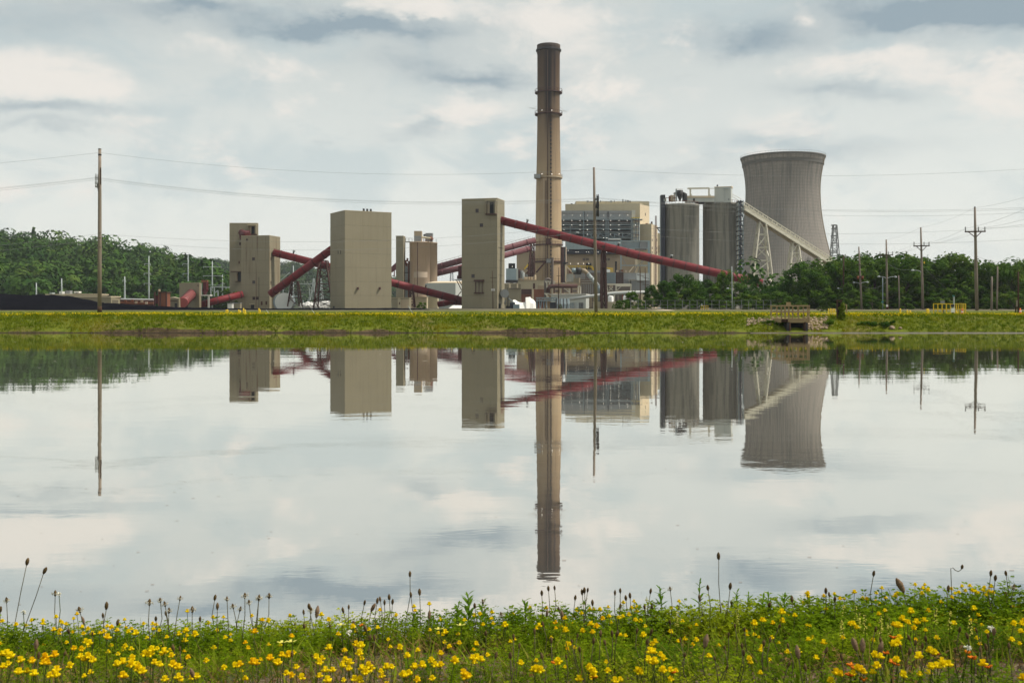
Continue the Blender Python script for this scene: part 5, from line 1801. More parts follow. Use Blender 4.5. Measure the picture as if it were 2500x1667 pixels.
# tanks, pipe line and wall
for k, (x0, x1, lb) in enumerate([(385, 505, 'left white tank behind the low cream wall'), (706, 826, 'middle white tank with a rust run behind the low cream wall'), (898, 1010, 'right white tank behind the low cream wall')]):
    p = at(*B3((x0 + x1) / 2, 1195), 468)
    r_ = thing('tank', lb, 'tank', (p.x, p.y, GZ), 'white tanks behind the cream wall')
    rr = (x1 - x0) / 2 / 8.7125 / FOC * 468
    zt = at(*B3(0, 1085), 468).z
    MB().lathe(p.x, p.y, [(rr, GZ), (rr, zt), (rr * .8, zt + .35), (.05, zt + .5)], 28).build('shell', light_box, r_, True)
    bar('ladder', Vector((p.x + .1, p.y - rr - .1, GZ)), Vector((p.x + .1, p.y - rr - .1, zt)), .14, rust if k == 1 else galv, r_)
    bar('nozzle', Vector((p.x - .6, p.y, zt + .3)), Vector((p.x - .6, p.y, zt + .9)), .2, galv, r_, kind='cyl')
cw = thing('cream_wall', 'low cream concrete wall with rust runs behind the bushes', 'wall', (*ctr_at(1505, 440), GZ))
for k in range(8):
    slab('wall_panel', B3(70 + k * 125, 1198), B3(70 + k * 125 + 124, 1345), 440, .5, cream, cw)
slab('coping', B3(66, 1190), B3(1074, 1197.5), 439.8, .9, cream_light, cw)
pl = thing('pipeline', 'long grey pipeline climbing left to right over the tanks', 'pipeline', (*ctr_at(1500, 474), GZ))
MB().tube([at(*B2(1500, 1045), 474), at(*B2(2080, 960), 474), at(*B3(230, 1052), 474), at(*B3(480, 1015), 474), at(*B3(800, 994), 474), at(*B3(1420, 985), 474)], .75, 12).build('pipe', steel_pale, pl, True)
for x in (60, 230, 400, 600, 840, 1050, 1250):
    bar('support', at(*B3(x, 1040), 474.5), at(*B3(x, 1345), 474.5), .45, brown_wall, pl)
bar('pipe_rail', at(*B3(590, 970), 478), at(*B3(1280, 962), 478), .6, cream_light, pl)
dp = thing('dark_bay_building', 'dark open bay building behind the white tanks', 'building', (*ctr_at(1510, 488), GZ))
slab('back_wall', B3(330, 1020), B3(1010, 1345), 490, 6, brown_wall, dp)
slab('end_wall', B3(1011, 1030), B3(1290, 1345), 489, 7, cream, dp)
slab('eave', B3(330, 985), B3(1290, 1020), 489.5, 1, pale_concrete, dp)
for x in (520, 600, 695, 830, 890):
    bar('column', at(*B3(x, 1020), 489.4), at(*B3(x, 1345), 489.4), .6, truss_white if x != 695 else rust, dp)
sm = solo(MB().prism([tuple(ctr_at(1000, 300)), tuple(ctr_at(1230, 290)), tuple(ctr_at(1250, 330)), tuple(ctr_at(1050, 340))], 1.6, 1.98), 'asphalt_pad', material('asphalt', (.07, .062, .07), .9, .2, .2), 'grey asphalt pad before the tall tan tower', 'pad')

# ------------------------------------------------------------------ grey silos
SD = 520


def grey_silo(label, x0, x1, y, D):
    px = 1560 + (x0 + x1) / 2 / 4.612
    p = ctr_at(px, D)
    r = (x1 - x0) / 2 / 4.612 / FOC * D
    zt = EYE + (HORIZON - A5(0, y)[1]) / FOC * (D - r)
    root = thing('silo', label, 'silo', (p.x, p.y, GZ), 'pair of grey silos')
    MB().lathe(p.x, p.y, [(r, GZ), (r, zt - 1.2), (r * 1.006, zt - 1.15), (r * 1.006, zt - .2), (r * .99, zt), (.05, zt + .2)], 72).build('shell', concrete, root, True)
    for k in range(1, 8):
        z = GZ + (zt - GZ) * k / 8
        MB().lathe(p.x, p.y, [(r + .002, z), (r + .05, z + .02), (r + .05, z + .1), (r + .002, z + .12)], 72).build('pour_joint', concrete, root)
    for k in range(30):
        t = 2 * math.pi * k / 30
        q = Vector((p.x + (r - .3) * math.cos(t), p.y + (r - .3) * math.sin(t), zt))
        bar('rail_post', q, q + Vector((0, 0, 1.1)), .1, rust, root)
    MB().lathe(p.x, p.y, [(r - .35, zt + 1.05), (r - .25, zt + 1.05), (r - .25, zt + 1.2), (r - .35, zt + 1.2), (r - .35, zt + 1.05)], 60).build('handrail', rust, root)
    return root, p, r, zt


sA, pA, rA_, zA_ = grey_silo('left grey concrete silo with cyclone hopper on its roof', 280, 676, 350, 516)
sB, pB, rB_, zB_ = grey_silo('right grey concrete silo with white house on its roof', 722, 1116, 336, 522)
cy = thing('cyclone', 'dark cyclone hopper with pale ducts on the left grey silo', 'cyclone', (pA.x, 512, zA_))
p = at(*A5(461, 205), 511)
zc0, zc1, zc2 = at(*A5(0, 330), 511).z, at(*A5(0, 265), 511).z, at(*A5(0, 208), 511).z
MB().lathe(p.x, p.y, [(.3, zc0), (1.5, zc1), (1.6, zc2), (.05, zc2 + .2)], 24).build('body', steel_dark, cy, True)
for x, y0, y1, mt, w in [(420, 190, 330, galv, .4), (345, 270, 335, rust, .5), (370, 262, 335, beige, .9), (400, 230, 335, pale_concrete, .4), (515, 245, 330, steel_dark, 1.3), (345, 300, 335, truss_white, .4), (300, 290, 335, truss_white, .4)]:
    bar('duct', at(*A5(x, y0), 512), at(*A5(x, y1), 512), w, mt, cy, kind='cyl')
bar('duct', at(*A5(392, 250), 512), at(*A5(430, 225), 512), .5, galv, cy, kind='cyl')
bar('duct', at(*A5(492, 240), 512), at(*A5(520, 255), 512), .9, steel_dark, cy, kind='cyl')
bar('rail', at(*A5(300, 292), 511.5), at(*A5(420, 292), 511.5), .25, rust, cy)
bar('rail', at(*A5(420, 195), 511.5), at(*A5(492, 195), 511.5), .2, pale_concrete, cy)
rg = thing('roof_gallery', 'white roof gallery bridging the two grey silos', 'gallery', at(*A5(690, 330), 514))
slab('wall', A5(535, 290), A5(850, 338), 513, 5, white_wall, rg)
slab('roof', A5(530, 268), A5(850, 289.5), 512.6, 5.8, cream_light, rg)
slab('door', A5(608, 300), A5(630, 332), 512.8, .15, steel_dark, rg)
slab('bridge_deck', A5(655, 339), A5(740, 352), 512.8, 6, steel_dark, rg)
gn = thing('hoist_gantry', 'white hoist gantry beam on two posts over the silo roofs', 'gantry', at(*A5(690, 270), 512))
bar('beam', at(*A5(546, 187), 512), at(*A5(792, 183), 512), .8, truss_white, gn)
bar('beam_arm', at(*A5(792, 186), 512), at(*A5(852, 186), 512), .3, truss_white, gn)
for x in (580, 790):
    bar('post', at(*A5(x, 187), 512), at(*A5(x, 268), 512), .6, truss_white, gn)
    bar('strut', at(*A5(x - 8, 187), 512), at(*A5(x - 8, 268), 514), .3, truss_white, gn)
    bar('strut', at(*A5(x, 240), 512), at(*A5(x + 18, 268), 512), .3, truss_white, gn)
rh = thing('roof_house', 'white metal house on top of the right grey silo', 'house', at(*A5(950, 328), 514))
a, b, c_ = ctr_at(A5(850, 0)[0], 514), ctr_at(A5(1035, 0)[0], 512), ctr_at(A5(1050, 0)[0], 519)
zt = at(*A5(0, 172), 513).z
MB().prism([a, b, c_, a + c_ - b], zB_ - .4, zt).build('wall', white_wall, rh)
MB().prism([a + Vector((-.2, -.3)), b + Vector((.2, -.3)), c_ + Vector((.3, 0)), a + c_ - b], [zt + .01] * 4, [zt + .3, zt + .3, zt + 1.2, zt + 1.2]).build('roof', cream_light, rh)
Face(a, b).panels(rh, white_wall, zB_ - .3, zt - .1, 3, 1, .06, d1=.05)
Face(a, b).zplate('downpipe', A5(963, 190), A5(967, 325), .06, .25, galv, rh)
Face(a, b).zplate('eave_lamp', A5(950, 184), A5(1010, 194), .06, .6, galv, rh)
Face(a, b).zplate('door', A5(1003, 300), A5(1017, 318), .06, .12, casing, rh)
slab('roof_vent', A5(878, 144), A5(892, 160), 516, 1, steel_dark, rh)
dc = thing('elevator_column', 'slim dark blue bucket elevator column at the left grey silo', 'column', (*ctr_at(A5(270, 0)[0], 512), GZ))
slab('casing', A5(249, 259), A5(294, 1400), 511, 4, navy, dc)
slab('head', A5(252, 257), A5(296, 300), 510.5, .45, steel_dark, dc)
slab('access_door', A5(278, 300), A5(290, 330), 510.8, .19, galv, dc)
for x in (236, 244):
    bar('ladder_rail', at(*A5(x, 285), 511), at(*A5(x, 1300), 511), .16, galv, dc)
bar('brace', at(*A5(205, 630), 516), at(*A5(250, 628), 512), .6, steel_dark, dc)
bar('brace', at(*A5(205, 632), 516), at(*A5(250, 690), 512), .35, steel_dark, dc)
stt = thing('stair_tower', 'dark steel lattice stair tower between right grey silo and white conveyor', 'stair tower', (*ctr_at(A5(1147, 0)[0], 513), GZ))
pz0, pz1 = at(*A5(1120, 1140), 512), at(*A5(1172, 318), 512)
for x in (1122, 1146, 1172):
    for dy in (0, 4):
        bar('post', at(*A5(x, 1200), 511) + Vector((0, dy, 0)), at(*A5(x, 318), 511) + Vector((0, dy, 0)), .42 if x != 1146 else .7, steel_blue if x != 1146 else navy, stt)
for k in range(15):
    y = 330 + k * 54.5
    slab('landing', A5(1119, y), A5(1176, y + 9), 510.6, 5, steel_dark, stt)
    bar('flight', at(*A5(1124 if k % 2 else 1168, y + 50), 511.5), at(*A5(1168 if k % 2 else 1124, y), 511.5), .45, steel_blue, stt)
    if k % 2: slab('lamp', A5(1153, y + 12), A5(1156, y + 15), 510.4, .15, lamp_glow, stt)

# ------------------------------------------------------------------ white truss conveyor
tc = thing('truss_conveyor', 'white latticed conveyor bridge sloping down right before the cooling tower', 'conveyor', at(*A5(1600, 1200), 530))
pa, pb = at(*A5(1165, 392), 524), at(*A5(2190, 1040), 545)
dv = (pb - pa)
L = dv.length
dv.normalize()
side = Vector((-dv.y, dv.x, 0)).normalized() * 1.6
upv = Vector((0, 0, 1))
hB, hT = -1.2, 2.4
N_ = 40
for s_ in (-1, 1):
    for h, w in ((hB, 1.5), (hT, .32), (hT * .25 + .4, .25)):
        bar('chord', pa + side * s_ + upv * h, pb + side * s_ + upv * h, w if h == hB else w, truss_white, tc)
    for k in range(N_):
        q0, q1 = pa + dv * (L * k / N_), pa + dv * (L * (k + 1) / N_)
        bar('web_post', q0 + side * s_ + upv * hB, q0 + side * s_ + upv * hT, .17, truss_white, tc)
        bar('web_brace', q0 + side * s_ + upv * (hB if k % 2 else hT), q1 + side * s_ + upv * (hT if k % 2 else hB), .17, truss_white, tc)
bar('belt_floor', pa + upv * (hB - .3), pb + upv * (hB - .3), .5, beige, tc, h=3.0)
MB().add([pa + side + upv * .2, pb + side + upv * .2, pb - side + upv * .2, pa - side + upv * .2, pa + side + upv * .6, pb + side + upv * .6, pb - side + upv * .6, pa - side + upv * .6], [(0, 1, 2, 3), (7, 6, 5, 4), (0, 4, 5, 1), (2, 6, 7, 3), (1, 5, 6, 2), (3, 7, 4, 0)]).build('belt_cover', truss_white, tc)
bar('stair_rail', at(*A5(1048, 250), 520), at(*A5(1150, 305), 522), .2, truss_white, tc)
bar('stair_rail', at(*A5(1050, 275), 520), at(*A5(1120, 320), 522), .2, truss_white, tc)
for lb, cb_, ct_, D, lv, w in [('tall white lattice trestle under the upper conveyor bridge', (A5(1255, 1290), A5(1490, 1290)), (A5(1350, 560), A5(1415, 560)), 529, 5, .75),
                               ('shorter white lattice trestle under the middle of the conveyor bridge', (A5(1665, 1250), A5(1830, 1250)), (A5(1722, 802), A5(1785, 802)), 537, 4, .7),
                               ('lowest white trestle stub under the conveyor bridge end', (A5(1978, 1200), A5(2052, 1200)), (A5(1988, 975), A5(2038, 985)), 541, 2, .6)]:
    trestle_z('trestle', lb, cb_, ct_, D, 4.5, w, truss_white, lv, group='white trestles under the conveyor bridge', brace=.42)

# ------------------------------------------------------------------ cooling tower
CD = 800
cp = ctr_at(1910.8, CD)
pf_ = []
for k in range(41):
    py = 762 - (762 - 388) * k / 40
    b_ = 198 if py > 468 else 152
    r = 88 * math.sqrt(1 + ((py - 468) / b_) ** 2)
    pf_.append((r / FOC * CD, EYE + (HORIZON - py) / FOC * CD))
ctw = thing('cooling_tower', 'huge grey hyperbolic concrete cooling tower behind the trees', 'cooling tower', (cp.x, cp.y, GZ))
RIBS = 170
zr, rr = pf_[-1][1], pf_[-1][0]
MB().lathe(cp.x, cp.y, pf_, RIBS * 3, wob=lambda k: .16 if k % 3 == 0 else 0.0).build('shell', shell_material(cp.x, cp.y), ctw)
MB().lathe(cp.x, cp.y, [(rr + .18, zr - .6), (rr + .55, zr + .1), (rr + .6, zr + .9), (rr - .6, zr + .9), (rr - .9, zr - 6)], 128).build('rim', rim_dark, ctw, True)
for k in range(90):
    t = 2 * math.pi * k / 90
    q = Vector((cp.x + (rr + .45) * math.cos(t), cp.y + (rr + .45) * math.sin(t), zr + .9))
    bar('rail_post', q, q + Vector((0, 0, 1.5)), .09, casing, ctw)
MB().lathe(cp.x, cp.y, [(rr + .4, zr + 2.2), (rr + .5, zr + 2.2), (rr + .5, zr + 2.3), (rr + .4, zr + 2.3), (rr + .4, zr + 2.2)], 120).build('handrail', casing, ctw)
vs, fs = [], []
t = R(-29)
for i, (r, z) in enumerate(pf_):
    for dt, o_ in ((-.004, .1), (-.004, .7), (.004, .7), (.004, .1)):
        vs.append((cp.x + (r + o_) * math.cos(t + dt), cp.y + (r + o_) * math.sin(t + dt), z))
for i in range(len(pf_) - 1):
    for q in range(3):
        fs.append((i * 4 + q, i * 4 + q + 1, i * 4 + 5 + q, i * 4 + 4 + q))
MB().add(vs, fs).build('ladder_casing', beige, ctw)


# ------------------------------------------------------------------ masts and poles
def gz(px, D): return far_height((px - MID) / FOC * D, D)


def pole(label, top, foot_px, D, w0, w1, mat, group, name='utility_pole', cat='utility pole', base=None):
    """leaning round pole, from its foot on the ground to the top seen at 'top'"""
    z0 = gz(foot_px, D) if base is None else base
    f = Vector(((foot_px - MID) / FOC * D, D, z0))
    t = at(*top, D)
    root = thing(name, label, cat, f, group)
    MB().tube([f - Vector((0, 0, .4)), f.lerp(t, .35), f.lerp(t, .7), t], [w1 / 2, w1 / 2 * .9 + w0 / 2 * .1, w1 / 4 + w0 / 4 * 1.0, w0 / 2], 14).build('pole', mat, root, True)
    return root, f, t


GP = 'wooden utility poles on the far bank'
pL, fL, tL = pole('tallest wooden utility pole, alone before the coal pile on the left', A1(764, 108), 243.3, 142, .40, .56, wood_pole, GP, base=1.42)
MB().tube([fL, fL + Vector((0, 0, .95))], [.31, .30], 14).build('tarred_foot', wood_base, pL, True)
MB().tube([tL - Vector((0, 0, .9)), tL - Vector((0, 0, .7))], [.235, .235], 14).build('collar', steel_dark, pL, True)
MB().tube([tL + Vector((0, 0, -.02)), tL + Vector((0, 0, .1))], [.23, .21], 14).build('cap', casing, pL, True)
ins = at(*A1(743, 345), 141.7)
for k in range(3):
    MB().lathe(ins.x - .02 + (k - 1) * .11, ins.y + (k - 1) * .2, [(.03, ins.z - 1.1), (.09, ins.z - 1.0), (.05, ins.z - .7), (.09, ins.z - .5), (.05, ins.z - .1), (.08, ins.z + .3), (.03, ins.z + .9)], 10).build('insulator', casing, pL, True)
bar('bracket', ins + Vector((-.1, 0, -1.0)), at(*A1(756, 372), 142), .14, steel_dark, pL)
bar('brace', at(*A1(745, 372), 141.8), at(*A1(754, 436), 141.9), .10, steel_dark, pL)
bar('ground_wire_cover', at(*A1(771, 250), 141.72), at(*A1(772, 380), 141.72), .12, wood_base, pL)
for y in (750, 787, 858):
    slab('tag', A1(763, y - 4), A1(768, y + 4), 141.68, .04, wood_base, pL)

pC, fC, tC = pole('grey wooden utility pole right of centre before the plant', (1450, 409), 1455.5, 143, .30, .48, wood_grey, GP, base=1.25)
for x in (1262, 1278):
    b_ = at(*A4(x, 70), 142.8)
    MB().lathe(b_.x, b_.y, [(.06, b_.z - 3.4 * .95), (.13, b_.z - 3.0), (.08, b_.z - 2.2), (.13, b_.z - 1.6), (.08, b_.z - .9), (.1, b_.z - .4), (.04, b_.z)], 10).build('insulator', steel_dark, pC, True)
bar('bracket', at(*A4(1242, 134), 142.9), at(*A4(1280, 122), 142.8), .2, steel_dark, pC)
bar('brace', at(*A4(1266, 130), 142.8), at(*A4(1250, 236), 142.9), .12, steel_dark, pC)
for y in (460, 596, 750):
    slab('tag', A4(1240, y - 4), A4(1246, y + 4), 142.66, .04, wood_base, pC)


def crossarm(root, D, x0, x1, y, braces, tall=36):
    arm = bar('crossarm', at(*A6(x0, y), D - .3), at(*A6(x1, y - 3), D - .3), .24, wood_base, root)
    for x in (x0 + 6, x0 + (x1 - x0) * .655, x1 - 6):
        p = at(*A6(x, y - 3), D - .3)
        MB().lathe(p.x, p.y, [(.05, p.z), (.13, p.z + .2), (.09, p.z + .4), (.13, p.z + .7), (.08, p.z + .9), (.10, p.z + tall / 4.356 / FOC * D)], 10).build('insulator', casing, root, True)
    for xa, xb, yb in braces:
        bar('arm_brace', at(*A6(xa, y + 4), D - .25), at(*A6(xb, yb), D - .2), .12, wood_base, root)


def street_lamp(root, D, arm, head0, head1):
    MB().tube([at(*A6(*p), D - .2) for p in arm], .06, 8).build('lamp_arm', galv, root, True)
    a, b = at(*A6(*head0), D - .2), at(*A6(*head1), D - .2)
    MB().tube([a, a.lerp(b, .3), a.lerp(b, .7), b], [.10, .22, .22, .08], 10).build('lamp_head', galv, root, True)


p1, f1_, t1_ = pole('tall cross-armed pole at the right, tallest of the right-hand poles', A6(1655, 119), A6(1677, 0)[0], 189, .36, .62, wood_grey, GP)
crossarm(p1, 189, 1550, 1768, 374, [(1590, 1650, 428), (1722, 1672, 428)])
bar('top_wire_clip', t1_, t1_ + Vector((0, 0, .2)), .2, steel_dark, p1)
p2, f2_, t2_ = pole('cross-armed pole with a single street lamp on its left', A6(1080, 328), A6(1103, 0)[0], 226, .34, .55, wood_grey, GP)
crossarm(p2, 226, 1003, 1174, 526, [(1035, 1082, 575), (1140, 1098, 575)], 30)
street_lamp(p2, 226, [(1086, 805), (1070, 792), (1040, 784), (1010, 783)], (1012, 783), (975, 787))
slab('warning_plate', A6(1112, 690), A6(1124, 712), 225.6, .05, yellow, p2)
p3, f3_, t3_ = pole('cross-armed pole with twin street lamps and a red-painted foot', A6(713, 458), A6(724, 0)[0], 250, .34, .55, wood_pole, GP)
crossarm(p3, 250, 641, 785, 624, [(670, 715, 655), (758, 722, 655)], 26)
street_lamp(p3, 250, [(712, 872), (700, 860), (675, 852), (650, 850)], (648, 850), (618, 852))
street_lamp(p3, 250, [(722, 872), (738, 862), (765, 853), (795, 852)], (797, 852), (827, 856))
slab('notice', A6(712, 1148), A6(732, 1172), 249.4, .05, light_box, p3)
MB().tube([f3_, f3_ + Vector((0, 0, 1.0))], [.30, .295], 14).build('red_foot', red_dark, p3, True)
p4, f4_, t4_ = pole('leaning pole carrying two brown transformers right of the vine-covered post', A6(421, 534), A6(452, 0)[0], 240, .3, .5, wood_grey, GP)
for x in (412, 460):
    a, b = at(*A6(x, 880), 239.6), at(*A6(x, 845), 239.6)
    MB().tube([a, b], .26, 12).build('transformer', rust, p4, True)
bar('crossarm', at(*A6(398, 850), 239.7), at(*A6(468, 850), 239.7), .2, wood_base, p4)
street_lamp(p4, 240, [(440, 930), (455, 915), (480, 910), (500, 909)], (500, 909), (527, 912))
street_lamp(p4, 240, [(432, 930), (420, 918), (395, 913), (380, 913)], (380, 913), (358, 915))
bar('crossarm', at(*A6(385, 728), 239.8), at(*A6(465, 724), 239.8), .12, wood_base, p4)
p5, f5_, t5_ = pole('thin dark pole directly behind the vine-covered post', A6(260, 622), A6(254, 0)[0], 262, .3, .45, wood_base, GP)
street_lamp(p5, 262, [(252, 990), (240, 982), (225, 978), (210, 976)], (210, 976), (190, 977))
bar('crossarm', at(*A6(225, 655), 262), at(*A6(300, 632), 262), .1, wood_base, p5)
for lb, tx, ty, fx, D, mt, w in [('thin green lamp post left of the twin-lamp pole', 675, 862, 676, 238, steel_blue, .22), ('thin grey post right of the twin-lamp pole', 845, 838, 853, 236, wood_grey, .3),
                                 ('grey wooden post right of the tallest right-hand pole', 1836, 850, 1833, 205, wood_grey, .42), ('taller thin post left of the right picture edge', 1897, 742, 1890, 207, wood_grey, .36),
                                 ('dark thin post at the right picture edge', 2117, 800, 2117, 150, wood_base, .26), ('short dark post beside the right edge post', 2102, 1095, 2087, 150, wood_base, .2)]:
    r_, _, tt = pole(lb, A6(tx, ty), A6(fx, 0)[0], D, w * .8, w, mt, None, name='post', cat='post')
    if 'green' in lb: slab('sign', A6(660, 1112), A6(684, 1128), D - .25, .04, teal, r_)
    if 'short' in lb: slab('plate', A6(2094, 1100), A6(2112, 1170), D - .2, .05, wood_grey, r_)
lp, _, tt = pole('thin steel lamp post before the dark trees, left of the platform', A5(1046, 1062), A5(1050, 0)[0], 225, .14, .22, galv, None, name='lamp_post', cat='lamp post')
bar('lamp_arm', at(*A5(1044, 1318), 224.8), at(*A5(1010, 1310), 224.8), .07, galv, lp)
MB().tube([at(*A5(1010, 1310), 224.8), at(*A5(986, 1312), 224.8)], [.2, .1], 8).build('lamp_head', galv, lp, True)
for lb, tx, ty, by, D, w in [('slim pole standing before the flat white building', 1265, 310, 1350, 260, .26), ('slim pole with short rungs before the blue trusses', 975, 1240, 1345, 260, .2)]:
    t_ = B2(tx, ty)
    r_, _, tt = pole(lb, t_, B2(tx - 12, 0)[0], D, w * .7, w, wood_base, None, name='post', cat='post')
    bar('crossarm', tt - Vector((.6, 0, 2.2)), tt + Vector((.6, 0, -2.2)), .12, wood_base, r_)
for lb, tx, ty, D in [('thin dark pole left of the grey wing, before the steel frame', 1068, 415, 420), ('thin dark pole right of its twin before the cream wing', 1178, 468, 420)]:
    r_, _, tt = pole(lb, B3(tx, ty), B3(tx + 12, 0)[0], D, .35, .45, wood_base, None, name='pole', cat='pole')
    bar('crossarm', tt + Vector((-1.2, 0, -4)), tt + Vector((1.6, 0, -4.6)), .2, wood_base, r_)
    bar('crossarm', tt + Vector((-1.2, 0, -7)), tt + Vector((1.6, 0, -7.2)), .2, wood_base, r_)
rp, _, tt = pole('dark pole with cross-arms and white insulators before the tall tan tower', A3(2070, 888), A3(2076, 0)[0], 330, .16, .26, wood_base, None, name='pole', cat='pole')
bar('crossarm', at(*A3(2040, 970), 330), at(*A3(2120, 972), 330), .14, wood_base, rp)
for x in (2064, 2088):
    slab('insulator_box', A3(x - 5, 1100), A3(x + 5, 1128), 329.6, .3, light_box, rp)
for x, y in [(2082, 1060), (2060, 1020), (2084, 1140)]:
    bar('step_arm', at(*A3(2072, y + 12), 329.9), at(*A3(x, y), 329.9), .1, wood_base, rp)

# pale steel transmission poles before the wooded hill
for lb, z, x, y0, y1, arms, D in [
        ('pale steel transmission pole left of the rusty hopper', A1, 1140, 925, 1300, [(985, 1108, 1152), (1058, 1104, 1154), (1135, 1104, 1152)], 560),
        ('pale steel transmission pole above the square block house', A1, 1440, 920, 1250, [(985, 1398, 1442), (1060, 1402, 1440)], 580),
        ('pale steel transmission pole with wide arms left of the stepped tower', A2, 662, 768, 1300, [(850, 540, 790), (972, 540, 790), (1096, 590, 770)], 560),
        ('pale steel transmission pole behind the climbing red tube', A2, 1770, 830, 1390, [(1078, 1640, 1780), (935, 1755, 1790)], 600),
        ('thin pale pole far left over the coal pile', A1, 278, 1130, 1290, [], 500), ('thin pale pole over the long cream building', A1, 472, 1098, 1290, [], 500), ('thin pale pole right of the garage building', A1, 955, 1082, 1300, [(1110, 940, 962)], 500),
        ('thin pale pole right of the wide-armed transmission pole', A2, 802, 950, 1300, [(1075, 780, 830), (1115, 690, 895)], 570)]:
    foot = z(x, y1)
    r_, _, tt = pole(lb, z(x, y0), foot[0], D, .45, .9, galv, 'pale steel poles before the hill', name='steel_pole', cat='pole', base=GZ)
    for y, xa, xb in arms:
        bar('arm', at(*z(xa, y), D), at(*z(xb, y), D), .3, galv, r_)
        for xx in (xa, xb):
            bar('insulator_string', at(*z(xx, y), D), at(*z(xx, y + 14), D), .25, galv, r_)
for lb, z, x, w0, y0, y1, D in [('small pale lattice mast behind the right trestle', A2, 2050, 30, 1010, 1300, 620), ('second small pale lattice mast right of its twin', A2, 2145, 26, 1010, 1300, 620)]:
    c0, c1 = z(x - w0, y1), z(x + w0, y1)
    trestle_z('lattice_mast', lb, (c0, c1), (z(x - 4, y0), z(x + 4, y0)), D, 3, .25, galv, 4, cat='mast')
sb = thing('switchyard', 'pale steel switchyard frames before the wooded hill', 'switchyard', at(*A2(750, 1240), 520))
for xa, ya, xb, yb in [(640, 1120, 895, 1130), (690, 1120, 690, 1250), (800, 1080, 800, 1250), (850, 1118, 850, 1250), (700, 1200, 740, 1170), (740, 1170, 740, 1250), (640, 1130, 645, 1250), (780, 1190, 840, 1190)]:
    bar('frame_member', at(*A2(xa, ya), 520), at(*A2(xb, yb), 520), .5, galv, sb)
sb2 = thing('switchyard', 'pale steel switchyard frames between the two left trestles', 'switchyard', at(*A2(1900, 1360), 540))
for xa, ya, xb, yb in [(1600, 1030, 1720, 925), (1630, 1100, 1630, 1380), (1690, 1250, 1760, 1060), (1760, 1060, 1790, 1360), (1790, 1080, 2270, 1078), (1900, 1300, 1925, 1390), (1968, 1300, 1968, 1390), (1990, 1140, 2000, 1300), (1700, 1250, 1900, 1250), (1985, 1260, 1985, 1390)]:
    bar('frame_member', at(*A2(xa, ya), 540), at(*A2(xb, yb), 540), .4, galv, sb2)
lm = trestle_z('lattice_mast', 'tall far lattice mast right of the cooling tower', (CT(1175, 1420), CT(1275, 1420)), (CT(1207, 950), CT(1246, 950)), 760, 3, .55, casing, 8, cat='mast', brace=.35)
for y, w in [(945, 42), (985, 36), (1070, 50), (1155, 44), (1262, 60)]:
    slab('mast_arm', CT(1226 - w / 2, y - 4), CT(1226 + w / 2, y + 6), 757, 5, casing, lm)


# ------------------------------------------------------------------ cables
def cable(label, p0, p1, sag, r=.014, n=22, group='cables strung between the poles'):
    p0, p1 = Vector(p0), Vector(p1)
    pts = [p0.lerp(p1, i / n) - Vector((0, 0, 4 * sag * (i / n) * (1 - i / n))) for i in range(n + 1)]
    return solo(MB().tube(pts, r, 5, False), 'cable', wire_mat, label, 'cable', group, smooth=True)


DL, DC, DR, DO = 142, 143, 140, 142
spans = [  # row at left picture edge, at left pole, at centre pole, at right edge, words
    (384, 373, 413, 407, 30, 'topmost single cable'), (446, 433.5, 483, 507, 30, 'upper cable of the bundle of three'),
    (450, 435.5, 485, 511, 30, 'middle cable of the bundle of three'), (457, 439, 489, 515, 30, 'lower cable of the bundle of three'),
    (596, 571, 548, 542, 30, 'upper of the two low cables'), (602, 585, 563, 578, 36, 'lower of the two low cables')]
for yl, y1_, y2_, yr, sg, w in spans:
    xo = 236 if 'bundle' in w else 243
    cable(w + ' left of the left utility pole', at(-900, yl + 60, DO), at(xo, y1_, DL - .3), .9)
    cable(w + ' between the left and the centre pole', at(xo, y1_, DL - .3), at(1458 if 'bundle' in w else 1452, y2_, DC - .3), sg / FOC * 142)
    cable(w + ' right of the centre pole', at(1458 if 'bundle' in w else 1452, y2_, DC - .3), at(2760, yr - 14, DR), 1.5 + (.4 if 'low' in w else 0))
arm = {1: [(1556, 340), (1695, 335), (1762, 335)], 2: [(1008, 505), (1117, 500), (1168, 498)], 3: [(647, 604), (735, 602), (779, 600)]}
for k in range(3):
    nm_ = ['left', 'middle', 'right'][k]
    cable(f'{nm_} cable from the tallest right pole to the single-lamp pole', at(*A6(*arm[1][k]), 188.7), at(*A6(*arm[2][k]), 225.7), .7, .016)
    cable(f'{nm_} cable from the single-lamp pole to the twin-lamp pole', at(*A6(*arm[2][k]), 225.7), at(*A6(*arm[3][k]), 249.7), .6, .016)
    cable(f'{nm_} cable from the tallest right pole out of the right edge', at(*A6(*arm[1][k]), 188.7), at(2640 + 30 * k, [440, 470, 490][k], 138), .9, .018)
cable('top cable from the tallest right pole to the single-lamp pole', t1_, t2_, .5, .014)
cable('top cable from the single-lamp pole to the twin-lamp pole', t2_, t3_, .4, .014)
cable('top cable rising from the tallest right pole to the right edge', t1_, at(2640, 430, 140), .7, .016)
cable('sagging service cable from the tallest pole out of the right edge', at(*A6(1664, 630), 188.7), at(2600, 590, 160), 2.2, .022)
cable('low cable from the twin-lamp pole to the single-lamp pole', at(*A6(716, 700), 249.7), at(*A6(1092, 720), 225.7), 1.6, .016)
cable('stay wire of the single-lamp pole', at(*A6(1100, 735), 225.7), at(*A6(1400, 1015), 232), .3, .014)
cable('low cable between transformer pole and twin-lamp pole', at(*A6(436, 930), 239.7), at(*A6(720, 900), 249.7), 1.4, .014)

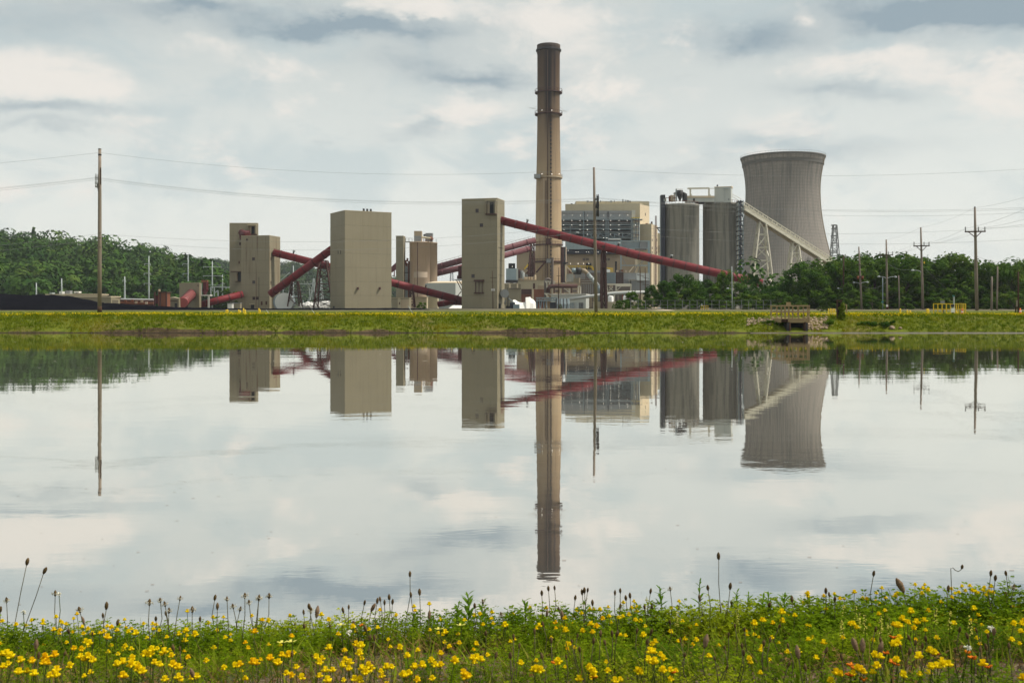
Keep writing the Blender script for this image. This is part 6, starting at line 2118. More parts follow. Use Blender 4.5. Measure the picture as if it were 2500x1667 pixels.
# ------------------------------------------------------------------ chain-link fence before the trees
fe = thing('wire_fence', 'low chain-link fence along the foot of the tree belt', 'fence', (*ctr_at(1700, 232), gz(1700, 232)))
for px in range(1540, 1900, 18):
    p = ctr_at(px, 232)
    bar('post', (p.x, p.y, gz(px, 232)), (p.x, p.y, gz(px, 232) + 2.1), .09, casing, fe)
for h in (2.1, 1.1, .3):
    bar('rail', (*ctr_at(1540, 232), 1.78 + h), (*ctr_at(1894, 232), 1.78 + h), .05, casing, fe)
solo(MB().prism([tuple(ctr_at(1563, 196)), tuple(ctr_at(1610, 186)), tuple(ctr_at(1650, 196)), tuple(ctr_at(1625, 205))], [1.45] * 4, [1.56, 1.60, 1.62, 1.78]), 'concrete_ramp', pale_concrete, 'pale concrete ramp before the tree belt', 'ramp')


# ------------------------------------------------------------------ bollards and railings on the bank
def bollard(label, px, D, h, r=.13, group='yellow bollards on the far bank'):
    z = gz(px, D)
    x = (px - MID) / FOC * D
    root = thing('bollard', label, 'bollard', (x, D, z), group)
    MB().lathe(x, D, [(r, z - .1), (r, z + h - .08), (r * .7, z + h - .02), (.01, z + h)], 14).build('post', yellow, root, True)
    MB().lathe(x, D, [(r * 1.02, z + h - .02), (r * .6, z + h + .05), (.01, z + h + .07)], 14).build('cap', yellow, root, True)
    return root


for k, (x, y, D) in enumerate([(852, 1442, 118), (872, 1438, 118), (1024, 1440, 117), (1044, 1450, 117), (1090, 1420, 116), (1112, 1440, 116), (1300, 1420, 117), (1313, 1436, 117)]):
    px, py = A2(x, y)
    lb = ['leftmost yellow bollard before the stepped tower', 'second yellow bollard from the left before the stepped tower', 'third yellow bollard from the left before the stepped tower', 'fourth, shorter yellow bollard before the stepped tower', 'tallest yellow bollard before the stepped tower', 'short yellow bollard right of the tallest one', 'tall yellow bollard under the stepped tower corner', 'short yellow bollard rightmost under the stepped tower corner'][k]
    bollard(lb, px, D, EYE + (HORIZON - py) / FOC * D - gz(px, D), .085)
for k, (x, y, D) in enumerate([(862, 1196, 118), (937, 1212, 112), (968, 1214, 112), (1148, 1198, 110), (1160, 1200, 110), (1460, 1220, 104)]):
    px, py = A6(x, y)
    lb = ['single yellow bollard below the thin grey post', 'short pale-topped bollard between the two left poles', 'short pale-topped bollard right of its twin', 'left bollard of the pair left of the yellow railing', 'right bollard of the pair left of the yellow railing', 'yellow bollard in front of the railing beside the white box'][k]
    bollard(lb, px, D, EYE + (HORIZON - py) / FOC * D - gz(px, D), .10)
for k, x in enumerate((98, 118, 133, 150, 165)):
    px, py = A6(x, 1196)
    bollard(['first', 'second', 'third', 'fourth', 'fifth'][k] + ' yellow bollard from the left beside the vine-covered post', px, 112, EYE + (HORIZON - py) / FOC * 112 - gz(px, 112), .06)


def railing(label, pts, D_list, h, mat=yellow, name='yellow_railing', mids=(.5,), posts_per=4, w=.06):
    P = [Vector(((px - MID) / FOC * D, D, gz(px, D))) for px, D in zip(pts, D_list)]
    root = thing(name, label, 'railing', P[0])
    for a, b in zip(P, P[1:]):
        for f in (1.0,) + tuple(mids):
            bar('rail', a + Vector((0, 0, h * f)), b + Vector((0, 0, h * f)), w, mat, root)
        for k in range(posts_per + 1):
            q = a.lerp(b, k / posts_per)
            bar('post', q - Vector((0, 0, .05)), q + Vector((0, 0, h)), w, mat, root)
    return root


yr = railing('yellow guard railing around a pit on the right bank', [A6(1216, 0)[0], A6(1400, 0)[0]], [105, 104], 1.15, w=.075)
railing('right-hand wing of yellow guard railing behind the white box', [A6(1440, 0)[0], A6(1500, 0)[0], A6(1557, 0)[0]], [111, 108, 106], 1.15, posts_per=3, w=.075)
railing('rear run of yellow guard railing', [A6(1260, 0)[0], A6(1440, 0)[0]], [112, 112], 1.15, posts_per=4, w=.06)
railing('small yellow railing far behind the rocks left of the platform', [BD(46, 0)[0], BD(112, 0)[0]], [205, 205], .95, posts_per=3, w=.07)
wbx = thing('meter_box', 'white meter box on a post before the yellow railing', 'box', (*ctr_at(A6(1425, 0)[0], 102), gz(2327, 102)))
slab('box', A6(1410, 1186), A6(1441, 1230), 102, .25, light_box, wbx)
bar('post', at(*A6(1424, 1255), 102.1), at(*A6(1424, 1230), 102.1), .1, steel_dark, wbx)
slab('panel', A6(1400, 1148), A6(1436, 1172), 102.6, .05, navy, wbx)
sp_ = thing('sensor_post', 'thin pale post with teal head rising behind the white meter box', 'post', (*ctr_at(A6(1432, 0)[0], 106), gz(2328, 106)))
bar('post', (*ctr_at(A6(1432, 0)[0], 106), gz(2328, 106)), at(*A6(1432, 1060), 106), .08, galv, sp_, kind='cyl')
slab('head', A6(1425, 1048), A6(1440, 1062), 105.9, .2, teal, sp_)
bx2 = thing('control_box', 'small grey control box on posts behind the yellow railing', 'box', (*ctr_at(A6(1318, 0)[0], 116), gz(2302, 116)))
slab('box', A6(1300, 1106), A6(1334, 1146), 116, .3, casing, bx2)
bar('post', at(*A6(1317, 1146), 116.1), (*ctr_at(A6(1317, 0)[0], 116.1), gz(2302, 116)), .1, steel_dark, bx2)
for k, (x, D, lb) in enumerate([(1522, 107, 'orange traffic cone inside the yellow railing'), (2138, 120, 'orange traffic cone at the right edge of the bank')]):
    px = A6(x, 0)[0]
    z = gz(px, D)
    xx = (px - MID) / FOC * D
    r_ = thing('traffic_cone', lb, 'cone', (xx, D, z))
    MB().lathe(xx, D, [(.17, z), (.05, z + .65), (.01, z + .66)], 12).build('cone', orange, r_, True)
    MB().box(xx - .2, xx + .2, D - .2, D + .2, z - .02, z + .04).build('base', orange, r_)
    MB().lathe(xx, D, [(.135, z + .22), (.105, z + .36)], 12).build('band', light_box, r_, True)
for k, (xa, ya, xb, yb, z, D, lb) in enumerate([(1398, 1438, 1440, 1478, A2, 116, 'broken pale stick standing below the stepped tower'), (2020, 1430, 2062, 1462, A2, 116, 'short pale leaning stick left of the widest tower'), (1058, 1305, 1118, 1406, A3, 116, 'long pale stick leaning before the low tan shed')]):
    a, b = at(*z(xa, ya), D), at(*z(xb, yb), D)
    b.z = gz(z(xb, yb)[0], D) - .05
    solo(MB().tube([a, a.lerp(b, .5) + Vector((.02, 0, .01)), b], [.025, .035, .04], 7), 'leaning_stick', galv, lb, 'stick', smooth=True)

# ------------------------------------------------------------------ wooden intake platform with rubble
dk = thing('intake_platform', 'wooden railed intake platform over a dark culvert on the far bank', 'platform', (*ctr_at(BD(915, 0)[0], 86), .9))
xl, xr = ctr_at(BD(783, 0)[0], 85)[0], ctr_at(BD(1048, 0)[0], 85)[0]
yF, yB, zd = 84.0, 87.3, at(*BD(0, 302), 85).z
n_ = 14
for k in range(n_):
    x0 = xl + (xr - xl) * k / n_
    block('deck_board', x0 + .008, xl + (xr - xl) * (k + 1) / n_ - .008, yF, yB, zd - .05 + random.uniform(-.006, .006), zd, wood_deck, dk)
block('fascia', xl + .55, xr, yF - .05, yF - .003, zd - .36, zd - .055, wood_deck, dk)
block('fascia', xl - .05, xl - .003, yF, yB, zd - .36, zd - .055, wood_deck, dk)
block('joist', xl + .05, xr - .05, yF + .02, yB, zd - .3, zd - .06, wood_base, dk)
ht = 1.06
for x in (xl, xl + .32, xl + .64, xl + .95, xl + 1.45, xl + 1.85, xl + 2.2, xr - .03):
    bar('post', (x, yF - .02, zd - .36 if x > xl + .4 else zd - .1), (x, yF - .02, zd + ht), .09, wood_deck, dk)
for x in (xl, xl + .5, xl + 1.2, xl + 1.9, xr - .03):
    bar('post', (x, yB, zd - .1), (x, yB, zd + ht), .09, wood_deck, dk)
for f in (1.0, .52):
    bar('rail', (xl - .05, yF - .09, zd + ht * f), (xr + .02, yF - .09, zd + ht * f), .045, wood_deck, dk, h=.12)
    bar('rail', (xl - .05, yB + .06, zd + ht * f), (xr + .02, yB + .06, zd + ht * f), .045, wood_deck, dk, h=.12)
    bar('rail', (xl - .06, yF, zd + ht * f), (xl - .06, yB, zd + ht * f), .045, wood_deck, dk, h=.12)
    bar('rail', (xr + .03, yF, zd + ht * f), (xr + .03, yB, zd + ht * f), .045, wood_deck, dk, h=.12)
for x in (xl + .66, xr - .35):
    bar('pile', (x, yF + .05, -.5), (x, yF + .05, zd - .3), .16, wood_base, dk, kind='cyl')
block('valve_box', xl + 1.06, xl + 1.40, yB - 1.2, yB - .9, zd + 1.02, zd + 1.38, wood_deck, dk)
block('valve_stand', xl + 1.19, xl + 1.27, yB - 1.1, yB - 1.02, zd, zd + 1.015, wood_deck, dk)
block('culvert_shade', xl + .7, xr - .4, yF + .5, yF + .7, -.2, zd - .32, black, dk)  # black block painting the shade of the hollow below the deck
block('culvert_wall', xl + .45, xl + .68, yF - .1, yB, -.4, zd - .37, steel_dark, dk)  # walls coloured near black to imitate the shade in the hollow
block('culvert_wall', xr - .38, xr - .15, yF - .1, yB, -.4, zd - .37, steel_dark, dk)


def rock_mesh(seed, r):
    m_ = MB()
    rr = random.Random(seed)
    vs, fs = [], []
    for i, ph in enumerate((-1.0, -.45, .1, .6, 1.0)):
        for k in range(7):
            t = k / 7 * 6.283 + i * .4
            q = math.sqrt(max(.02, 1 - ph * ph)) * rr.uniform(.75, 1.2)
            vs.append((r * q * math.cos(t), r * q * math.sin(t), r * ph * .75 * rr.uniform(.8, 1.1)))
    for i in range(4):
        for k in range(7):
            fs.append((i * 7 + k, i * 7 + (k + 1) % 7, (i + 1) * 7 + (k + 1) % 7, (i + 1) * 7 + k))
    return np.array(vs), np.array(fs)


tmp = [rock_mesh(k, 1.0) for k in range(6)]
for lb, x0, x1, y0, y1, n_ in [('pale broken rubble left of the wooden platform', 485, 830, 300, 375, 190), ('pale broken rubble right of the wooden platform', 1025, 1255, 292, 410, 210)]:
    P = []
    for _ in range(n_):
        x, y = random.uniform(x0, x1), random.uniform(y0, y1)
        if 'left' in lb and y > 330 + random.uniform(0, 40) and x > 560: continue
        px, py = BD(x, y)
        for D in np.arange(83.9, 92, .15):
            if EYE + (HORIZON - py) / FOC * D <= far_height((px - MID) / FOC * D, D) + .05: break
        P.append(((px - MID) / FOC * D, D, far_height((px - MID) / FOC * D, D) + .03))
    P = np.array(P)
    V, Q = strew(tmp, P, rng.random(len(P)) * 6.28, .06 + .11 * rng.random(len(P)) ** 2)
    o = np_mesh('rubble', V, Q, rock, kind='stuff')
    tag(o, lb, 'rubble')
for k, (x, y, r, lb) in enumerate([(1040, 355, .20, 'large pale rock beside the right side of the platform'), (1065, 372, .22, 'largest pale rock low at the culvert mouth'), (1035, 385, .16, 'pale rock nearest the water at the culvert'),
                                   (1872, 398, .24, 'rounded tan rock right of the low green clump on the bank'), (1950, 402, .17, 'small tan rock on the bank right of the rounded one'), (255, 322, .13, 'lone pale rock on the grass left of the rubble'),
                                   (1070, 340, .18, 'pale rock under the right edge of the platform'), (700, 330, .2, 'pale rock at the right end of the left rubble'), (800, 322, .18, 'pale rock against the left side of the platform')]):
    px, py = BD(x, y)
    for D in np.arange(83.9, 95, .1):
        if EYE + (HORIZON - py) / FOC * D <= far_height((px - MID) / FOC * D, D) + .05: break
    v, f = rock_mesh(20 + k, r)
    x_, z_ = (px - MID) / FOC * D, far_height((px - MID) / FOC * D, D)
    solo(MB().add([(a + x_, b + D, c_ + z_ + r * .3) for a, b, c_ in v], [tuple(q) for q in f]), 'rock', rock, lb, 'rock', 'single rocks on the far bank', smooth=False)
# vine-covered gate post
vine_leaf = leafy('vine_leaves', (.085, .14, .012), (.16, .21, .02), 4.0, .4)
vp = thing('vine_post', 'dark slotted sluice post overgrown with vines right of the platform', 'post', (*ctr_at(BD(1365, 0)[0], 87), 1.0))
for x in (1349, 1384):
    bar('upright', at(*BD(x, 345), 87), at(*BD(x, 133), 87), .12, wood_base, vp)
bar('head', at(*BD(1340, 133), 87), at(*BD(1393, 133), 87), .14, wood_base, vp)
slab('dark_slot', BD(1353, 150), BD(1380, 330), 87.05, .1, black, vp)
C_ = np.array([tuple(at(*BD(x, y), 86.8)) for x, y in [(1392, 175), (1395, 210), (1385, 245), (1372, 265), (1360, 290), (1380, 300), (1395, 330), (1355, 325), (1400, 270), (1365, 210)]])
C_[:, 1] -= .25
V, Q = leaf_cloud(1500, C_, np.array([.20, .22, .25, .22, .2, .25, .28, .22, .22, .16]), .055, 1.1)
o = np_mesh('vine', V - np.array(tuple(ORIGIN[vp.name])), Q, vine_leaf)
o.parent = vp
bar('side_pipe', at(*BD(1415, 300), 86.9), at(*BD(1413, 255), 86.9), .07, wood_base, vp, kind='cyl')
bar('side_pipe', at(*BD(1413, 255), 86.9), at(*BD(1398, 250), 86.9), .06, wood_base, vp, kind='cyl')
wp = solo(MB().tube([at(*BD(1050, 262), 97), at(*BD(1200, 264), 96), at(*BD(1335, 260), 95)], .07, 8), 'ground_pipe', casing, 'dark pipe lying across the grass between platform and vine-covered post', 'pipe', smooth=True)
solo(MB().tube([at(*BD(1255, 325), 86.4), at(*BD(1340, 315), 86.8)], .06, 8), 'plank', casing, 'grey plank lying on the bank left of the vine-covered post', 'plank')
sr = railing('small wooden rail stub right behind the vine-covered post', [BD(1405, 0)[0], BD(1438, 0)[0]], [100, 100], 1.0, wood_deck, 'wooden_rail', posts_per=1, w=.09)
# low green clumps on the bank slope
for k, (x, y, w, h, lb) in enumerate([(1620, 395, 55, 45, 'left half of the low green clump at the water edge'), (1720, 390, 80, 50, 'broad low green clump at the water edge on the right bank'), (1820, 400, 50, 40, 'right end of the low green clump beside the tan rock'),
                                      (1270, 395, 50, 60, 'green weeds below the right rubble'), (690, 385, 70, 40, 'green weeds below the left rubble'), (800, 380, 40, 70, 'dark weeds against the culvert wall')]):
    px, py = BD(x, y)
    D = 85.2
    c = at(px, py, D)
    root = thing('weed_clump', lb, 'weeds', (c.x, D, far_height(c.x, D)))
    m_ = 9
    C_ = rng.normal(size=(m_, 3)) * np.array([w / 3.92 / FOC * D * .55, .3, .08]) + np.array([0, 0, .15])
    V, Q = leaf_cloud(900, C_, np.full(m_, h / 3.92 / FOC * D * .45), .05, .8)
    o = np_mesh('foliage', V, Q, leaf_mid)
    o.parent = root

# ------------------------------------------------------------------ grass and flowers on the far bank
def blade_tuft(nb, h, w):
    vs, fs = [], []
    for k in range(nb):
        t = random.uniform(0, 6.28)
        lean = random.uniform(.1, .6)
        hh = h * random.uniform(.5, 1)
        bx, by = random.uniform(-.08, .08), random.uniform(-.08, .08)
        d = Vector((math.cos(t), math.sin(t), 0))
        sx, sy = -d.y * w, d.x * w
        b0 = len(vs)
        vs += [(bx - sx, by - sy, 0), (bx + sx, by + sy, 0), (bx + d.x * lean * hh + sx * .3, by + d.y * lean * hh + sy * .3, hh), (bx + d.x * lean * hh - sx * .3, by + d.y * lean * hh - sy * .3, hh)]
        fs.append((b0, b0 + 1, b0 + 2, b0 + 3))
    return np.array(vs), np.array(fs)


grass_far = leafy('bank_grass', (.074, .125, .003), (.195, .235, .007), 1.1, .45, cc=(.250, .235, .012), cscale=.22, each=.6)
tufts = [blade_tuft(6, .17, .012) for _ in range(5)]
P = []
for n_, d0, d1 in [(21000, .04, 4.6), (6500, 4.6, 16), (5000, 16, 70)]:
    for _ in range(n_):
        d = d0 + (d1 - d0) * random.random()
        y = 83.7 + d
        x = random.uniform(-47, 47) * y / 84
        y = edge_of(x) + d
        if d < .5 and smooth_noise(x * .35, 9.0) < -.15: continue
        if xl - .3 < x < xr + .3 and y < 88: continue
        P.append((x, y, far_height(x, y) - .02))
P = np.array(P)
V, Q = strew(tufts, P, rng.random(len(P)) * 6.28, .7 + .9 * rng.random(len(P)))
o = np_mesh('bank_grass', V, Q, grass_far, kind='stuff')
tag(o, 'rough yellow-green grass covering the far bank', 'grass')
fl_mat = leafy('bank_flowers', (.62, .45, .008), (.76, .60, .012), 2.0, .3)
bl = [leaf_cloud(5, np.array([[0, 0, 0.]]), np.array([.05]), .045) for _ in range(3)]
P = []
while len(P) < 5200:
    d = 3.7 + 24 * random.random() ** 1.3
    x = random.uniform(-47, 47) * (84 + d) / 84
    y = edge_of(x) + d
    if smooth_noise(x * .12, y * .12, 4.0) + .25 * smooth_noise(x * .8, y * .8, 6) < random.uniform(-.35, .35): continue
    P.append((x, y, far_height(x, y) + .06 + .1 * random.random()))
P = np.array(P)
V, Q = strew(bl, P, rng.random(len(P)) * 6.28, .7 + .6 * rng.random(len(P)))
o = np_mesh('bank_flowers', V, Q, fl_mat, kind='stuff')
tag(o, 'yellow wildflowers along the crest of the far bank', 'flowers')
# bits floating on the pond
bits = material('floating_bits', (.34, .32, .27), .7, .2)
P = []
for _ in range(1100):
    y = 30 + 53 * random.random() ** .8
    x = random.uniform(-.55, .55) * y
    if smooth_noise(x * .05, y * .12, 3) < -.05 and random.random() < .8: continue
    P.append((x, y, .004))
P = np.array(P)
chip = (np.array([(-.06, -.02, 0), (.06, -.025, 0), (.07, .02, .004), (-.05, .025, .004)]), np.array([(0, 1, 2, 3)]))
V, Q = strew([chip], P, rng.normal(size=len(P)) * .25, .25 + .6 * rng.random(len(P)) ** 2)
o = np_mesh('floating_debris', V, Q, bits, kind='stuff')
tag(o, 'tiny pale bits of debris floating on the far part of the pond', 'debris')
P = []
for _ in range(420):
    y = 7 + 24 * random.random()
    P.append((random.uniform(-.55, .55) * y, y, .004))
P = np.array(P)
V, Q = strew([chip], P, rng.normal(size=len(P)) * .3, .08 + .22 * rng.random(len(P)) ** 2)
o = np_mesh('floating_specks', V, Q, wood_grey, kind='stuff')
tag(o, 'dark specks of litter floating on the near part of the pond', 'debris')


# ------------------------------------------------------------------ foreground meadow
N1, N2, N3, N4 = zone(0, 1330, 3.675), zone(620, 1380, 3.675), zone(1240, 1330, 3.675), zone(1860, 1360, 3.675)
petal = leafy('trefoil_petals', (.88, .68, .006), (.92, .75, .010), 30.0, .35, cc=(.88, .56, .006), cscale=5.0, each=.2)
petal_white = leafy('white_petals', (.75, .74, .62), (.80, .79, .70), 30.0, .3)
petal_pale = leafy('pale_yellow_petals', (.70, .66, .12), (.78, .72, .20), 30.0, .3)
stem_mat = leafy('green_stems', (.050, .070, .016), (.085, .105, .028), 20.0, .2)
stalk_mat = leafy('plantain_stalks', (.075, .072, .035), (.11, .095, .05), 20.0, .15)
seed_mat = leafy('plantain_heads', (.075, .050, .024), (.14, .095, .045), 60.0, .1)
seed_pale = leafy('ripe_plantain_heads', (.17, .115, .07), (.25, .17, .11), 60.0, .15)
anther_mat = leafy('pale_anthers', (.62, .60, .48), (.70, .68, .58), 60.0, .4)
leaf_green = leafy('trefoil_leaves', (.055, .120, .003), (.195, .280, .005), 6.0, .5, cc=(.310, .355, .010), cscale=2.5)
blade_green = leafy('meadow_blades', (.100, .160, .008), (.210, .260, .016), 5.0, .45, cc=(.290, .250, .050), cscale=3.0)
dry_mat = leafy('dry_stems', (.15, .085, .030), (.27, .17, .070), 7.0, .25, cc=(.20, .075, .025), cscale=3.0)
weed_green = leafy('weed_leaves', (.085, .180, .010), (.145, .250, .018), 9.0, .5)


def spheroid(m, c, ax, l, w, rings=4, n=6, rough=0.0):
    """small ellipsoid along ax"""
    ax = Vector(ax).normalized()
    a = ax.orthogonal().normalized()
    b = ax.cross(a)
    k0 = len(m.v)
    for i in range(rings + 1):
        t = -1 + 2 * i / rings
        r = math.sqrt(max(0.03, 1 - t * t)) * w
        for k in range(n):
            ph = 6.283 * k / n + i * .5
            rr = r * (1 + random.uniform(-rough, rough))
            m.v.append(tuple(Vector(c) + ax * (t * l) + (a * math.cos(ph) + b * math.sin(ph)) * rr))
    for i in range(rings):
        for k in range(n):
            m.f.append((k0 + i * n + k, k0 + i * n + (k + 1) % n, k0 + (i + 1) * n + (k + 1) % n, k0 + (i + 1) * n + k))


def mesh_of(m, name, mat, smooth=True):
    me = bpy.data.meshes.new(name)
    me.from_pydata([tuple(v) for v in m.v], [], m.f)
    me.materials.append(mat)
    if smooth: me.polygons.foreach_set('use_smooth', [True] * len(me.polygons))
    return me


def trefoil_head():
    m = MB()
    n = random.choice((4, 5, 5, 6))
    for k in range(n):
        t = 6.283 * k / n + random.uniform(-.3, .3)
        d = Vector((math.cos(t), math.sin(t), random.uniform(.15, .55))).normalized()
        c = d * .0062
        spheroid(m, c, d, .0065, .0034, 4, 6, .12)
        s = d.cross(Vector((0, 0, 1))).normalized()
        u = s.cross(d)
        b0 = len(m.v)
        for i in range(3):
            for j in range(4):
                q = -1 + 2 * j / 3
                p = d * (.0040 + .0022 * i - .0016 * q * q) + u * (.0022 + .0042 * i) + s * q * (.0044 + .0012 * i - .0014 * (i == 2))
                m.v.append(tuple(p + Vector((random.uniform(-1, 1), random.uniform(-1, 1), random.uniform(-1, 1))) * .0006))
        for i in range(2):
            for j in range(3):
                a = b0 + i * 4 + j
                m.f.append((a, a + 1, a + 5, a + 4))
    return m


HEADS = [mesh_of(trefoil_head(), 'trefoil_head', petal) for _ in range(7)]


def plantain_head(l, w):
    m = MB()
    n, rings = 9, 11
    for i in range(rings + 1):
        t = i / rings
        r = w * (math.sin(math.pi * (.06 + .88 * t)) ** .6) * (1.0 if t < .7 else 1 - (t - .7) * .9)
        for k in range(n):
            ph = 6.283 * (k + .5 * (i % 2)) / n
            rr = r * (1.0 + (.28 if (k + i) % 2 else -.12) + random.uniform(-.1, .1))
            m.v.append((rr * math.cos(ph), rr * math.sin(ph), t * l))
    for i in range(rings):
        for k in range(n):
            m.f.append((i * n + k, i * n + (k + 1) % n, (i + 1) * n + (k + 1) % n, (i + 1) * n + k))
    m.f.append(tuple(range(n - 1, -1, -1)))
    m.f.append(tuple(rings * n + k for k in range(n)))
    return m


def anther_ring(l, w):
    m = MB()
    for k in range(34):
        t = random.uniform(0, 6.283)
        z = l * random.uniform(.25, .6)
        d = Vector((math.cos(t), math.sin(t), random.uniform(-.3, .4)))
        p = Vector((0, 0, z)) + d * w * .8
        q = p + d * random.uniform(.004, .0075)
        s = d.cross(Vector((0, 0, 1))).normalized() * .0004
        b0 = len(m.v)
        m.v += [tuple(p - s), tuple(p + s), tuple(q + s), tuple(q - s)]
        m.f.append((b0, b0 + 1, b0 + 2, b0 + 3))
        spheroid(m, q, (s.x, s.y, s.z), .0019, .0011, 2, 4)
    return m


SEEDS = [mesh_of(plantain_head(.0175, .0035), 'seed_head', seed_mat) for _ in range(3)]
SEEDS_RIPE = [mesh_of(plantain_head(.034, .0056), 'seed_head', seed_pale) for _ in range(2)]
RINGS = [mesh_of(anther_ring(.0175, .0038), 'anthers', anther_mat, False) for _ in range(3)]


def ground_under(px, py, h, lo=1.95, hi=3.02):
    """distance at which the sight line (px, py) comes down to h above the meadow soil"""
    D = lo
    while D < hi:
        x = (px - MID) / FOC * D
        if EYE + (HORIZON - py) / FOC * D <= near_height(x, D) + h: return D
        D += .015
    return hi - random.uniform(0, .14)


def where(px, py):
    side = ['left', 'centre-left', 'centre-right', 'right'][min(3, max(0, int(px // 625)))]
    row = 'at the water edge' if py < 1535 else 'in the middle' if py < 1600 else 'near the lower edge'
    return row + ' of the meadow, ' + side + ' quarter'


def stalk(root, base, head, r, mat, bend=.012, name='stem'):
    mid1 = base.lerp(head, .4) + Vector((random.uniform(-1, 1) * bend, random.uniform(-1, 1) * bend, 0))
    mid2 = base.lerp(head, .75) + Vector((random.uniform(-1, 1) * bend * .7, 0, 0))
    MB().tube([base, mid1, mid2, head], [r * 1.25, r, r, r * .9], 5).build(name, mat, root, True)
    return (head - mid2).normalized()


def plantain(px, py, base_px=None, white=False, ripe=False, label=None, D=None, scale=1.0, tilt=None):
    D = D or random.uniform(2.72, 3.0)
    head = at(px, py, D)
    bx = ((base_px if base_px is not None else px + random.uniform(-10, 10)) - MID) / FOC * D
    base = Vector((bx, D + random.uniform(-.04, .04), 0))
    base.z = near_height(base.x, base.y) - .01
    root = thing('plantain', label or ('plantain stalk with pale anthers ' + where(px, py) if white else 'fuzzy ripe plantain head ' + where(px, py) if ripe else 'thin plantain stalk with dark seed head ' + where(px, py)),
                 'plantain', base, None if label else ('anther-ringed plantain stalks' if white else 'ripe plantain heads' if ripe else 'dark plantain stalks'))
    L = (.034 if ripe else .019) * scale
    d0 = Vector((0, 0, 1)) if tilt is None else Vector((math.sin(tilt), 0, math.cos(tilt)))
    low = head - d0 * L * .5
    d = stalk(root, base, low, .0011, stalk_mat)
    d = d0 if tilt is not None else d
    M4 = Matrix.Translation(low) @ d.to_track_quat('Z', 'Y').to_matrix().to_4x4() @ Matrix.Rotation(random.uniform(0, 6), 4, 'Z') @ Matrix.Diagonal((scale, scale, scale, 1))
    link('seed_head', random.choice(SEEDS_RIPE if ripe else SEEDS), root, M4)
    if white:
        link('anthers', random.choice(RINGS), root, M4)
    return root


UNIQUE = [
    (N1(238, 145), N1(125, 0)[0], False, False, 'tall plantain stalk at the left, upper of the crossing pair', 1.25, None),
    (N1(405, 225), N1(95, 0)[0], False, False, 'strongly leaning plantain stalk at the left, lower of the crossing pair', 1.25, .45),
    (N2(1400, 72), N2(1345, 0)[0], False, False, 'tallest plantain stalk left of the picture centre', 1.0, None),
    (N2(560, 415), N2(555, 0)[0], False, True, 'fat fuzzy tan plantain head left of centre above the leaves', 1.0, None),
    (N2(1070, 375), N2(1045, 0)[0], False, True, 'leaning fuzzy tan plantain head among dark stalks left of centre', .8, .5),
    (N3(1890, 95), N3(1960, 0)[0], False, False, 'tallest plantain stalk of all, right of the smokestack reflection', 1.25, -.05),
    (N4(1240, 250), N4(1285, 0)[0], False, True, 'large brown drooping seed head at the right before the water', 1.35, -.5),
    (N1(955, 540), N1(950, 0)[0], False, False, 'fat dark brown plantain head on a short stalk at the left', 1.3, .05),
    (N2(1487, 235), N2(1490, 0)[0], False, False, 'tan plantain head right of the tallest centre-left stalk', 1.1, None),
    (N3(1992, 365), N3(1945, 0)[0], False, False, 'dark plantain head right below the tallest stalk', 1.2, None)]
for (px, py), bpx, wh, rp_, lb, sc_, ti in UNIQUE:
    plantain(px, py, bpx, wh, rp_, lb, random.uniform(2.8, 2.95), sc_, ti)
for z, rows in [(N1, [(60, 490, 1), (495, 430, 1), (925, 628, 0), (720, 575, 1), (1340, 510, 1), (1440, 490, 1), (1483, 525, 1), (1612, 475, 1), (1725, 575, 1), (1515, 585, 1), (1492, 610, 0), (1925, 467, 0), (1950, 545, 0), (2038, 480, 1), (2095, 545, 1), (2197, 450, 1), (2237, 510, 1), (2320, 470, 1), (755, 670, 2), (1795, 660, 0), (2150, 570, 1), (1400, 655, 0), (1050, 690, 0), (5, 570, 0)]),
                (N2, [(42, 285, 1), (135, 270, 1), (500, 360, 0), (510, 395, 1), (447, 415, 0), (805, 395, 0), (850, 370, 0), (988, 328, 0), (1103, 312, 0), (1135, 298, 0), (1172, 328, 0), (1215, 277, 0), (1242, 320, 0), (1410, 258, 0), (1572, 440, 2), (2058, 320, 1), (1983, 355, 0), (2103, 455, 0), (2225, 435, 1), (905, 510, 0), (455, 535, 2), (1010, 550, 2), (370, 525, 0), (690, 540, 0)]),
                (N3, [(305, 425, 0), (365, 385, 0), (420, 380, 0), (602, 468, 0), (667, 420, 0), (688, 400, 0), (713, 400, 0), (760, 515, 0), (960, 425, 0), (1008, 405, 0), (1060, 468, 0), (1097, 450, 0), (1277, 410, 0), (1458, 390, 1), (1797, 378, 0), (1933, 535, 0), (2007, 515, 0), (345, 610, 2), (490, 625, 2), (1228, 550, 0), (85, 645, 0), (1530, 560, 0), (1285, 555, 0), (465, 575, 0), (1725, 470, 0), (1005, 545, 0)]),
                (N4, [(1000, 140, 0), (2052, 140, 0), (2092, 180, 0), (2193, 140, 0), (2255, 265, 1), (1670, 275, 0), (272, 370, 0), (655, 370, 0), (575, 295, 0), (605, 330, 0), (60, 420, 0), (1510, 435, 0), (1930, 375, 2), (2190, 330, 0)])]:
    for x, y, k in rows:
        plantain(*z(x, y), None, k == 1, k == 2, scale=random.uniform(.8, 1.1) if k != 2 else random.uniform(.6, .8))
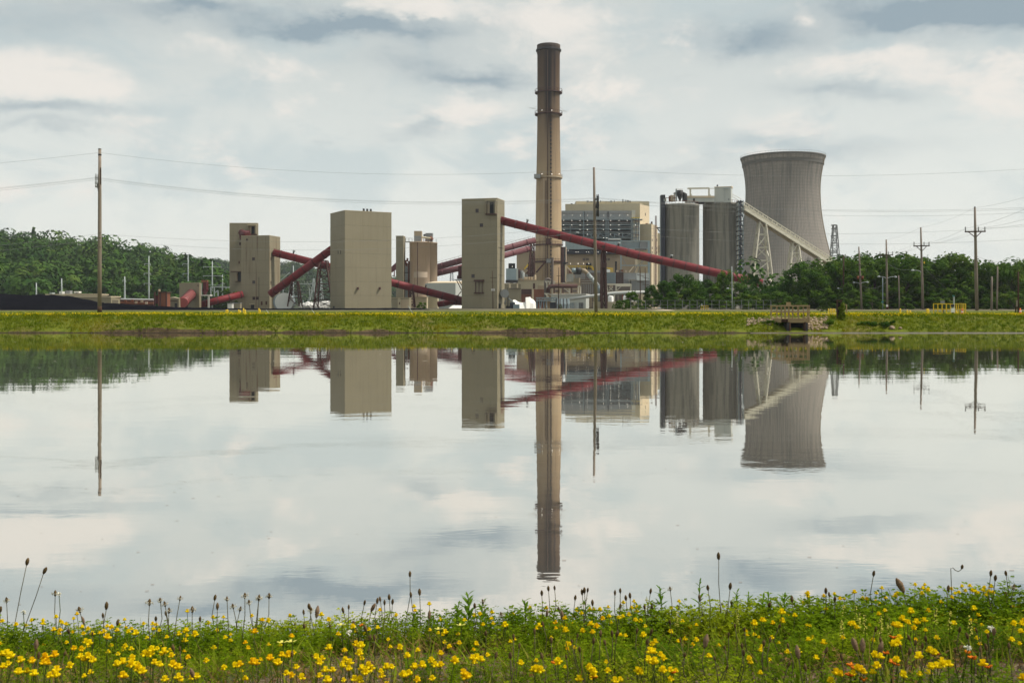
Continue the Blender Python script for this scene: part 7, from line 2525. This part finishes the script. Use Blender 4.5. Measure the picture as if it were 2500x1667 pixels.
low_heads = [(N1, [(620, 765), (830, 790), (1560, 915), (1615, 925), (320, 890), (1740, 1140), (345, 985), (575, 970)]), (N2, [(1080, 640), (1040, 645), (2080, 600), (2165, 800), (2300, 800), (340, 790)]),
             (N3, [(50, 820), (240, 770), (320, 705), (390, 850), (575, 860), (620, 810), (830, 790), (935, 790), (975, 790), (875, 870), (645, 930), (765, 855), (1155, 765), (1280, 770), (1245, 860), (1455, 685), (1550, 845), (1765, 860), (1950, 920), (1980, 800), (2040, 720), (2125, 750), (2100, 900), (2115, 960), (2290, 870), (1860, 1015), (1955, 1090), (310, 990), (100, 900), (20, 990), (525, 1000), (1585, 980)]),
             (N4, [(15, 765), (70, 735), (150, 610), (330, 850), (240, 785), (570, 830), (905, 790), (850, 780), (1015, 640), (1050, 810), (1070, 740), (1330, 715), (1380, 760), (1320, 840), (1250, 800), (1475, 720), (1440, 790), (1850, 700), (1770, 640), (1735, 830), (2015, 800), (1955, 820), (2080, 660), (2220, 790), (2030, 700), (1930, 650), (395, 985), (235, 950), (720, 890)])]
for z, rows in low_heads:
    for x, y in rows:
        px, py = z(x, y)
        plantain(px, py, None, False, random.random() < .10, D=ground_under(px, py, .115), scale=random.uniform(.55, .85))
# the curled stem at the right
cpts = [(1705, 420), (1700, 250), (1695, 100), (1712, 92), (1735, 115), (1762, 126), (1785, 112), (1797, 85)]
P_ = [at(*N4(*p), 2.9) for p in cpts]
base = Vector((P_[0].x, 2.92, near_height(P_[0].x, 2.92)))
root = thing('curled_stem', 'thin kinked stem with a small bud curling over the water at the right', 'wildflower', base)
MB().tube([base] + P_, .0011, 6).build('stem', stalk_mat, root, True)
m = MB()
spheroid(m, P_[-1], (.2, 0, 1), .007, .0042, 5, 7, .1)
m.build('bud', seed_mat, root, True)

FLOWERS = [
    (N1, [(20, 690), (285, 680), (145, 718), (235, 725), (385, 680), (385, 712), (505, 650), (560, 705), (545, 690), (590, 715), (660, 665), (690, 625), (735, 740), (790, 755), (480, 765), (540, 770), (750, 800), (895, 795), (960, 835), (770, 875), (800, 890), (935, 780), (960, 735), (1000, 745), (1070, 720), (1130, 745), (1150, 785), (1180, 760), (1215, 800), (1118, 675), (1290, 710), (1370, 712), (1400, 720), (1375, 760), (1430, 770), (1050, 770), (1670, 770), (1675, 815), (1750, 808), (1870, 708), (1912, 655), (2005, 652), (2260, 640), (1605, 805), (2285, 785), (2340, 680), (1680, 600),
          (20, 985), (60, 980), (95, 1005), (185, 1040), (285, 1050), (405, 1010), (385, 1065), (425, 1062), (490, 995), (25, 1100), (75, 1075), (165, 1150), (240, 1140), (305, 1165), (505, 1130), (450, 1180), (500, 1180), (630, 1090), (660, 935), (735, 940), (790, 1000), (720, 1010), (750, 1035), (830, 1045), (1050, 1075), (1100, 1060), (1240, 1110), (1275, 1145), (1300, 985), (1350, 990), (1360, 950), (1190, 1020), (1100, 1180), (1120, 1185), (1430, 1080), (1385, 1060), (1470, 965), (1540, 1000), (1550, 1085), (1600, 1110), (1480, 1215), (1600, 1195), (1730, 1190), (1765, 1185), (2010, 1105), (2110, 1085), (2150, 1080), (2270, 1060), (1180, 1075)]),
    (N2, [(75, 495), (130, 500), (325, 455), (605, 447), (670, 490), (888, 553), (1130, 405), (1275, 450), (1435, 375), (1445, 410), (1573, 352), (1980, 455), (2028, 438), (2135, 428), (2130, 482), (2055, 535), (2252, 542), (1715, 608), (2318, 445), (915, 715), (960, 730), (945, 795), (675, 750), (1310, 745), (1375, 815), (250, 810), (310, 810), (140, 845), (215, 885), (560, 830), (610, 845), (590, 880), (380, 920), (820, 850), (860, 880), (800, 910), (850, 935), (965, 930), (1030, 910), (1050, 935), (1000, 970), (1190, 920), (1235, 920), (1440, 920), (1510, 905), (1590, 860), (1625, 900), (1675, 900), (2000, 835), (2040, 855), (1960, 840), (1800, 860), (1880, 975), (1930, 1000), (1900, 1005), (1340, 990), (1390, 975), (1465, 1030), (900, 1030), (950, 1035), (290, 975), (340, 990), (430, 1010), (660, 1040), (20, 885), (590, 1000), (705, 950), (640, 950)]),
    (N3, [(40, 625), (198, 568), (300, 645), (345, 570), (425, 705), (508, 665), (595, 645), (617, 588), (660, 620), (735, 588), (770, 585), (745, 715), (760, 790), (670, 775), (795, 740), (825, 585), (900, 563), (910, 648), (995, 655), (1030, 645), (1035, 520), (1085, 630), (1130, 510), (1110, 570), (1155, 560), (1155, 600), (1145, 680), (1190, 690), (1330, 650), (1440, 605), (1468, 570), (1535, 508), (1565, 690), (2280, 680), (2210, 710), (850, 668), (280, 730), (450, 1055), (225, 1130), (255, 1125), (290, 1130), (740, 1120), (765, 1140), (640, 1215), (765, 1180), (895, 1135), (1160, 1130), (1180, 1145), (1280, 965), (1310, 965), (1260, 1035), (1320, 1055), (1290, 1060), (1370, 990), (1395, 1020), (1390, 1130), (1460, 1130), (960, 1225), (1460, 1210), (520, 770), (1215, 815), (730, 1100)]),
    (N4, [(15, 570), (180, 500), (225, 525), (410, 330), (412, 355), (370, 415), (295, 530), (185, 575), (555, 350), (650, 330), (575, 468), (700, 378), (740, 378), (830, 320), (905, 375), (940, 378), (1025, 325), (1075, 280), (1020, 402), (1060, 430), (1080, 470), (1105, 485), (1050, 515), (1110, 370), (1155, 462), (1195, 355), (1215, 333), (1295, 493), (1340, 493), (1262, 560), (1310, 590), (1375, 250), (1448, 285), (1435, 328), (1490, 300), (1463, 252), (1492, 485), (1390, 595), (1365, 640), (1460, 572), (1605, 410), (1185, 610), (1222, 622), (1700, 290), (1735, 330), (1770, 325), (1705, 365), (1797, 265), (1825, 305), (1865, 263), (1890, 305), (1915, 315), (1940, 330), (1995, 275), (1985, 300), (2055, 268), (2040, 315), (2070, 325), (2015, 345), (1905, 468), (2255, 445), (2300, 450), (2330, 600), (2260, 600), (790, 600), (820, 605), (1235, 730), (1180, 785), (1215, 775), (1015, 885), (1065, 900), (1205, 925), (1505, 845), (1550, 865), (890, 1020), (915, 1040), (860, 1000), (820, 1050), (670, 1045), (705, 1055), (1000, 1040), (1030, 980), (1270, 1065), (1420, 1060), (1520, 990), (1575, 990), (1625, 965), (1675, 970), (1985, 965), (2340, 1090), (620, 1115), (1410, 900)])]
nf = 0
spare = []
for z, rows in FLOWERS:
    for x, y in rows:
        px, py = z(x, y)
        D = ground_under(px, py, random.uniform(.085, .115))
        head = at(px, py, D)
        base = Vector((head.x + random.uniform(-.012, .012), D + random.uniform(-.01, .02), 0))
        base.z = near_height(base.x, base.y) - .01
        sc_ = random.uniform(.52, .74) * (1.18 if D < 2.55 else 1.0)
        M4 = Matrix.Translation(head) @ Matrix.Rotation(random.uniform(-.35, .35), 4, 'X') @ Matrix.Rotation(random.uniform(0, 6.28), 4, 'Z') @ Matrix.Diagonal((sc_, sc_, sc_ * 1.05, 1))
        root = thing('trefoil_flower', 'yellow trefoil flower cluster ' + where(px, py), 'wildflower', base, 'yellow trefoil flowers in the foreground')
        stalk(root, base, head, .0009, stem_mat, .008)
        link('flower_head', random.choice(HEADS), root, M4)
        nf += 1
for (z, x, y, mt, lb) in [(N1, 530, 445, petal_white, 'white clover head on a tall stem at the left'), (N1, 210, 605, petal_white, 'small white clover bud at the far left'), (N2, 260, 690, petal_pale, 'pale yellow open flower low at the left of centre'), (N2, 790, 533, petal_pale, 'pale yellow flower among leaves left of centre'),
                          (N2, 1860, 535, petal_pale, 'pale lemon drooping flower near the picture centre'), (N2, 1665, 570, petal_pale, 'small pale yellow flower beside the lemon flower'), (N2, 855, 605, petal_white, 'small whitish flower below the yellow ones left of centre'), (N2, 340, 683, petal_pale, 'half-open pale flower beside the pale yellow one'),
                          (N4, 2055, 640, petal_white, 'faded whitish clover head in the right meadow'), (N4, 1845, 815, petal_white, 'round faded clover head low at the right')]:
    px, py = z(x, y)
    D = ground_under(px, py, .11)
    head = at(px, py, D)
    base = Vector((head.x, D + .01, near_height(head.x, D) - .01))
    root = thing('wildflower', lb, 'wildflower', base)
    stalk(root, base, head, .0011, stem_mat, .008)
    m = MB()
    if mt is petal_white:
        for k in range(26):
            d = Vector((random.gauss(0, 1), random.gauss(0, 1), random.gauss(.4, .8))).normalized()
            spheroid(m, head + d * .005, d, .0032, .0013, 3, 5)
    else:
        for k in range(4):
            t = k * 1.571 + .4
            d = Vector((math.cos(t), math.sin(t) * .6 - .4, .35))
            s = d.cross(Vector((0, 0, 1))).normalized()
            b0 = len(m.v)
            m.v += [tuple(head), tuple(head + d * .008 - s * .006), tuple(head + d * .013), tuple(head + d * .008 + s * .006)]
            m.f.append((b0, b0 + 1, b0 + 2, b0 + 3))
    m.build('flower_head', mt, root, True)
for k, (z, x, y) in enumerate([(N4, 735, 490), (N4, 840, 490), (N4, 1560, 525), (N4, 925, 590), (N4, 1065, 600), (N4, 870, 560), (N4, 720, 640), (N4, 1685, 560), (N4, 1870, 600), (N3, 2090, 540), (N3, 2170, 560), (N3, 1960, 600), (N3, 1515, 660), (N3, 1245, 520), (N3, 1900, 590), (N3, 2060, 640), (N4, 1140, 620)]):
    px, py = z(x, y)
    D = ground_under(px, py, .10)
    head = at(px, py, D)
    base = Vector((head.x + .004, D + .01, near_height(head.x, D) - .01))
    root = thing('sweet_clover', 'slim yellow sweet clover spike ' + where(px, py), 'wildflower', base, 'yellow sweet clover spikes')
    stalk(root, base, head + Vector((0, 0, .02)), .0008, stem_mat, .006)
    m = MB()
    for j in range(26):
        t = random.uniform(0, 6.283)
        h = random.uniform(-.022, .02)
        d = Vector((math.cos(t), math.sin(t), -.3))
        spheroid(m, head + Vector((0, 0, h)) + d * .0035 * (1.2 - (h + .022) * 12), d, .0024, .0010, 2, 5)
    m.build('flower_spike', petal_pale, root, True)


def leafy_weed(z, x, y_top, y_base, n, label, wide=.034, lean=0.0):
    px, py = z(x, y_top)
    D = random.uniform(2.9, 3.0)
    top = at(px, py, D)
    base = Vector((top.x - lean, D + .01, near_height(top.x - lean, D) - .01))
    root = thing('leafy_weed', label, 'weed', base)
    stalk(root, base, top, .0016, weed_green, .006)
    H = (EYE + (HORIZON - z(0, y_base)[1]) / FOC * D)
    for k in range(n):
        f = (k + .5) / n
        o_ = base.lerp(top, 0)
        zc = max(H, base.z) + (top.z - max(H, base.z)) * f
        c = base.lerp(top, (zc - base.z) / (top.z - base.z))
        t = k * 2.4 + random.uniform(-.4, .4)
        L = wide * (1.15 - .6 * f) * random.uniform(.8, 1.15)
        d = Vector((math.cos(t), math.sin(t) * .8, random.uniform(.45, 1.0))).normalized()
        s = d.cross(Vector((0, 0, 1))).normalized()
        w = L * .13
        pts = [c, c + d * L * .35 + Vector((0, 0, L * .05)), c + d * L * .7, c + d * L - Vector((0, 0, L * .12))]
        m = MB()
        m.v = [tuple(pts[0] - s * w * .3), tuple(pts[0] + s * w * .3), tuple(pts[1] + s * w), tuple(pts[1] - s * w), tuple(pts[2] + s * w * .8), tuple(pts[2] - s * w * .8), tuple(pts[3] + s * w * .05), tuple(pts[3] - s * w * .05)]
        m.f = [(0, 1, 2, 3), (3, 2, 4, 5), (5, 4, 6, 7)]
        m.build('leaf', weed_green, root, True)
    return root


leafy_weed(N2, 1920, 262, 520, 22, 'bright green leafy weed standing above the meadow near the centre', .045)
leafy_weed(N2, 2050, 310, 520, 14, 'slimmer bright weed right of the tall leafy one near the centre', .036)
leafy_weed(N2, 1835, 350, 500, 12, 'short bright weed left of the tall leafy one', .034, .01)
leafy_weed(N3, 150, 495, 660, 9, 'broad-leaved weed just left of the smokestack reflection', .042)
leafy_weed(N3, 1360, 375, 560, 16, 'dense green weed spike between dark plantain stalks', .030, -.01)
leafy_weed(N3, 690, 500, 640, 9, 'short weed under three clustered plantain heads', .030)
leafy_weed(N3, 1722, 325, 560, 12, 'branching pale weed left of the tallest stalk', .030)
leafy_weed(N3, 2055, 420, 600, 12, 'upright green weed right of the tallest stalk', .030)
leafy_weed(N3, 2160, 440, 600, 12, 'upright green weed second right of the tallest stalk', .028)
leafy_weed(N3, 2290, 470, 620, 12, 'bushy bright weed where the meadow rises to the right', .038)
leafy_weed(N4, 60, 330, 520, 14, 'bright weed at the start of the right flower bank', .038)
leafy_weed(N4, 205, 330, 500, 14, 'bright weed second on the right flower bank', .036)
leafy_weed(N2, 2345, 430, 560, 9, 'low grassy weed left of the smokestack reflection', .045)


# ------------------------------------------------------------------ meadow mass
def sprig(h, leaves):
    vs, fs = [], []
    lean = Vector((random.uniform(-.35, .35), random.uniform(-.35, .35), 1))
    for k in range(leaves):
        f = (k + .6) / leaves
        c = lean * (h * f)
        t0 = k * 2.4 + random.uniform(-.5, .5)
        for j in range(3):
            t = t0 + (j - 1) * .9
            d = Vector((math.cos(t), math.sin(t), random.uniform(-.1, .7))).normalized()
            L = random.uniform(.0065, .0115)
            s = d.cross(Vector((0, 0, 1))).normalized() * L * .42
            p = c + d * .004
            b0 = len(vs)
            vs += [tuple(p), tuple(p + d * L * .6 + s), tuple(p + d * L), tuple(p + d * L * .6 - s)]
            fs.append((b0, b0 + 1, b0 + 2, b0 + 3))
    b0 = len(vs)
    e = lean * h
    vs += [(-.0006, 0, 0), (.0006, 0, 0), (e.x + .0004, e.y, e.z), (e.x - .0004, e.y, e.z)]
    fs.append((b0, b0 + 1, b0 + 2, b0 + 3))
    return np.array(vs), np.array(fs)


def blade(h, w, curve):
    vs, fs = [], []
    for i in range(5):
        f = i / 4
        x = curve * h * f * f
        ww = w * (1 - f ** 1.6) + .0002
        vs += [(x, -ww, h * f * (1 - .25 * abs(curve) * f)), (x, ww, h * f * (1 - .25 * abs(curve) * f))]
    for i in range(4):
        fs.append((2 * i, 2 * i + 1, 2 * i + 3, 2 * i + 2))
    return np.array(vs), np.array(fs)


def meadow_points(n, y0, y1, bare=None):
    P = []
    while len(P) < n:
        y = random.uniform(y0, y1)
        x = random.uniform(-.60, .60) * y
        if bare is not None:
            b = smooth_noise(x * 1.6, y * 2.4, 11.0) - (.12 if y > 2.75 else 0)
            if b > bare: continue
        P.append((x, y, near_height(x, y) - .004))
    return np.array(P)


sprigs = [sprig(.10, 10) for _ in range(6)]
P = np.concatenate([meadow_points(5600, 1.75, 3.05, .06), meadow_points(4200, 2.74, 3.10)])
sc_ = (.62 + .60 * rng.random(len(P))) * (1 + .22 * np.clip(P[:, 0], -.4, 1.5)) * np.where(P[:, 1] < 2.6, .60, np.where(P[:, 1] < 2.8, .8, .95))
V, Q = strew(sprigs, P, rng.random(len(P)) * 6.28, sc_, rng.normal(size=(len(P), 2)) * .25)
o = np_mesh('meadow_leaves', V, Q, leaf_green, kind='stuff')
tag(o, 'dense small green trefoil leaves filling the foreground bank', 'ground cover')
blades = [blade(.11, .0016, c) for c in (.2, .5, .8, -.3)] + [blade(.085, .0045, c) for c in (.5, .9)]
P = np.concatenate([meadow_points(3600, 1.75, 3.08), meadow_points(900, 2.8, 3.1)])
V, Q = strew(blades, P, rng.random(len(P)) * 6.28, .45 + .6 * rng.random(len(P)), rng.normal(size=(len(P), 2)) * .3)
o = np_mesh('meadow_grass', V, Q, blade_green, kind='stuff')
tag(o, 'mixed green grass blades of the foreground meadow', 'grass')
drys = [blade(.10, .0009, c) for c in (.3, 1.2, -.8)] + [sprig(.06, 5)]
P = []
while len(P) < 2800:
    y = random.uniform(1.8, 3.0)
    x = random.uniform(-.58, .58) * y
    if smooth_noise(x * 1.6, y * 2.4, 11.0) + random.uniform(-.25, .25) < .02: continue
    P.append((x, y, near_height(x, y)))
P = np.array(P)
V, Q = strew(drys, P, rng.random(len(P)) * 6.28, .3 + .6 * rng.random(len(P)), rng.normal(size=(len(P), 2)) * .6)
o = np_mesh('dry_stems', V, Q, dry_mat, kind='stuff')
tag(o, 'dry brown stems and litter between the meadow plants', 'litter')
orange_petal = leafy('fading_petals', (.70, .16, .02), (.75, .26, .02), 30, .3)
P = []
for z, x, y in [(N4, 1180, 720), (N4, 800, 970), (N4, 790, 1060), (N4, 840, 1000), (N4, 1110, 860), (N4, 1555, 870), (N4, 1840, 860), (N4, 1880, 900), (N4, 1220, 965), (N4, 2030, 985), (N4, 910, 1100), (N3, 425, 1060), (N3, 770, 1185), (N3, 1480, 1140), (N4, 1910, 910), (N4, 1170, 940), (N2, 950, 540)]:
    px, py = z(x, y)
    D = ground_under(px, py, .08)
    head = at(px, py, D)
    base = Vector((head.x, D + .01, near_height(head.x, D) - .01))
    root = thing('fading_flower', 'fading orange-red trefoil flower ' + where(px, py) if z is not N2 else 'small orange bud left of the picture centre', 'wildflower', base, 'fading orange trefoil flowers' if z is not N2 else None)
    stalk(root, base, head, .0009, stem_mat, .006)
    m = MB()
    for k in range(4):
        t = random.uniform(0, 6.28)
        d = Vector((math.cos(t), math.sin(t), .4)).normalized()
        spheroid(m, head + d * .005, d, .0055, .0026, 4, 6, .1)
    m.build('flower_head', orange_petal, root, True)
P = meadow_points(2600, 1.75, 2.95)
pebs = [rock_mesh(60 + k, 1.0) for k in range(4)]
V, Q = strew(pebs, P, rng.random(len(P)) * 6.28, .0018 + .006 * rng.random(len(P)) ** 2)
o = np_mesh('gravel', V, Q, rock, kind='stuff')
tag(o, 'pale gravel in the bare patches of the near bank', 'gravel')
# more small flowers too many to tell apart
tv = [mesh for mesh in HEADS[:3]]
tmpl = []
for me in tv:
    v = np.array([tuple(q.co) for q in me.vertices])
    f = np.array([tuple(p.vertices) for p in me.polygons])
    tmpl.append((v, f))
P = meadow_points(240, 2.0, 3.05)
P[:, 2] += .05 + .04 * rng.random(len(P))
V, Q = strew(tmpl, P, rng.random(len(P)) * 6.28, .45 + .25 * rng.random(len(P)))
o = np_mesh('small_flowers', V, Q, petal, kind='stuff')
tag(o, 'scattered small yellow blossoms half hidden in the meadow leaves', 'flowers')

# ------------------------------------------------------------------ air
hz = bpy.data.materials.new('haze_air')
hz.use_nodes = True
t = hz.node_tree
t.nodes.clear()
pv = t.nodes.new('ShaderNodeVolumePrincipled')
pv.inputs['Color'].default_value = (.86, .92, 1.0, 1)
pv.inputs['Density'].default_value = .00008
pv.inputs['Anisotropy'].default_value = .2
out = t.nodes.new('ShaderNodeOutputMaterial')
t.links.new(pv.outputs[0], out.inputs['Volume'])
haze = MB().box(-6200, 6200, -420, 9300, -2.6, 186).build('haze', hz)
tag(haze, kind='stuff')
